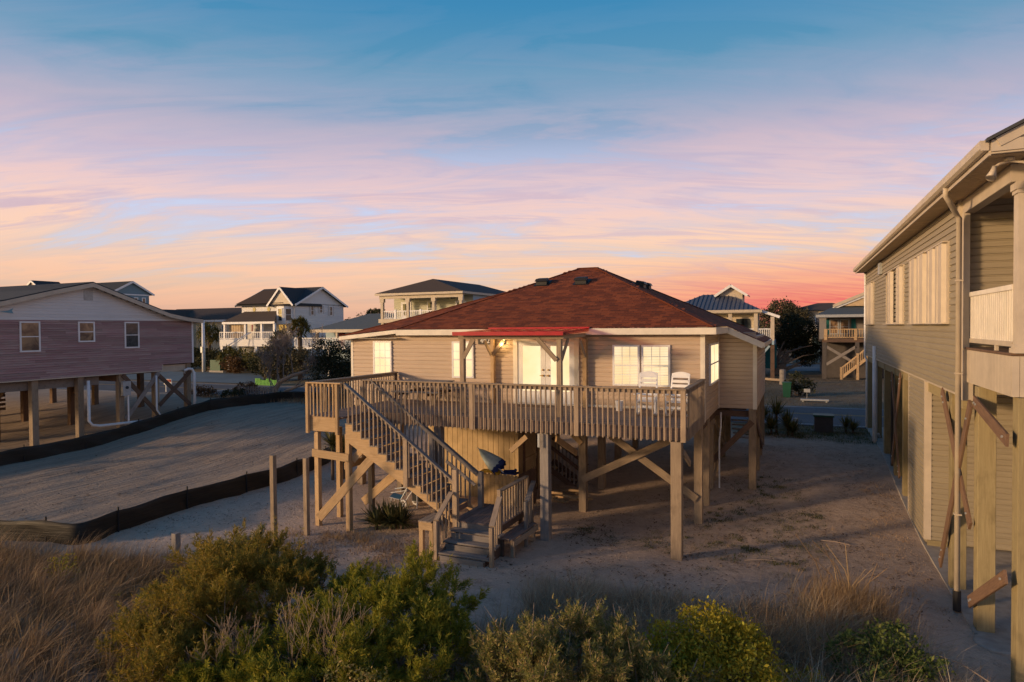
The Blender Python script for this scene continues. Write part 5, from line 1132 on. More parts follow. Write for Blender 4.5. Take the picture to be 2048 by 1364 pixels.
# grey house on the far right
V_ = thing('grey_house', 'grey raised house with lit timber deck railing and crossed braces at far right', 'house', (5, 72, GZ))
MB().box(2.0, 9, 70.4, 80, 4.3, 6.8).build('wall', M['greyside'], V_); MB().box(2.3, 9, 70.2, 80, GZ, 4.3).build('lower_wall', M['darkgrey'], V_)
MB().face([(1.6, 67.8, 6.9), (9, 67.8, 6.9), (9, 71.2, 7.75), (3.3, 71.2, 7.75)]).face([(1.6, 67.8, 6.9), (3.3, 71.2, 7.75), (1.6, 75, 6.9)]).build('porch_roof', M['bluegrey'], V_)
MB().box(1.6, 9, 67.75, 67.8, 6.65, 6.9).build('fascia', M['steel'], V_); MB().box(1.7, 9, 67.9, 70.4, 6.62, 6.65).build('porch_ceiling', M['greyside'], V_)
gable(V_, 3.6, 16, 71, 82, 7.7, 2.6, M['bluegrey'], M['greyside'], 'y'); MB().prism([(3.4, 70.7, 7.75), (16, 70.7, 7.75), (9.7, 70.7, 10.3)], (0, 0.25, 0)).build('gable_wall', M['soffit'], V_); beam('rake_board', V_, (3.2, 70.5, 7.75), (9.7, 70.5, 10.55), 0.08, 0.3, M['cream'])
MB().box(2.2, 9, 68.0, 70.4, 4.3, 4.65).build('deck_floor', M['dark'], V_); hrail(V_, (2.4, 68.05), (9, 68.05), 4.75, 5.52, M['new'], 0.2)
for x_ in (2.45, 4.95): MB().box(x_-0.13, x_+0.13, 67.95, 68.15, 4.5, 5.55).build('railing_post', M['new'], V_)
for x_ in (2.1,): MB().box(x_-0.18, x_+0.4, 68.0, 68.4, 4.6, 6.65).build('porch_column', M['greyside'], V_)
for x_, m_ in ((2.35, 'darkgrey'), (5.1, 'darkgrey'), (8, 'darkgrey')): MB().box(x_-0.17, x_+0.17, 68.0, 68.3, GZ, 4.3).build('piling', M[m_], V_)
beam('brace', V_, (2.5, 68.1, 3.9), (5.0, 68.1, 2.3), 0.1, 0.25, M['grey']); beam('brace', V_, (2.5, 68.05, 2.2), (5.0, 68.05, 3.9), 0.1, 0.25, M['grey'])
for x_ in (2.85, 3.75): window(V_, (x_, 70.4, 5.0), (1, 0, 0), fr, 0.85, 1.5, M['curtain'], M['steel'], 1, 2, 0.12)
for x_ in (2.45, 4.75): MB().box(x_, x_+0.38, 70.33, 70.39, 5.0, 6.5).build('shutter', M['tealdark'], V_)
ss = MB()
for s_ in (0,): ss.bar((3.75, 67.6, 1.9), (5.1, 67.6, 3.1), 0.09, 0.12).bar((5.1, 67.6, 3.1), (6.6, 67.6, 4.5), 0.09, 0.12).bar((3.75, 67.6, 1.0), (6.6, 67.6, 3.5), 0.09, 0.25)
ss.build('stair_rail', M['new'], V_)
for i in range(18): x_ = 3.8+0.155*i; z_ = 1.05+0.155*i*0.89; MB().bar((x_, 67.6, z_), (x_, 67.6, z_+0.88), 0.06, 0.06, (0, 1, 0)).build('baluster', M['new'], V_)
for x_, z0, z1 in ((3.75, GZ, 2.0), (5.1, GZ, 3.3)): MB().box(x_-0.1, x_+0.1, 67.5, 67.7, z0, z1).build('newel_post', M['new'], V_)
# small pale house in the gap
U_ = thing('pale_house', 'small pale yellow house with upper deck glimpsed between oak and grey house', 'house', (2, 98, GZ))
MB().box(-1, 8, 97, 104, 4.6, 7.9).build('wall', M['creamside'], U_); MB().box(-0.8, 8, 97.4, 104, GZ, 4.6).build('lower_wall', M['teal'], U_); hip(U_, -1.5, 8.5, 96.4, 104.6, 7.9, 1.1, M['brownshingle'])
MB().box(-1.3, 8, 95.5, 97, 4.6, 4.9).build('deck_floor', M['white'], U_); hrail(U_, (-1.2, 95.6), (8, 95.6), 5.0, 5.9, M['white'], 0.3)
for x_ in (0.4, 2.2): window(U_, (x_, 97, 5.6), (1, 0, 0), fr, 1.3, 1.5, M['darkglass'], M['white'], 1, 2, 0.12)
for x_ in (-0.8, 1.6): MB().box(x_-0.2, x_+0.2, 95.6, 96, GZ, 4.6).build('pier', M['cream'], U_)
# ------------------------------------------------------------------ silt fences
def silt(label, pts, stakes_every, h_=0.66, lean=0.0):
    T_ = thing('silt_fence', label, 'fence', (pts[0][0], pts[0][1], 0), 'black silt fences around the cleared lot')
    P = [Vector((a, b_, 0)) for a, b_ in pts]; cum = [0]
    for a, b_ in zip(P, P[1:]): cum.append(cum[-1]+(b_-a).length)
    def at(s_):
        for i in range(len(P)-1):
            if s_ <= cum[i+1] or i == len(P)-2:
                f_ = (s_-cum[i])/(cum[i+1]-cum[i]); return P[i].lerp(P[i+1], f_)
    L = cum[-1]; st = []; s_ = 0
    while s_ < L: st.append(s_); s_ += stakes_every*rnd.uniform(0.85, 1.15)
    st.append(L)
    ph = rnd.uniform(0, 9)
    for a, b_ in zip(st, st[1:]):
        n = max(6, int((b_-a)/0.16)); top = []; 
        cols = []
        for i in range(n+1):
            t_ = a+(b_-a)*i/n; p = at(t_); q = at(min(t_+0.05, L)) - at(max(t_-0.05, 0)); nrm = Vector((-q.y, q.x, 0)).normalized()
            g = gz(p.x, p.y); sag = 0.05*math.sin(math.pi*i/n)+0.012*math.sin(t_*3.1+ph)
            col = []
            for k_, f_ in enumerate((-0.25, 0.0, 0.25, 0.5, 0.78, 1.0)):
                wv = 0.035*math.sin(t_*2.3+ph+k_*0.7)+0.02*math.sin(t_*6.1+k_*1.9)
                if f_ in (0.78, 1.0): wv *= 0.45
                hh = (h_-sag)*f_
                col.append(p+nrm*(wv+lean*f_)+Vector((0, 0, g+hh)))
            cols.append((col, nrm))
        mb = MB(); m_ = 6
        for s2 in (0, 1):
            for col, nrm in cols:
                for p in col: mb.v.append(tuple(p+nrm*(0.004 if s2 else -0.004)))
        off = (n+1)*m_
        for i in range(n):
            for k_ in range(m_-1):
                q = [i*m_+k_, (i+1)*m_+k_, (i+1)*m_+k_+1, i*m_+k_+1]; mb.f.append(q); mb.f.append([off+x_ for x_ in q[::-1]])
            mb.f.append([i*m_+m_-1, (i+1)*m_+m_-1, off+(i+1)*m_+m_-1, off+i*m_+m_-1])
        mb.build('fabric_panel', M['fabric'], T_, True)
    for t_ in st:
        p = at(t_); g = gz(p.x, p.y)
        beam('stake', T_, (p.x, p.y+0.03, g-0.2), (p.x+rnd.uniform(-0.02, 0.02), p.y+0.03, g+h_+0.10), 0.04, 0.04, M['black'], (0, 1, 0))
silt('near black silt fence with a corner, running from the grass to the deck posts', [(-24, 10.1), (-21.58, 10.63), (-20.63, 10.88), (-19.47, 11.17), (-18.28, 11.47), (-18.14, 11.62), (-18.16, 12.08), (-18.55, 14.38), (-18.45, 16.73), (-18.3, 19.33), (-18.48, 21.23), (-18.9, 24.7), (-19.2, 30), (-19.4, 34.5)], 2.3)
silt('far black silt fence beside the pilings of the purple house', [(-32.11, 12.0), (-32.1, 17.0), (-32.32, 19.29), (-32.63, 23.18), (-33.0, 26.2), (-33.3, 29.21), (-32.7, 31.85), (-32.14, 35.2), (-28, 35.5), (-24, 35.4), (-19.4, 34.8)], 2.9, 0.68)
# ------------------------------------------------------------------ standing posts in the sand
for (x_, y_, zt, s_, lab) in ((-12.95, 13.39, 2.54, 0.13, 'tallest bare timber post standing alone left of the deck stairs'), (-12.86, 14.57, 2.25, 0.13, 'bare timber post close beside the stair head platform legs')):
    tag(beam('timber_post', None, (x_, y_, -0.2), (x_, y_, zt), s_, s_, M['pile'], (0, 1, 0)), lab, 'post')
for (u_, lab) in (((-15.1, 12.1), 'short cut post stub in the grass left of the cedar top'), ((-13.15, 12.6), 'short grey post stub half hidden behind the cedar top')):
    tag(beam('post_stub', None, (u_[0], u_[1], -0.1), (u_[0], u_[1], 0.55), 0.16, 0.16, M['grey'], (0, 1, 0)), lab, 'post')

# ------------------------------------------------------------------ things under the deck
PF = thing('picket_fence', 'short dog eared cedar picket fence below the stairs beside the storage room', 'fence', (-8.6, 18.7, 0))
x_ = -9.35
while x_ < -8.02:
    MB().prism([(x_, 18.62, 0.05), (x_+0.125, 18.62, 0.05), (x_+0.125, 18.62, 1.24), (x_+0.095, 18.62, 1.285), (x_+0.03, 18.62, 1.285), (x_, 18.62, 1.24)], (0, 0.02, 0)).build('picket', M['picket'], PF); x_ += 0.135
y_ = 18.66
while y_ < 20.1:
    MB().prism([(-8.02, y_, 0.05), (-8.02, y_+0.125, 0.05), (-8.02, y_+0.125, 1.24), (-8.02, y_+0.095, 1.285), (-8.02, y_+0.03, 1.285), (-8.02, y_, 1.24)], (0.02, 0, 0)).build('picket', M['dark'], PF); y_ += 0.135
for z_ in (0.35, 1.0): beam('fence_rail', PF, (-9.35, 18.67, z_), (-8.03, 18.67, z_), 0.04, 0.08, M['picket'])
UM = thing('beach_umbrella', 'folded pale blue beach umbrella with navy scalloped hem lying over the picket fence', 'umbrella', (-8.95, 18.7, 1.3))
ub = MB(); n = 14; apex = Vector((-9.42, 18.75, 2.0)); ax_ = Vector((0.68, -0.05, -0.52)).normalized(); sd_ = ax_.cross(Vector((0, 0, 1))).normalized(); up_ = sd_.cross(ax_)
rings = []
for k_, (s_, r_) in enumerate(((0.0, 0.02), (0.15, 0.10), (0.4, 0.19), (0.7, 0.27), (0.85, 0.30))):
    for j in range(n):
        th = 2*math.pi*j/n; rr = r_*(1+0.22*math.cos(4*th+k_*0.3)); ub.v.append(tuple(apex+ax_*(s_+(0.04*math.cos(n/2*th) if k_ == 4 else 0))+sd_*rr*math.cos(th)*0.6+up_*rr*math.sin(th)))
for k_ in range(4):
    for j in range(n): ub.f.append([k_*n+j, k_*n+(j+1) % n, (k_+1)*n+(j+1) % n, (k_+1)*n+j])
ub.f.append(list(range(n)))
ub.build('canopy', M['paleblue'], UM, True)
hm = MB()
for k_, (s_, r_) in enumerate(((0.80, 0.302), (1.0, 0.315))):
    for j in range(n*2):
        th = math.pi*j/n; rr = r_*(1+0.22*math.cos(4*th+1.2)); hm.v.append(tuple(apex+ax_*(s_-(0.06*(j % 2) if k_ else -0.03*(j % 2)))+sd_*rr*math.cos(th)*0.6+up_*rr*math.sin(th)))
for j in range(n*2): hm.f.append([j, (j+1) % (2*n), 2*n+(j+1) % (2*n), 2*n+j])
hm.build('hem', M['navy'], UM, True)
MB().tube([apex-ax_*0.08, apex+ax_*1.35], 0.018, 8).build('pole', M['white'], UM)
bb_ = MB()
for i in range(10): a = i/10; bb_.quadbox([(-9.32+0.066*i, 18.52, 1.27+0.05*math.sin(math.pi*a)), (-9.25+0.066*i, 18.52, 1.27+0.05*math.sin(math.pi*(a+0.1))), (-9.25+0.066*i, 18.9, 1.29), (-9.32+0.066*i, 18.9, 1.29), (-9.32+0.066*i, 18.52, 1.33+0.05*math.sin(math.pi*a)), (-9.25+0.066*i, 18.52, 1.33+0.05*math.sin(math.pi*(a+0.1))), (-9.25+0.066*i, 18.9, 1.35), (-9.32+0.066*i, 18.9, 1.35)])
bo_ = bb_.build('foam_board', M['yellow'], None); tag(bo_, 'yellow foam board lying on top of the picket fence under the umbrella', 'board')
tb = MB().box(-8.62, -8.1, 18.66, 18.95, 1.285, 1.33); tb.tube([(-8.55, 18.8, 1.34), (-8.2, 18.78, 1.38), (-8.12, 18.7, 1.44)], 0.05, 8)
tag(tb.build('rolled_towel', M['navy'], None), 'dark rolled towel resting on the picket fence right of the umbrella', 'towel')
def chair(loc, rot, label):
    T_ = thing('beach_chair', label, 'chair', loc); Mz = Matrix.Translation(loc) @ Matrix.Rotation(rot, 4, 'Z'); W[T_] = Mz; T_.matrix_basis = Mz; q = lambda p: Mz @ Vector(p)
    MB().quadbox([q(p) for p in ((-0.25, -0.05, 0.22), (0.25, -0.05, 0.22), (0.25, 0.32, 0.88), (-0.25, 0.32, 0.88), (-0.25, -0.07, 0.23), (0.25, -0.07, 0.23), (0.25, 0.30, 0.89), (-0.25, 0.30, 0.89))]).build('backrest', M['blue'], T_)
    MB().quadbox([q(p) for p in ((-0.25, -0.42, 0.30), (0.25, -0.42, 0.30), (0.25, -0.05, 0.22), (-0.25, -0.05, 0.22), (-0.25, -0.42, 0.315), (0.25, -0.42, 0.315), (0.25, -0.05, 0.235), (-0.25, -0.05, 0.235))]).build('seat', M['blue'], T_)
    for s_ in (-0.27, 0.27):
        MB().tube([q(p) for p in ((s_, -0.44, 0.31), (s_, -0.05, 0.21), (s_, 0.33, 0.90))], 0.014, 6).build('frame', M['white'], T_)
        MB().tube([q(p) for p in ((s_, -0.36, 0.30), (s_, -0.40, 0.0), (s_, 0.30, 0.0), (s_, 0.12, 0.52))], 0.013, 6).build('leg', M['white'], T_)
        MB().tube([q(p) for p in ((s_, -0.38, 0.45), (s_, 0.16, 0.53))], 0.018, 6).build('armrest', M['white'], T_)
chair((-12.15, 18.5, 0.0), R(-70), 'blue canvas beach chair on the sand behind the stairs')
CT = thing('beach_cart', 'folded white framed beach cart with pale wheels beneath the stairs', 'cart', (-11.7, 18.3, 0))
for p in (((-11.95, 18.2, 0.13), (-11.55, 18.35, 0.75)), ((-11.75, 18.5, 0.13), (-11.4, 18.6, 0.75)), ((-11.45, 18.2, 0.0), (-11.5, 18.3, 0.72)), ((-11.15, 18.5, 0.0), (-11.3, 18.55, 0.7)), ((-11.55, 18.35, 0.75), (-11.4, 18.6, 0.75))): MB().tube(p, 0.018, 6).build('frame', M['white'], CT)
for x_, y_ in ((-11.95, 18.16), (-11.73, 18.56)):
    wh = MB(); 
    for i in range(16): a, a2 = 2*math.pi*i/16, 2*math.pi*(i+1)/16; wh.bar((x_+0.10*math.cos(a), y_, 0.13+0.10*math.sin(a)), (x_+0.10*math.cos(a2), y_, 0.13+0.10*math.sin(a2)), 0.05, 0.045, (0, 1, 0))
    wo_ = wh.build('wheel', M['white'], CT); MB().tube([(x_, y_-0.03, 0.13), (x_, y_+0.03, 0.13)], 0.03, 8).build('hub', M['steel'], wo_)
MB().box(-11.7, -11.35, 18.3, 18.55, 0.2, 0.62).build('bag', M['black'], CT)
US = thing('lower_stairs', 'dim wooden stairs with baluster rail under the house behind the deck posts', 'stairs', (-7.9, 23, 0))
for yy in (22.5, 23.4):
    r_ = beam('handrail', US, (-8.6, yy, 1.68), (-7.2, yy, 0.72), 0.05, 0.12, M['dark']); beam('stringer', US, (-8.6, yy, 0.82), (-7.25, yy, -0.05), 0.05, 0.2, M['dark'])
    for i in range(9): x_ = -8.5+0.15*i; z_ = 1.62-0.686*(x_+8.6); beam('baluster', r_, (x_, yy, z_-0.85), (x_, yy, z_), 0.04, 0.04, M['grey'], (0, 1, 0))
for i in range(4): beam('tread', US, (-8.5+0.3*i, 22.5, 0.75-0.2*i), (-8.5+0.3*i, 23.4, 0.75-0.2*i), 0.26, 0.04, M['dark'])
beam('newel_post', US, (-7.15, 22.5, 0), (-7.15, 22.5, 1.0), 0.1, 0.1, M['pile'], (0, 1, 0))
for i in range(12):
    x_, y_ = rnd.uniform(-8.1, -6.9), rnd.uniform(20.6, 22.1); a = rnd.uniform(-0.5, 0.5); l_ = rnd.uniform(0.35, 0.9); z_ = 0.05+0.09*(i % 3)
    o_ = MB().tube([(x_, y_, z_), (x_+l_*math.cos(a), y_+l_*math.sin(a), z_+rnd.uniform(-0.02, 0.05))], [0.05, 0.042], 7).build('split_log', M['new'], None)
    tag(o_, 'split firewood log lying loose on the sand below the house stairs', 'log', 'split logs under the house')
for i, (p0, p1, lab) in enumerate((((-8.75, 19.05, 0.02), (-8.7, 19.1, 0.95), 'teal handled garden tool leaning on the picket fence rail'), ((-8.95, 19.0, 0.02), (-9.0, 19.1, 0.9), 'pale wooden handle leaning inside the picket fence'))):
    tag(MB().tube([p0, p1], [0.03, 0.02], 6).build('garden_tool', M['paleblue' if i == 0 else 'new'], None), lab, 'tool')

# ------------------------------------------------------------------ street furniture and far small things
UP = thing('utility_pole', 'pale slender utility pole beyond the corner of the purple house', 'pole', (-65.8, 57, GZ))
MB().tube([(-65.8, 57, GZ-0.1), (-65.8, 57, 7.1)], [0.22, 0.17], 12).build('shaft', M['pvc'], UP, True); MB().box(-65.95, -65.65, 56.68, 56.8, 3.2, 3.9).build('meter_box', M['steel'], UP)
ubx = thing('utility_box', 'green utility box on a pale base by the hedge', 'utility box', (-63.5, 56.8, GZ)); MB().box(-64.2, -62.6, 56.5, 57.5, GZ+0.25, GZ+1.5).build('cabinet', M['green'], ubx); MB().box(-64.3, -62.0, 56.4, 57.6, GZ, GZ+0.25).build('base', M['concrete'], ubx)
ub2 = thing('utility_box', 'dark green utility box in the verge beside the street', 'utility box', (1.25, 34.2, GZ)); MB().box(0.75, 1.55, 33.9, 34.6, GZ-0.05, GZ+0.78).build('cabinet', M['darkgrey'], ub2); MB().box(0.70, 1.60, 33.85, 34.65, GZ+0.74, GZ+0.82).build('lid', M['green'], ub2)
tag(MB().tube([(-0.05, 33.2, GZ-0.1), (-0.05, 33.2, GZ+0.38), (-0.05, 33.2, GZ+0.40), (-0.05, 33.2, GZ+0.72)], [0.05, 0.05, 0.09, 0.09], 10).build('marker_post', M['white'], None), 'short white marker post beside the palmetto clump', 'marker')
tb_ = thing('wheelie_bin', 'dark green wheelie bin on the grass across the street', 'bin', (-0.7, 49.8, GZ)); MB().quadbox([(-0.9, 49.55, GZ), (-0.45, 49.55, GZ), (-0.45, 50.1, GZ), (-0.9, 50.1, GZ), (-0.96, 49.5, GZ+1.0), (-0.39, 49.5, GZ+1.0), (-0.39, 50.15, GZ+1.0), (-0.96, 50.15, GZ+1.0)]).build('body', M['green'], tb_); MB().box(-0.98, -0.37, 49.47, 50.18, GZ+1.0, GZ+1.07).build('lid', M['green'], tb_)
tag(MB().box(0.2, 1.9, 47.0, 47.3, GZ+0.10, GZ+0.2).box(0.3, 0.4, 47.1, 47.3, GZ, GZ+0.10).box(1.7, 1.8, 47.1, 47.3, GZ, GZ+0.10).build('low_bench', M['steel'], None), 'low pale plank bench at the grass edge across the street', 'bench')
yb = MB().box(0.42, 0.82, 49.4, 49.44, GZ+0.42, GZ+0.66).box(0.60, 0.63, 49.41, 49.45, GZ, GZ+0.42); tag(yb.build('yard_sign', M['steel'], None), 'small pale yard sign standing before the round shrub', 'sign')
rs = MB().box(-47.5, -46.6, 37.2, 37.25, 1.5, 1.95).box(-47.3, -47.25, 37.2, 37.25, GZ, 1.5); so_ = rs.build('yard_sign', M['white'], None); W[so_] = so_.matrix_basis.copy(); tag(so_, 'little red and white sign seen through the braces of the purple house', 'sign'); MB().box(-47.45, -46.65, 37.17, 37.19, 1.72, 1.92).build('red_band', M['red'], so_)
for x_, y_, lab in ((-3.1, 67.2, 'round wooden bollard nearest the metal roofed house'), (-1.15, 60.3, 'round wooden bollard standing alone on the grass across the street')):
    tag(MB().tube([(x_, y_, GZ-0.1), (x_, y_, GZ+1.25), (x_, y_, GZ+1.3)], [0.26, 0.25, 0.2], 12).build('bollard', M['grey'], None), lab, 'bollard')
tag(beam('barrier_rail', None, (-9, 67.3, GZ+0.25), (-1.2, 62, GZ+0.25), 0.15, 0.2, M['pile']), 'long low timber rail lying between the bollards', 'rail')
LF = thing('lime_fence', 'lime green plastic picket panels beyond the leaning bare tree', 'fence', (-44, 45.0, GZ))
for i in range(16): x_ = -45.5+0.165*i; hh = 0.62 if (i//4) % 2 == 0 else 0.48; MB().box(x_, x_+0.11, 45.0, 45.05, GZ, GZ+hh).build('picket', M['lime'], LF)
MB().box(-45.5, -44.85, 45.06, 45.10, GZ+0.35, GZ+0.6).box(-44.2, -42.85, 45.06, 45.10, GZ+0.30, GZ+0.5).build('panel', M['lime'], LF)
GF = thing('grey_picket_fence', 'low weathered picket fence behind the bare tree trunk', 'fence', (-36, 37, 0.9))
for i in range(16): x_ = -37.6+0.24*i; MB().box(x_, x_+0.13, 35.5, 35.53, 0.85, 1.75+0.1*rnd.random()).build('picket', M['grey'], GF)
for z_ in (1.1, 1.55): MB().box(-37.7, -33.8, 35.53, 35.57, z_, z_+0.08).build('fence_rail', M['grey'], GF)
CR = thing('parked_car', 'silver car parked under the grey house behind its stairs', 'car', (7.2, 74, GZ))
MB().prism([(5.2, 73.2, GZ+0.25), (9.6, 73.2, GZ+0.25), (9.6, 73.2, GZ+0.75), (8.9, 73.2, GZ+0.9), (8.1, 73.2, GZ+1.4), (6.5, 73.2, GZ+1.42), (5.8, 73.2, GZ+0.95), (5.2, 73.2, GZ+0.85)], (0, 1.7, 0)).build('body', M['steel'], CR); MB().prism([(6.05, 73.17, GZ+0.95), (8.6, 73.17, GZ+0.95), (8.0, 73.17, GZ+1.34), (6.6, 73.17, GZ+1.34)], (0, 0.02, 0)).build('window', M['darkglass'], CR)
for x_ in (6.0, 8.8): MB().tube([(x_, 73.15, GZ+0.3), (x_, 73.4, GZ+0.3)], 0.31, 14).build('wheel', M['black'], CR)

# ------------------------------------------------------------------ plants: generators
def unit(a): return a/np.maximum(np.linalg.norm(a, axis=-1, keepdims=True), 1e-9)
def rdir(n, up=0.0):
    v = rng.normal(size=(n, 3)); v[:, 2] += up; return unit(v)
def sprays(base, axis, length, n, rad, ll, lw, droop=0.0):
    """feathery tapering plumes of tiny needles -> triangles"""
    m_ = len(base); s_ = rng.random((m_, n)); ph = rdir(m_*n).reshape(m_, n, 3)
    ax = axis[:, None, :]; rad_dir = unit(ph-(ph*ax).sum(-1, keepdims=True)*ax)
    L = length[:, None]; r_ = (rad*L*(1-s_)**0.8+0.006)
    p = base[:, None, :]+ax*(L*s_)[..., None]+rad_dir*(r_*rng.random((m_, n)))[..., None]
    p[..., 2] -= droop*(L*s_)**2
    d_ = unit(ax*0.75+rad_dir*0.6+0.25*rng.normal(size=(m_, n, 3)))
    sd = unit(np.cross(d_, rng.normal(size=(m_, n, 3))))
    l_ = ll*(0.6+0.7*rng.random((m_, n)))[..., None]
    return np.stack([p-sd*lw/2, p+sd*lw/2, p+d_*l_], axis=2).reshape(-1, 3, 3)
def diamonds(p, size, up=0.3, asp=0.5):
    n = len(p); d_ = rdir(n, up); sd = unit(np.cross(d_, rng.normal(size=(n, 3)))); s_ = (size*(0.6+0.8*rng.random(n)))[:, None]
    return np.stack([p, p+d_*s_*0.5+sd*s_*asp*0.5, p+d_*s_, p+d_*s_*0.5-sd*s_*asp*0.5], axis=1)
def lobes_pts(lobes, n, shell=0.55, flat=1.0, up=0.25):
    L = np.array(lobes); wt = L[:, 3]**2; k_ = rng.choice(len(L), n, p=wt/wt.sum()); d_ = rdir(n, up)
    r_ = L[k_, 3]*(shell+(1-shell)*rng.random(n)); p = L[k_, :3]+d_*r_[:, None]*np.array([1, 1, flat]); return p, d_, L[k_, 3]
def limbs(mb, base, tips, r0_, n=6, wob=0.15):
    for t_ in tips:
        a, b_ = Vector(base), Vector(t_); pts = [a]
        for i in range(1, 5): f_ = i/5; pts.append(a.lerp(b_, f_)+Vector((rnd.uniform(-wob, wob), rnd.uniform(-wob, wob), rnd.uniform(-wob, wob)*0.5+0.1*math.sin(math.pi*f_))))
        pts.append(b_); mb.tube(pts, [r0_*(1-0.85*i/5) for i in range(6)], n)
def cedar(label, base, lobes, mat, n, leaf=(0.080, 0.019), per=40, plen=0.55, name='cedar_bush', cat='bush', tips=0, nb=15, reach=1.2, wid=0.20):
    """boughs reach out of every lobe and carry feathery sprays, leaving dark gaps between them"""
    T_ = thing(name, label, cat, base); L = np.array(lobes); wt = L[:, 3]**2; wt = wt/wt.sum(); mb = MB(); P, A_, LN = [], [], []
    limbs(mb, base, [(a, b_, c_-0.2*r__) for a, b_, c_, r__ in lobes], 0.05)
    for (cx, cy, cz, cr), f_ in zip(lobes, wt):
        bd = rdir(nb, 0.45); bl = cr*reach*rng.uniform(0.55, 1.12, nb); m_ = max(3, int(n*f_/nb))
        for d_, l_ in zip(bd, bl):
            d_ = unit(d_+np.array([0, 0, 0.30])); s_ = rng.uniform(0.32, 1.0, m_)**0.8
            P.append(np.array([cx, cy, cz])+d_*(l_*s_)[:, None]+0.05*cr*rng.normal(size=(m_, 3)))
            A_.append(unit(d_*0.8+np.array([0, 0, 0.45])+0.45*rng.normal(size=(m_, 3)))); LN.append(cr*plen*rng.uniform(0.5, 1.25, m_)*(1.15-0.35*s_))
            mb.tube([(cx, cy, cz), tuple(np.array([cx, cy, cz])+d_*l_*0.9)], [0.014, 0.004], 4, False)
        nl_ = 4                                   # ragged leading shoots
        P.append(np.array([cx, cy, cz])+rdir(nl_, 0.6)*cr*rng.uniform(0.6, 1.0, (nl_, 1))); A_.append(unit(np.array([0.1, 0, 1.0])+0.28*rng.normal(size=(nl_, 3)))); LN.append(cr*rng.uniform(0.7, 1.25, nl_))
    P, A_, LN = np.concatenate(P), np.concatenate(A_), np.concatenate(LN); k_ = P[:, 2] > base[2]; P, A_, LN = P[k_], A_[k_], LN[k_]
    grid_mesh('crown', sprays(P, A_, LN, per, wid, leaf[0], leaf[1]), mat, T_)
    for _ in range(tips):
        i = rng.integers(len(P)); q = Vector(P[i]); mb.tube([q, q+Vector(A_[i])*LN[i]*1.5+Vector((rnd.uniform(-.08, .08), 0, 0.08))], [0.007, 0.003], 4)
    mb.build('branches', M['palebark'], T_)
    return T_
def leafy(label, base, lobes, mat, n, size, name, cat, trunk=None, bark='bark', flat=0.9, shell=0.5, tr=0.06, up=0.25, clump=None, group=None):
    T_ = thing(name, label, cat, base, group)
    if clump:
        c_, d_, r_ = lobes_pts(lobes, max(4, n//clump), shell, flat, up); k_ = np.repeat(np.arange(len(c_)), clump)
        p = c_[k_]+rng.normal(size=(len(k_), 3))*(r_[k_]*0.13)[:, None]*np.array([1, 1, 0.7])
    else: p, d_, r_ = lobes_pts(lobes, n, shell, flat, up)
    p = p[p[:, 2] > base[2]]
    grid_mesh('crown', diamonds(p, size), mat, T_)
    mb = MB(); limbs(mb, base, [(a, b_, c_-0.25*r__) for a, b_, c_, r__ in lobes], tr, 6, 0.12 if trunk is None else trunk); mb.build('trunk', M[bark], T_)
    return T_
def blades(roots, h_, wdt, lean, bend=0.5, seg=3):
    n = len(roots); hh = h_*(0.5+0.8*rng.random(n)); az = rng.random(n)*2*np.pi
    ln = np.stack([np.cos(az), np.sin(az), np.zeros(n)], 1)*0.45+np.array(lean); ln = ln*(0.4+0.9*rng.random(n))[:, None]
    side = unit(np.stack([-np.sin(az), np.cos(az), np.zeros(n)], 1)); fs = np.linspace(0, 1, seg+1); P = []
    for f_ in fs: P.append(roots+np.array([0, 0, 1])*(hh*(f_-0.22*bend*f_**2.5*np.minimum(2.2, np.linalg.norm(ln, axis=1))))[:, None]+ln*(hh*(0.25*f_+0.75*f_**2)*bend)[:, None])
    T_ = []; w_ = wdt*(0.6+0.8*rng.random(n))[:, None]
    for i in range(seg):
        a0, a1 = w_*(1-fs[i]**1.5)/2, w_*(1-fs[i+1]**1.5)/2
        if i < seg-1: T_.append(np.stack([P[i]-side*a0, P[i]+side*a0, P[i+1]+side*a1, P[i+1]-side*a1], 1))
        else: T_.append(np.stack([P[i]-side*a0, P[i]+side*a0, P[i+1]+side*0.0005, P[i+1]-side*0.0005], 1))
    return np.concatenate(T_)
def weld_grass(name, roots, h_, wdt, lean, mat, bend=0.5):
    """each blade one connected strip so that its colour varies per blade"""
    n = len(roots); Q = blades(roots, h_, wdt, lean, bend).reshape(3, n, 4, 3)
    V = np.stack([Q[0, :, 0], Q[0, :, 1], Q[0, :, 2], Q[0, :, 3], Q[1, :, 2], Q[1, :, 3], Q[2, :, 2]], 1)     # 7 verts
    me = bpy.data.meshes.new(name); me.vertices.add(n*7); me.vertices.foreach_set('co', V.reshape(-1).astype(np.float32))
    b_ = (np.arange(n)*7)[:, None]; idx = np.concatenate([b_+np.array([[0, 1, 2, 3]]), b_+np.array([[3, 2, 4, 5]]), b_+np.array([[5, 4, 6]])], 1).reshape(-1)
    me.loops.add(n*11); me.loops.foreach_set('vertex_index', idx.astype(np.int32)); me.polygons.add(n*3)
    ls = ((np.arange(n)*11)[:, None]+np.array([[0, 4, 8]])).reshape(-1); me.polygons.foreach_set('loop_start', ls.astype(np.int32)); me.update(calc_edges=True)
    o_ = mobj(name, me, mat); return tag(o_, kind='stuff')
GZV = np.vectorize(gz)
GRM = lambda xy: GZV(xy[:, 0], xy[:, 1])+np.where(xy[:, 1] < 11.2, 0.16*np.minimum(1, (11.2-xy[:, 1])/4), 0)-0.02
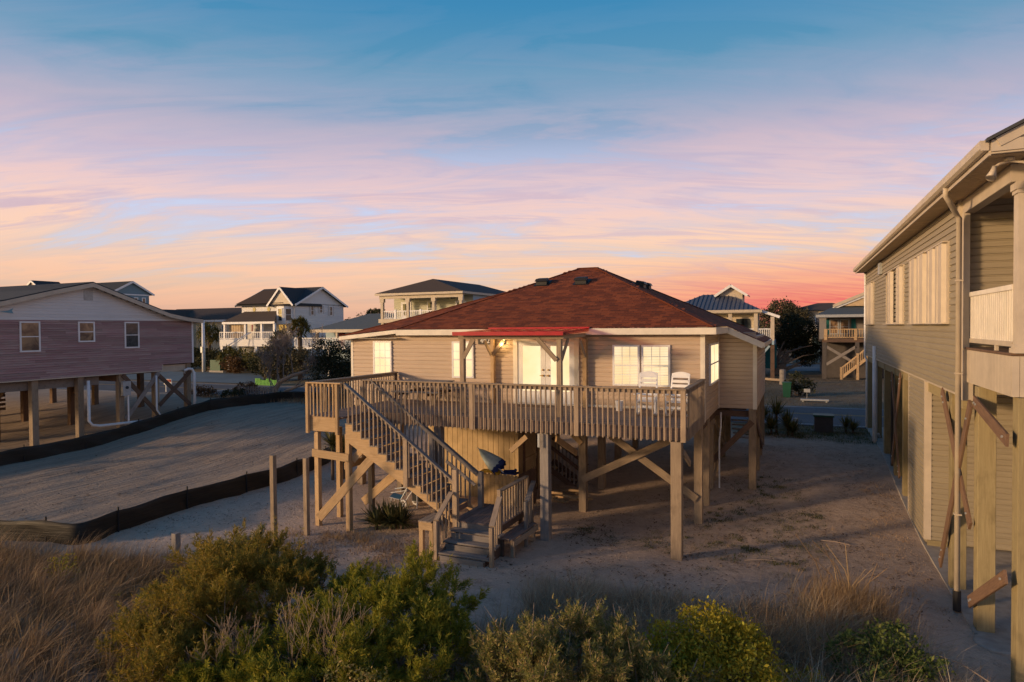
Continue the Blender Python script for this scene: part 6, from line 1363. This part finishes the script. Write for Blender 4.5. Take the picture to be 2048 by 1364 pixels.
def scatter(n, poly, clump=None, cr=0.25):
    P = np.array(poly); x0, y0 = P.min(0); x1, y1 = P.max(0); out = []; pl__ = [tuple(q) for q in P]
    if clump:
        cs = [c_ for c_ in (np.stack([rng.uniform(x0, x1, clump*3), rng.uniform(y0, y1, clump*3)], 1)) if inside(pl__, c_)][:clump]; cs = np.array(cs)
        k_ = rng.integers(0, len(cs), n); xy = cs[k_]+rng.normal(size=(n, 2))*cr*(0.5+rng.random((len(cs), 1))[k_])
    else:
        xy = np.stack([rng.uniform(x0, x1, n*3), rng.uniform(y0, y1, n*3)], 1); xy = np.array([c_ for c_ in xy if inside(pl__, c_)][:n])
    z = GZV(xy[:, 0], xy[:, 1])+np.where(xy[:, 1] < 11.2, 0.16*np.minimum(1, (11.2-xy[:, 1])/4), 0)-0.02
    return np.column_stack([xy, z])
def tufts(name, poly, nt, per, h_, wdt, wind, mat, bend=0.9, r_=0.10, spread=1.0):
    c_ = scatter(nt, poly)[:, :2]; sc_ = 0.55+0.8*rng.random(len(c_)); k_ = np.repeat(np.arange(len(c_)), per); n = len(k_)
    a = rng.random(n)*2*np.pi; q = np.sqrt(rng.random(n)); off = np.stack([np.cos(a), np.sin(a)], 1)*(q*r_*sc_[k_])[:, None]; xy = c_[k_]+off
    ln = np.column_stack([off/(r_*sc_[k_])[:, None]*spread, np.zeros(n)])+np.array(wind)*(0.6+0.8*rng.random(len(c_)))[k_][:, None]
    return weld_grass(name, np.column_stack([xy, GRM(xy)]), h_*sc_[k_], wdt, ln, mat, bend)
def branchy(mb, p, d_, l_, r_, depth, spread=0.6, up=0.15, minr=0.004):
    """recursive bare branches"""
    d_ = Vector(d_).normalized(); pts = [Vector(p)]; n = 4
    for i in range(n):
        d_ = (d_+Vector((rnd.uniform(-1, 1), rnd.uniform(-1, 1), rnd.uniform(-0.6, 1)))*0.16).normalized(); pts.append(pts[-1]+d_*l_/n)
    mb.tube(pts, [max(minr, r_*(1-0.45*i/n)) for i in range(n+1)], 5 if r_ > 0.02 else 3, False)
    if depth <= 0: return
    for k_ in range(rnd.choice((2, 3, 3))):
        q = pts[rnd.choice((2, 3, 4, 4))]; nd = (d_+Vector((rnd.uniform(-1, 1), rnd.uniform(-1, 1), rnd.uniform(-0.5, 0.8)+up))*spread*1.3).normalized()
        branchy(mb, q, nd, l_*rnd.uniform(0.6, 0.85), r_*0.55, depth-1, spread, up, minr)

# ------------------------------------------------------------------ foreground shrubs
cedar('broad bronze green cedar left of the stairs in the foreground, red tinged on its left', (-9.6, 8.9, 0.1), [(-10.7, 9.6, 0.95, 0.7), (-10.0, 9.9, 0.9, 0.65), (-9.2, 9.9, 0.9, 0.65), (-10.5, 8.9, 0.75, 0.75), (-9.6, 9.0, 0.85, 0.8), (-8.8, 9.4, 0.8, 0.65), (-9.9, 8.1, 0.6, 0.75), (-9.1, 8.2, 0.65, 0.75), (-8.5, 8.7, 0.65, 0.6), (-9.6, 7.3, 0.45, 0.7), (-8.9, 7.4, 0.45, 0.65), (-8.4, 9.8, 0.8, 0.45), (-10.2, 7.4, 0.4, 0.6), (-9.0, 6.7, 0.35, 0.6)], M['cedarb'], 2300)
cedar('grey green tufted shrub rising behind the bronze cedar beside a post stub', (-11.3, 10.6, 0.0), [(-11.6, 10.5, 0.7, 0.45), (-11.2, 10.7, 0.8, 0.5), (-10.8, 10.7, 0.7, 0.4)], M['sage'], 420, plen=0.6, name='tufted_shrub', nb=9)
cedar('bright green cedar bush directly below the bottom steps in the foreground', (-6.5, 9.3, 0.1), [(-7.7, 9.9, 0.85, 0.5), (-7.0, 9.8, 0.85, 0.5), (-6.35, 10.3, 1.0, 0.6), (-5.6, 9.9, 0.8, 0.5), (-7.2, 9.0, 0.75, 0.65), (-6.3, 9.3, 0.8, 0.75), (-5.6, 9.4, 0.75, 0.6), (-6.5, 8.4, 0.65, 0.7), (-5.7, 8.5, 0.65, 0.7), (-5.0, 9.0, 0.6, 0.55), (-7.6, 8.7, 0.6, 0.55), (-5.9, 7.7, 0.45, 0.65), (-6.6, 7.6, 0.4, 0.6), (-5.0, 8.2, 0.45, 0.55), (-7.4, 7.9, 0.45, 0.55)], M['cedar'], 2500)
cedar('low olive cedar sprawl at the bottom edge between the two big cedars', (-7.9, 7.6, 0.1), [(-8.1, 7.6, 0.45, 0.5), (-7.7, 7.3, 0.4, 0.5), (-7.3, 7.1, 0.4, 0.5), (-8.1, 6.9, 0.3, 0.5), (-6.6, 6.9, 0.35, 0.5)], M['cedar'], 700)
cedar('grey green shrub with brown feathery tips in the foreground centre right of the cedar', (-3.0, 9.2, 0.1), [(-3.8, 9.1, 0.7, 0.55), (-3.1, 9.5, 0.8, 0.55), (-2.5, 9.6, 0.8, 0.5), (-3.4, 8.6, 0.6, 0.65), (-2.7, 8.9, 0.7, 0.65), (-2.1, 9.2, 0.65, 0.55), (-2.0, 8.8, 0.5, 0.5), (-4.1, 8.6, 0.5, 0.55), (-1.6, 9.4, 0.4, 0.5)], M['sage'], 1500, leaf=(0.07, 0.02), plen=0.6, name='tipped_shrub', tips=90, reach=1.3, wid=0.2)
leafy('rounded golden leaved shrub in the foreground right of centre', (-1.3, 10.6, 0.05), [(-1.9, 10.5, 0.7, 0.5), (-1.3, 10.8, 0.85, 0.6), (-0.8, 10.9, 0.75, 0.5), (-1.5, 10.1, 0.55, 0.6), (-0.8, 10.3, 0.5, 0.6), (-2.1, 10.0, 0.45, 0.45), (-0.3, 10.4, 0.35, 0.4)], M['gold'], 17000, 0.062, 'golden_shrub', 'shrub', clump=26, tr=0.03)
leafy('dark green broadleaf shrub at lower right near the neighbour slab', (1.3, 12.0, 0.0), [(0.9, 12.0, 0.45, 0.45), (1.4, 12.3, 0.5, 0.5), (1.8, 11.9, 0.4, 0.4), (1.2, 11.5, 0.3, 0.4)], M['greenleaf'], 3600, 0.075, 'dark_shrub', 'shrub', clump=18, tr=0.02)
leafy('small yellow green shrub at the bottom edge between golden shrub and dark shrub', (-0.1, 11.3, 0.0), [(-0.2, 11.2, 0.25, 0.3), (0.2, 11.3, 0.2, 0.25)], M['gold'], 900, 0.06, 'low_shrub', 'shrub', tr=0.012)
leafy('pale leaved low shrub at the bottom edge below the green cedar', (-5.7, 8.35, 0.1), [(-6.0, 7.6, 0.85, 0.35), (-5.5, 7.5, 0.8, 0.32), (-5.0, 8.2, 0.7, 0.3)], M['sage'], 2600, 0.05, 'low_shrub', 'shrub', tr=0.012, clump=14)
leafy('pale green weed shrub in the brown grass at the left edge', (-15.6, 9.6, 0.1), [(-15.8, 9.6, 0.35, 0.4), (-15.3, 9.4, 0.3, 0.35)], M['gold'], 700, 0.055, 'weed_shrub', 'shrub', tr=0.01)
leafy('single pale green weed shrub amid the brown grass near the bronze cedar', (-11.9, 8.8, 0.1), [(-11.9, 8.8, 0.5, 0.28), (-11.7, 8.9, 0.4, 0.25)], M['gold'], 520, 0.055, 'weed_shrub', 'shrub', tr=0.01)
DS = thing('dead_shrub', 'bare bleached dead shrub in front of the green cedar', 'dead shrub', (-6.9, 8.1, 0.1))
mb = MB()
for i in range(5): branchy(mb, (-6.9+rnd.uniform(-.15, .15), 8.0, 0.15), (rnd.uniform(-0.7, 0.7), rnd.uniform(-0.5, 0.2), 1), 0.62, 0.016, 4, 0.6, 0.3, 0.0035)
mb.build('branches', M['deadwood'], DS)
DS2 = thing('dead_shrub', 'grey twiggy dead shrub at the foot of the bronze cedar', 'dead shrub', (-8.2, 7.6, 0.1))
mb = MB()
for i in range(4): branchy(mb, (-8.1+rnd.uniform(-.15, .15), 7.4, 0.3), (rnd.uniform(-0.7, 0.7), rnd.uniform(-0.5, 0.2), 1), 0.42, 0.010, 4, 0.65, 0.3, 0.003)
mb.build('branches', M['deadwood'], DS2)
FBm = MB().tube([(-7.6, 7.6, 0.35), (-7.0, 7.9, 0.62), (-6.4, 8.1, 0.78), (-5.9, 8.2, 0.72)], [0.03, 0.028, 0.02, 0.008], 6); tag(FBm.build('fallen_branch', M['palebark'], None), 'long grey fallen branch lying across the foreground cedar', 'branch')
VN = MB().tube([(1.35, 12.55, 0.35), (1.9, 12.5, 0.52), (2.4, 12.3, 0.5), (2.9, 12.0, 0.3)], [0.006, 0.011, 0.012, 0.012], 5); vt_ = VN.build('bare_vine', M['palebark'], None); tag(vt_, 'single arching bare stem near the round concrete pad', 'stem')

# yuccas and palmettos: radial blades
def rosette(c_, n, l_, w_, tilt=(0.1, 1.35), droop=0.25):
    az = rng.random(n)*2*np.pi; el = rng.uniform(tilt[0], tilt[1], n); d_ = np.stack([np.cos(az)*np.cos(el), np.sin(az)*np.cos(el), np.sin(el)], 1); L = (l_*(0.65+0.5*rng.random(n)))[:, None]
    sd = unit(np.cross(d_, np.array([0, 0, 1.0])+0.05*rng.normal(size=(n, 3)))); c_ = np.asarray(c_, dtype=float); dn = np.array([0, 0, -1.0])
    P0 = c_+d_*L*0.06; P1 = c_+d_*L*0.55+dn*L*droop*0.2; P2 = c_+d_*L+dn*L*droop*0.9*np.cos(el)[:, None]
    return np.concatenate([np.stack([P0-sd*w_*0.4, P0+sd*w_*0.4, P1+sd*w_*0.5, P1-sd*w_*0.5], 1), np.stack([P1-sd*w_*0.5, P1+sd*w_*0.5, P2+sd*0.002, P2-sd*0.002], 1)])
def yucca(label, c_, heads, mat='yucca', n=120, l_=0.6, w_=0.045, name='yucca', group=None):
    T_ = thing(name, label, 'yucca' if name == 'yucca' else 'palmetto', (c_[0], c_[1], c_[2]), group); Q = []
    for hx, hy, hz in heads:
        grid_mesh('leaf_rosette', rosette((hx, hy, hz), n, l_, w_), M[mat], T_); MB().tube([(hx, hy, c_[2]-0.1), (hx, hy, hz+0.05)], [0.07, 0.05], 7).build('stem', M['palmbark'], T_)
yucca('spiky yucca clump on the sand beside the stair head legs', (-11.2, 16.0, 0), [(-11.38, 15.85, 0.14), (-11.0, 16.05, 0.18), (-10.72, 16.2, 0.12), (-11.4, 16.3, 0.14), (-11.05, 16.4, 0.14)], n=130, l_=0.72, w_=0.045)
yucca('tall drooping yucca behind the stair platform by the house corner', (-16.6, 20.3, 0), [(-16.6, 20.3, 1.35), (-16.3, 20.6, 1.1)], n=130, l_=0.95, w_=0.05)
yucca('large palmetto clump between the house corner and the street', (-0.9, 33.0, 0.8), [(-1.5, 33.0, 1.5), (-0.9, 33.2, 1.7), (-0.4, 32.9, 1.2), (-1.1, 32.5, 1.1), (-0.2, 32.5, 1.0), (-1.8, 32.6, 1.1)], 'palm', 110, 0.95, 0.05, 'palmetto')
yucca('small palmetto right of the dark utility box', (2.1, 34.3, 0.8), [(2.1, 34.3, 1.1), (2.4, 34.2, 1.0)], 'palm', 90, 0.7, 0.045, 'palmetto')
# palms across the street
def palm(label, base, h_, r_, n=34):
    T_ = thing('palm_tree', label, 'palm tree', base, 'palms across the street'); x_, y_, z_ = base; cz = z_+h_
    MB().tube([(x_, y_, z_-0.1), (x_+0.1, y_, z_+h_*0.5), (x_, y_, cz)], [0.24, 0.2, 0.22], 10).build('trunk', M['palmbark'], T_)
    Q = []
    for i in range(n):
        a = rnd.uniform(0, 6.28); e = rnd.uniform(-0.75, 1.3); d_ = Vector((math.cos(a)*math.cos(e), math.sin(a)*math.cos(e), math.sin(e))); c_ = Vector((x_, y_, cz))+d_*r_*0.55
        Q.append(rosette(tuple(c_+Vector((0, 0, -0.1*r_*math.cos(e)))), 16, r_*0.62, r_*0.075, (-0.5, 1.2), 0.5))
    grid_mesh('crown', np.concatenate(Q), M['palm'], T_)
palm('tallest fan palm in front of the white house wall', (-45.6, 51, GZ), 5.2, 1.5); palm('fan palm half hidden left of the tallest palm', (-47.6, 50.5, GZ), 4.0, 1.4); palm('fan palm close behind the pale utility pole', (-68.3, 60, GZ), 4.7, 1.9); palm('low sunlit palm in the hedge beside the white house stairs', (-62.0, 57.2, GZ), 2.1, 1.4)
# hedge and shrubs by the white house
def hb(label, c_, lobes, mat, n, size, name='hedge_shrub', **k): return leafy(label, c_, lobes, M[mat], n, size, name, 'shrub', clump=16, tr=0.08, **k)
hb('long dark hedge below the white house porch', (-67, 59.5, GZ), [(-72, 60, 2.2, 1.5), (-70, 59.6, 2.4, 1.5), (-68, 59.4, 2.2, 1.5), (-66, 59.3, 2.3, 1.4), (-64, 59.0, 2.3, 1.4)], 'darkleaf', 6000, 0.26, 'hedge')
hb('round rusty shrub right of the utility box', (-59.6, 55.9, GZ), [(-60.1, 56, 1.8, 1.2), (-59, 55.8, 1.7, 1.1)], 'rust', 2600, 0.2); hb('olive shrub between the rusty shrub and white stairs', (-57.6, 56.8, GZ), [(-58.2, 57, 2.3, 1.3), (-57, 56.5, 2.0, 1.2), (-60.5, 57.5, 2.8, 1.2)], 'palm', 3400, 0.2)
hb('dark shrub filling the corner behind the bare tree', (-53, 55, GZ), [(-55, 55.4, 2.0, 1.4), (-53, 55, 2.2, 1.6), (-51, 54.6, 2.4, 1.6), (-49.5, 54, 2.3, 1.4)], 'darkleaf', 5200, 0.24); hb('tall brushy shrub below the tallest palm', (-46.5, 50, GZ), [(-48.5, 50, 3.0, 1.5), (-46.5, 50.5, 3.2, 1.5), (-44.5, 50.2, 2.8, 1.5), (-47.5, 49.5, 1.8, 1.5)], 'hazeleaf', 4800, 0.24)
# evergreens and bare tree behind the near silt fence
for lab, c_, lb in (('dark evergreen beside the house corner, nearest the deck rail', (-26.4, 36.2, 0.8), [(-26.6, 36.2, 2.2, 1.3), (-25.9, 36.4, 3.0, 1.2), (-27.2, 36.5, 3.2, 1.1), (-25.4, 36.2, 1.8, 1.1)]),
                    ('dark evergreen left of the house behind the bare tree', (-29.6, 36.8, 0.8), [(-30, 36.6, 2.2, 1.3), (-29.2, 37, 3.3, 1.2), (-30.4, 37, 2.8, 1.0), (-28.6, 36.6, 2.0, 1.3)]),
                    ('darker evergreen close against the house wall', (-23.4, 36.0, 0.8), [(-23.6, 36, 2.0, 1.2), (-23, 36.4, 3.1, 1.2), (-24.3, 36.3, 2.8, 1.1)])):
    lb = [(a_, b_, z_+0.25*(z_-0.8), r_*1.2) for a_, b_, z_, r_ in lb]+[(lb[0][0]-0.4, lb[0][1], 4.3, 1.0)]
    leafy(lab, c_, lb, M['darkleaf'], 10000, 0.14, 'evergreen', 'tree', clump=20, tr=0.12)
BT = thing('bare_tree', 'leaning leafless tree with pale twisted trunk beyond the sand bank', 'tree', (-35.3, 36.6, 0.9))
mb = MB(); mb.tube([(-35.3, 36.6, 0.7), (-35.1, 36.6, 1.5), (-34.6, 36.6, 2.1), (-33.4, 36.6, 2.6), (-32.0, 36.8, 3.0)], [0.24, 0.2, 0.17, 0.13, 0.08], 8); mb.tube([(-35.0, 36.5, 0.8), (-33.8, 36.4, 1.5), (-32.2, 36.3, 2.0)], [0.16, 0.12, 0.07], 7); mb.build('trunk', M['palebark'], BT)
mb = MB()
for p, d_ in (((-35.1, 36.6, 1.6), (-0.6, 0, 1)), ((-34.9, 36.6, 1.9), (0, 0.2, 1)), ((-34.2, 36.6, 2.3), (-0.3, 0, 1)), ((-33.4, 36.6, 2.6), (0.2, 0, 1)), ((-32.4, 36.8, 2.9), (0.4, 0, 0.8)), ((-35.1, 36.5, 1.5), (-1, 0.2, 0.7)), ((-33.0, 36.4, 1.8), (0.7, 0, 0.7)), ((-34.6, 36.6, 2.1), (-0.7, 0.2, 0.9))):
    branchy(mb, p, d_, 1.35, 0.05, 5, 0.62, 0.1, 0.012)
mb.build('twigs', M['twig'], BT)
for lab, c_, lb, mt_ in (('low olive shrub on the sand bank left of the bare tree', (-40.3, 34.6, 0.95), [(-40.8, 34.5, 1.3, 0.6), (-39.9, 34.7, 1.3, 0.6), (-39.2, 34.5, 1.2, 0.5)], 'rust'), ('low dark shrub on the sand bank beneath the bare tree', (-37.0, 34.6, 0.95), [(-37.6, 34.6, 1.2, 0.5), (-36.8, 34.8, 1.2, 0.55)], 'darkleaf'), ('rusty shrub beside the lime pickets', (-37.4, 36.2, 0.9), [(-38.2, 36.3, 1.4, 0.6), (-37.2, 36.3, 1.5, 0.65), (-36.4, 36.2, 1.3, 0.5)], 'rust')):
    hb(lab, c_, lb, mt_, 1300, 0.13, 'bank_shrub')
hb('round grey shrub beside the wheelie bin across the street', (0.05, 51, GZ), [(0.0, 51, 1.7, 0.95), (0.6, 51.2, 1.4, 0.7), (-0.4, 50.9, 1.3, 0.6)], 'darkleaf', 1700, 0.15)
# big live oak on the right and trees behind
OK = leafy('broad dark live oak with twisted pale trunk between the far right houses', (-2.2, 72.5, GZ), [(-0.7, 73.5, 4.8, 1.7), (0.5, 74, 5.3, 1.7), (1.3, 74.5, 4.4, 1.4), (-1.5, 74, 3.9, 1.2), (0.4, 73.5, 3.4, 1.4), (1.5, 74, 3.0, 1.1), (-0.6, 74.5, 6.1, 1.2), (0.9, 73.2, 2.3, 0.9)], M['darkleaf'], 20000, 0.17, 'live_oak', 'tree', trunk=0.25, bark='palebark', clump=18, tr=0.24)
leafy('tall domed tree glowing above the live oak on the skyline', (-1.5, 96, GZ), [(-2.2, 96, 8.0, 1.7), (-0.8, 96, 7.6, 1.6), (-3.6, 96, 7.0, 1.5), (0.4, 96, 7.0, 1.5), (-1.5, 96, 6.2, 2.0)], M['hazeleaf'], 9000, 0.26, 'skyline_tree', 'tree', clump=14, tr=0.2)
leafy('open crowned tree on the skyline behind the grey roofed house', (-80, 112, GZ), [(-81, 112, 8.6, 1.5), (-79.3, 112, 9.0, 1.4), (-78, 112, 8.4, 1.2)], M['darkleaf'], 2600, 0.32, 'skyline_tree', 'tree', clump=14, tr=0.25)
lb_ = MB(); lb_.tube([(-2.3, 71.8, 0.8), (-1.9, 71.4, 2.2), (-0.9, 71.2, 3.2), (0.4, 71.2, 3.7), (1.4, 71.4, 3.9)], [0.16, 0.13, 0.10, 0.07, 0.03], 8); lb_.tube([(-2.0, 71.4, 1.9), (-0.6, 71.1, 2.3), (0.6, 71.2, 2.9), (1.5, 71.3, 3.0)], [0.09, 0.07, 0.05, 0.02], 7); lb_.tube([(-1.9, 71.4, 2.2), (-1.6, 71.2, 3.4), (-1.2, 71.2, 4.3)], [0.13, 0.1, 0.05], 7); lb_.build('limb', M['bark'], OK)
tl_ = []
for i in range(260):
    x_ = rng.uniform(-170, 60); y_ = rng.uniform(112, 135); r_ = rng.uniform(1.8, 3.2); tl_.append((x_, y_, rng.uniform(3.8, 5.9)*(1.0 if x_ > -20 else 1.12), r_))
p, d_, r_ = lobes_pts(tl_, 2600, 0.5, 0.8); k_ = np.repeat(np.arange(len(p)), 22); p = p[k_]+rng.normal(size=(len(k_), 3))*(r_[k_]*0.14)[:, None]
tag(grid_mesh('treeline', diamonds(p, 0.45), M['hazeleaf']), kind='stuff')

# ------------------------------------------------------------------ grasses
LG = [(-24, 5.0), (-9.5, 4.8), (-9.6, 8.5), (-10.6, 10.5), (-12.5, 11.3), (-15, 11.1), (-17.5, 10.3), (-20.5, 9.7), (-24, 9.0)]
weld_grass('brown_dune_grass', scatter(16000, LG, 900, 0.2), 0.45, 0.012, (0.7, 0.15, 0), M['drydark'], 0.8)
tufts('grass_tufts', LG, 560, 40, 0.66, 0.013, (0.75, 0.12, 0), M['drydark'], 0.9, 0.12, 0.55)
tufts('grass_tufts', LG, 330, 34, 0.72, 0.012, (0.75, 0.12, 0), M['dry'], 0.9, 0.11, 0.6)
tufts('grass_tufts', [(-20, 9.2), (-12.0, 10.3), (-11.4, 11.6), (-17.0, 10.5), (-20, 9.9)], 170, 42, 0.55, 0.012, (0.7, 0.12, 0), M['dry'], 0.95, 0.11, 0.6)
weld_grass('seed_stalks', scatter(260, LG), 1.0, 0.012, (0.55, 0.1, 0), M['dry'], 0.7)
weld_grass('brown_dune_grass', scatter(9000, [(-9.7, 5.5), (-4.4, 5.5), (-4.6, 9.6), (-9.0, 9.6)], 500, 0.22), 0.42, 0.012, (0.3, 0.1, 0), M['drydark'], 0.9)
RGp = [(-5.0, 8.0), (2.8, 9.0), (2.6, 12.2), (1.4, 14.2), (0.2, 14.3), (-1.5, 13.7), (-4.5, 13.6), (-5.2, 12.6), (-5.4, 10.5)]
weld_grass('bleached_dune_grass', scatter(9000, RGp, 420, 0.22), 0.40, 0.012, (0.25, 0.0, 0), M['drydark'], 1.1)
tufts('grass_tufts', RGp, 330, 46, 0.62, 0.013, (0.25, -0.05, 0), M['drygrey'], 1.25, 0.11, 1.0)
tufts('grass_tufts', RGp, 300, 36, 0.55, 0.013, (0.25, -0.05, 0), M['drydark'], 1.25, 0.12, 1.1)
tufts('grass_tufts', [(-1.2, 11.5), (2.2, 12.4), (1.6, 14.6), (-0.6, 14.3)], 60, 44, 0.7, 0.012, (0.25, 0, 0), M['dry'], 1.2, 0.12, 1.0)
weld_grass('edge_grass', scatter(6000, [(-5.6, 12.8), (1.6, 13.2), (1.4, 14.4), (-2, 14.2), (-5.6, 14.0)], 300, 0.16), 0.34, 0.008, (0.15, 0, 0), M['drygrey'], 0.8)
TC = thing('grass_clump', 'tall tawny beach grass clump with reed stalks near the right house slab', 'grass clump', (0.9, 15.0, 0))
c_ = np.column_stack([rng.normal(0.9, 0.42, 2600), rng.normal(14.6, 0.42, 2600), np.full(2600, -0.02)]); o_ = weld_grass('tuft', c_, 0.72, 0.011, (0.25, 0, 0), M['dry'], 0.95); del o_['kind']; W[o_] = o_.matrix_basis.copy(); o_.parent = TC; o_.matrix_basis = W[TC].inverted() @ W[o_]
mb = MB()
for i in range(11):
    a = rnd.uniform(-0.55, 0.55); x_ = 0.9+rnd.uniform(-.25, .3); l_ = rnd.uniform(1.1, 1.75); mb.tube([(x_, 14.7, 0), (x_+a*0.45*l_, 14.7, l_*0.6), (x_+a*1.0*l_, 14.75, l_*(1-0.25*abs(a)))], [0.010, 0.009, 0.006], 4)
mb.build('reed_stalks', M['dry'], TC)
weld_grass('sand_tufts', scatter(3400, [(-13.5, 13.5), (-9.5, 13.2), (-9.0, 14.6), (-11, 15.4), (-13.6, 15.0)], 60, 0.16), 0.16, 0.009, (0.1, 0, 0), M['dry'], 1.0)
weld_grass('sand_tufts', scatter(900, [(-7, 14), (0, 14), (2.4, 17), (2.2, 22), (-1.5, 21), (-4, 16)], 60, 0.08), 0.10, 0.008, (0.1, 0, 0), M['drydark'], 1.0)
weld_grass('yard_weeds', scatter(9000, [(-2.6, 16.2), (-0.2, 15.8), (0.9, 19), (0.6, 25), (-1.5, 26), (-2.6, 22)], 240, 0.09), 0.055, 0.016, (0, 0, 0), M['weed'], 1.2)
weld_grass('yard_weeds', scatter(3000, [(-6, 17), (-2.6, 17), (-2.6, 18.8), (-6, 18.4)], 60, 0.10), 0.05, 0.016, (0, 0, 0), M['weed'], 1.2)
weld_grass('yard_weeds', scatter(3000, [(1.6, 14.5), (2.9, 14.5), (2.9, 27), (2.2, 27)], 120, 0.12), 0.06, 0.012, (0, 0, 0), M['drydark'], 1.2)
weld_grass('bank_grass', scatter(5000, [(-39, 33.6), (-20, 34.0), (-20, 35.6), (-39, 35.6)], 220, 0.25), 0.30, 0.02, (0.2, 0, 0), M['drydark'], 0.9)
weld_grass('verge_grass', scatter(4500, [(-2.5, 31.5), (3, 31.5), (3, 35.6), (-2.5, 35.6)], 260, 0.2), 0.12, 0.02, (0, 0, 0), M['weed'], 1.0)
weld_grass('lot_grass', scatter(9000, [(-6, 45), (8, 45), (8, 67), (-6, 67)], 700, 0.5), 0.10, 0.022, (0, 0, 0), M['lotgrass'], 1.0)
weld_grass('lot_grass', scatter(6000, [(-8, 46), (0.5, 46), (-1, 66), (-8, 66)], 400, 0.5), 0.10, 0.022, (0, 0, 0), M['lotgrass'], 1.0)

# leaf litter, twigs and flecks lying on the sand
def flecks(name, poly, n, size, mat, clump=60, cr=0.4):
    p = scatter(n, poly, clump, cr); p[:, 2] += 0.035; n_ = len(p); az = rng.random(n_)*6.283; d_ = np.stack([np.cos(az), np.sin(az), rng.uniform(-0.15, 0.35, n_)], 1); sd = np.stack([-np.sin(az), np.cos(az), np.zeros(n_)], 1)
    s_ = (size*(0.4+1.2*rng.random(n_)))[:, None]
    tag(grid_mesh(name, np.stack([p, p+d_*s_*0.5+sd*s_*0.22, p+d_*s_, p+d_*s_*0.5-sd*s_*0.22], 1), mat), kind='stuff')
flecks('leaf_litter', [(-6, 14), (2.6, 14.2), (2.8, 30), (-2.4, 30), (-6, 19)], 5200, 0.07, M['litter'], 260, 0.35)
flecks('leaf_litter', [(-13.5, 12.2), (-6.8, 12.4), (-6.8, 15.0), (-13.5, 16.5)], 2600, 0.06, M['litter'], 120, 0.3)
flecks('leaf_litter', [(-18.2, 12), (-13.5, 12.2), (-14, 22), (-18.2, 22)], 1500, 0.06, M['litter'], 120, 0.4)
flecks('lot_debris', [(-32, 12), (-19, 12), (-19.5, 33), (-32, 33)], 2600, 0.09, M['litter'], 260, 0.5)
flecks('shell_flecks', [(-18, 12), (2.5, 13), (2.6, 26), (-2, 26), (-8, 15), (-18, 20)], 500, 0.035, M['drygrey'], 200, 0.6)
for i, (x_, y_, a, l_) in enumerate(((-1.2, 17.2, 0.3, 0.9), (0.6, 19.6, -0.2, 0.7), (-4.3, 15.6, 0.1, 0.8), (1.4, 16.9, 0.9, 0.6), (-0.4, 15.4, -0.4, 0.7), (-9.3, 13.4, 0.5, 0.6))):
    nm = ('beside the tall grass clump', 'midway up the side yard', 'in front of the deck corner post', 'near the right house slab', 'between the corner post and the grass clump', 'in front of the left bench stub')[i]
    o_ = MB().tube([(x_, y_, gz(x_, y_)+0.03), (x_+0.5*l_*math.cos(a), y_+0.5*l_*math.sin(a), gz(x_, y_)+0.06), (x_+l_*math.cos(a), y_+l_*math.sin(a), gz(x_, y_)+0.03)], [0.014, 0.012, 0.006], 5).build('stick', M['palebark'], None); tag(o_, 'thin dry stick lying on the sand '+nm, 'stick')
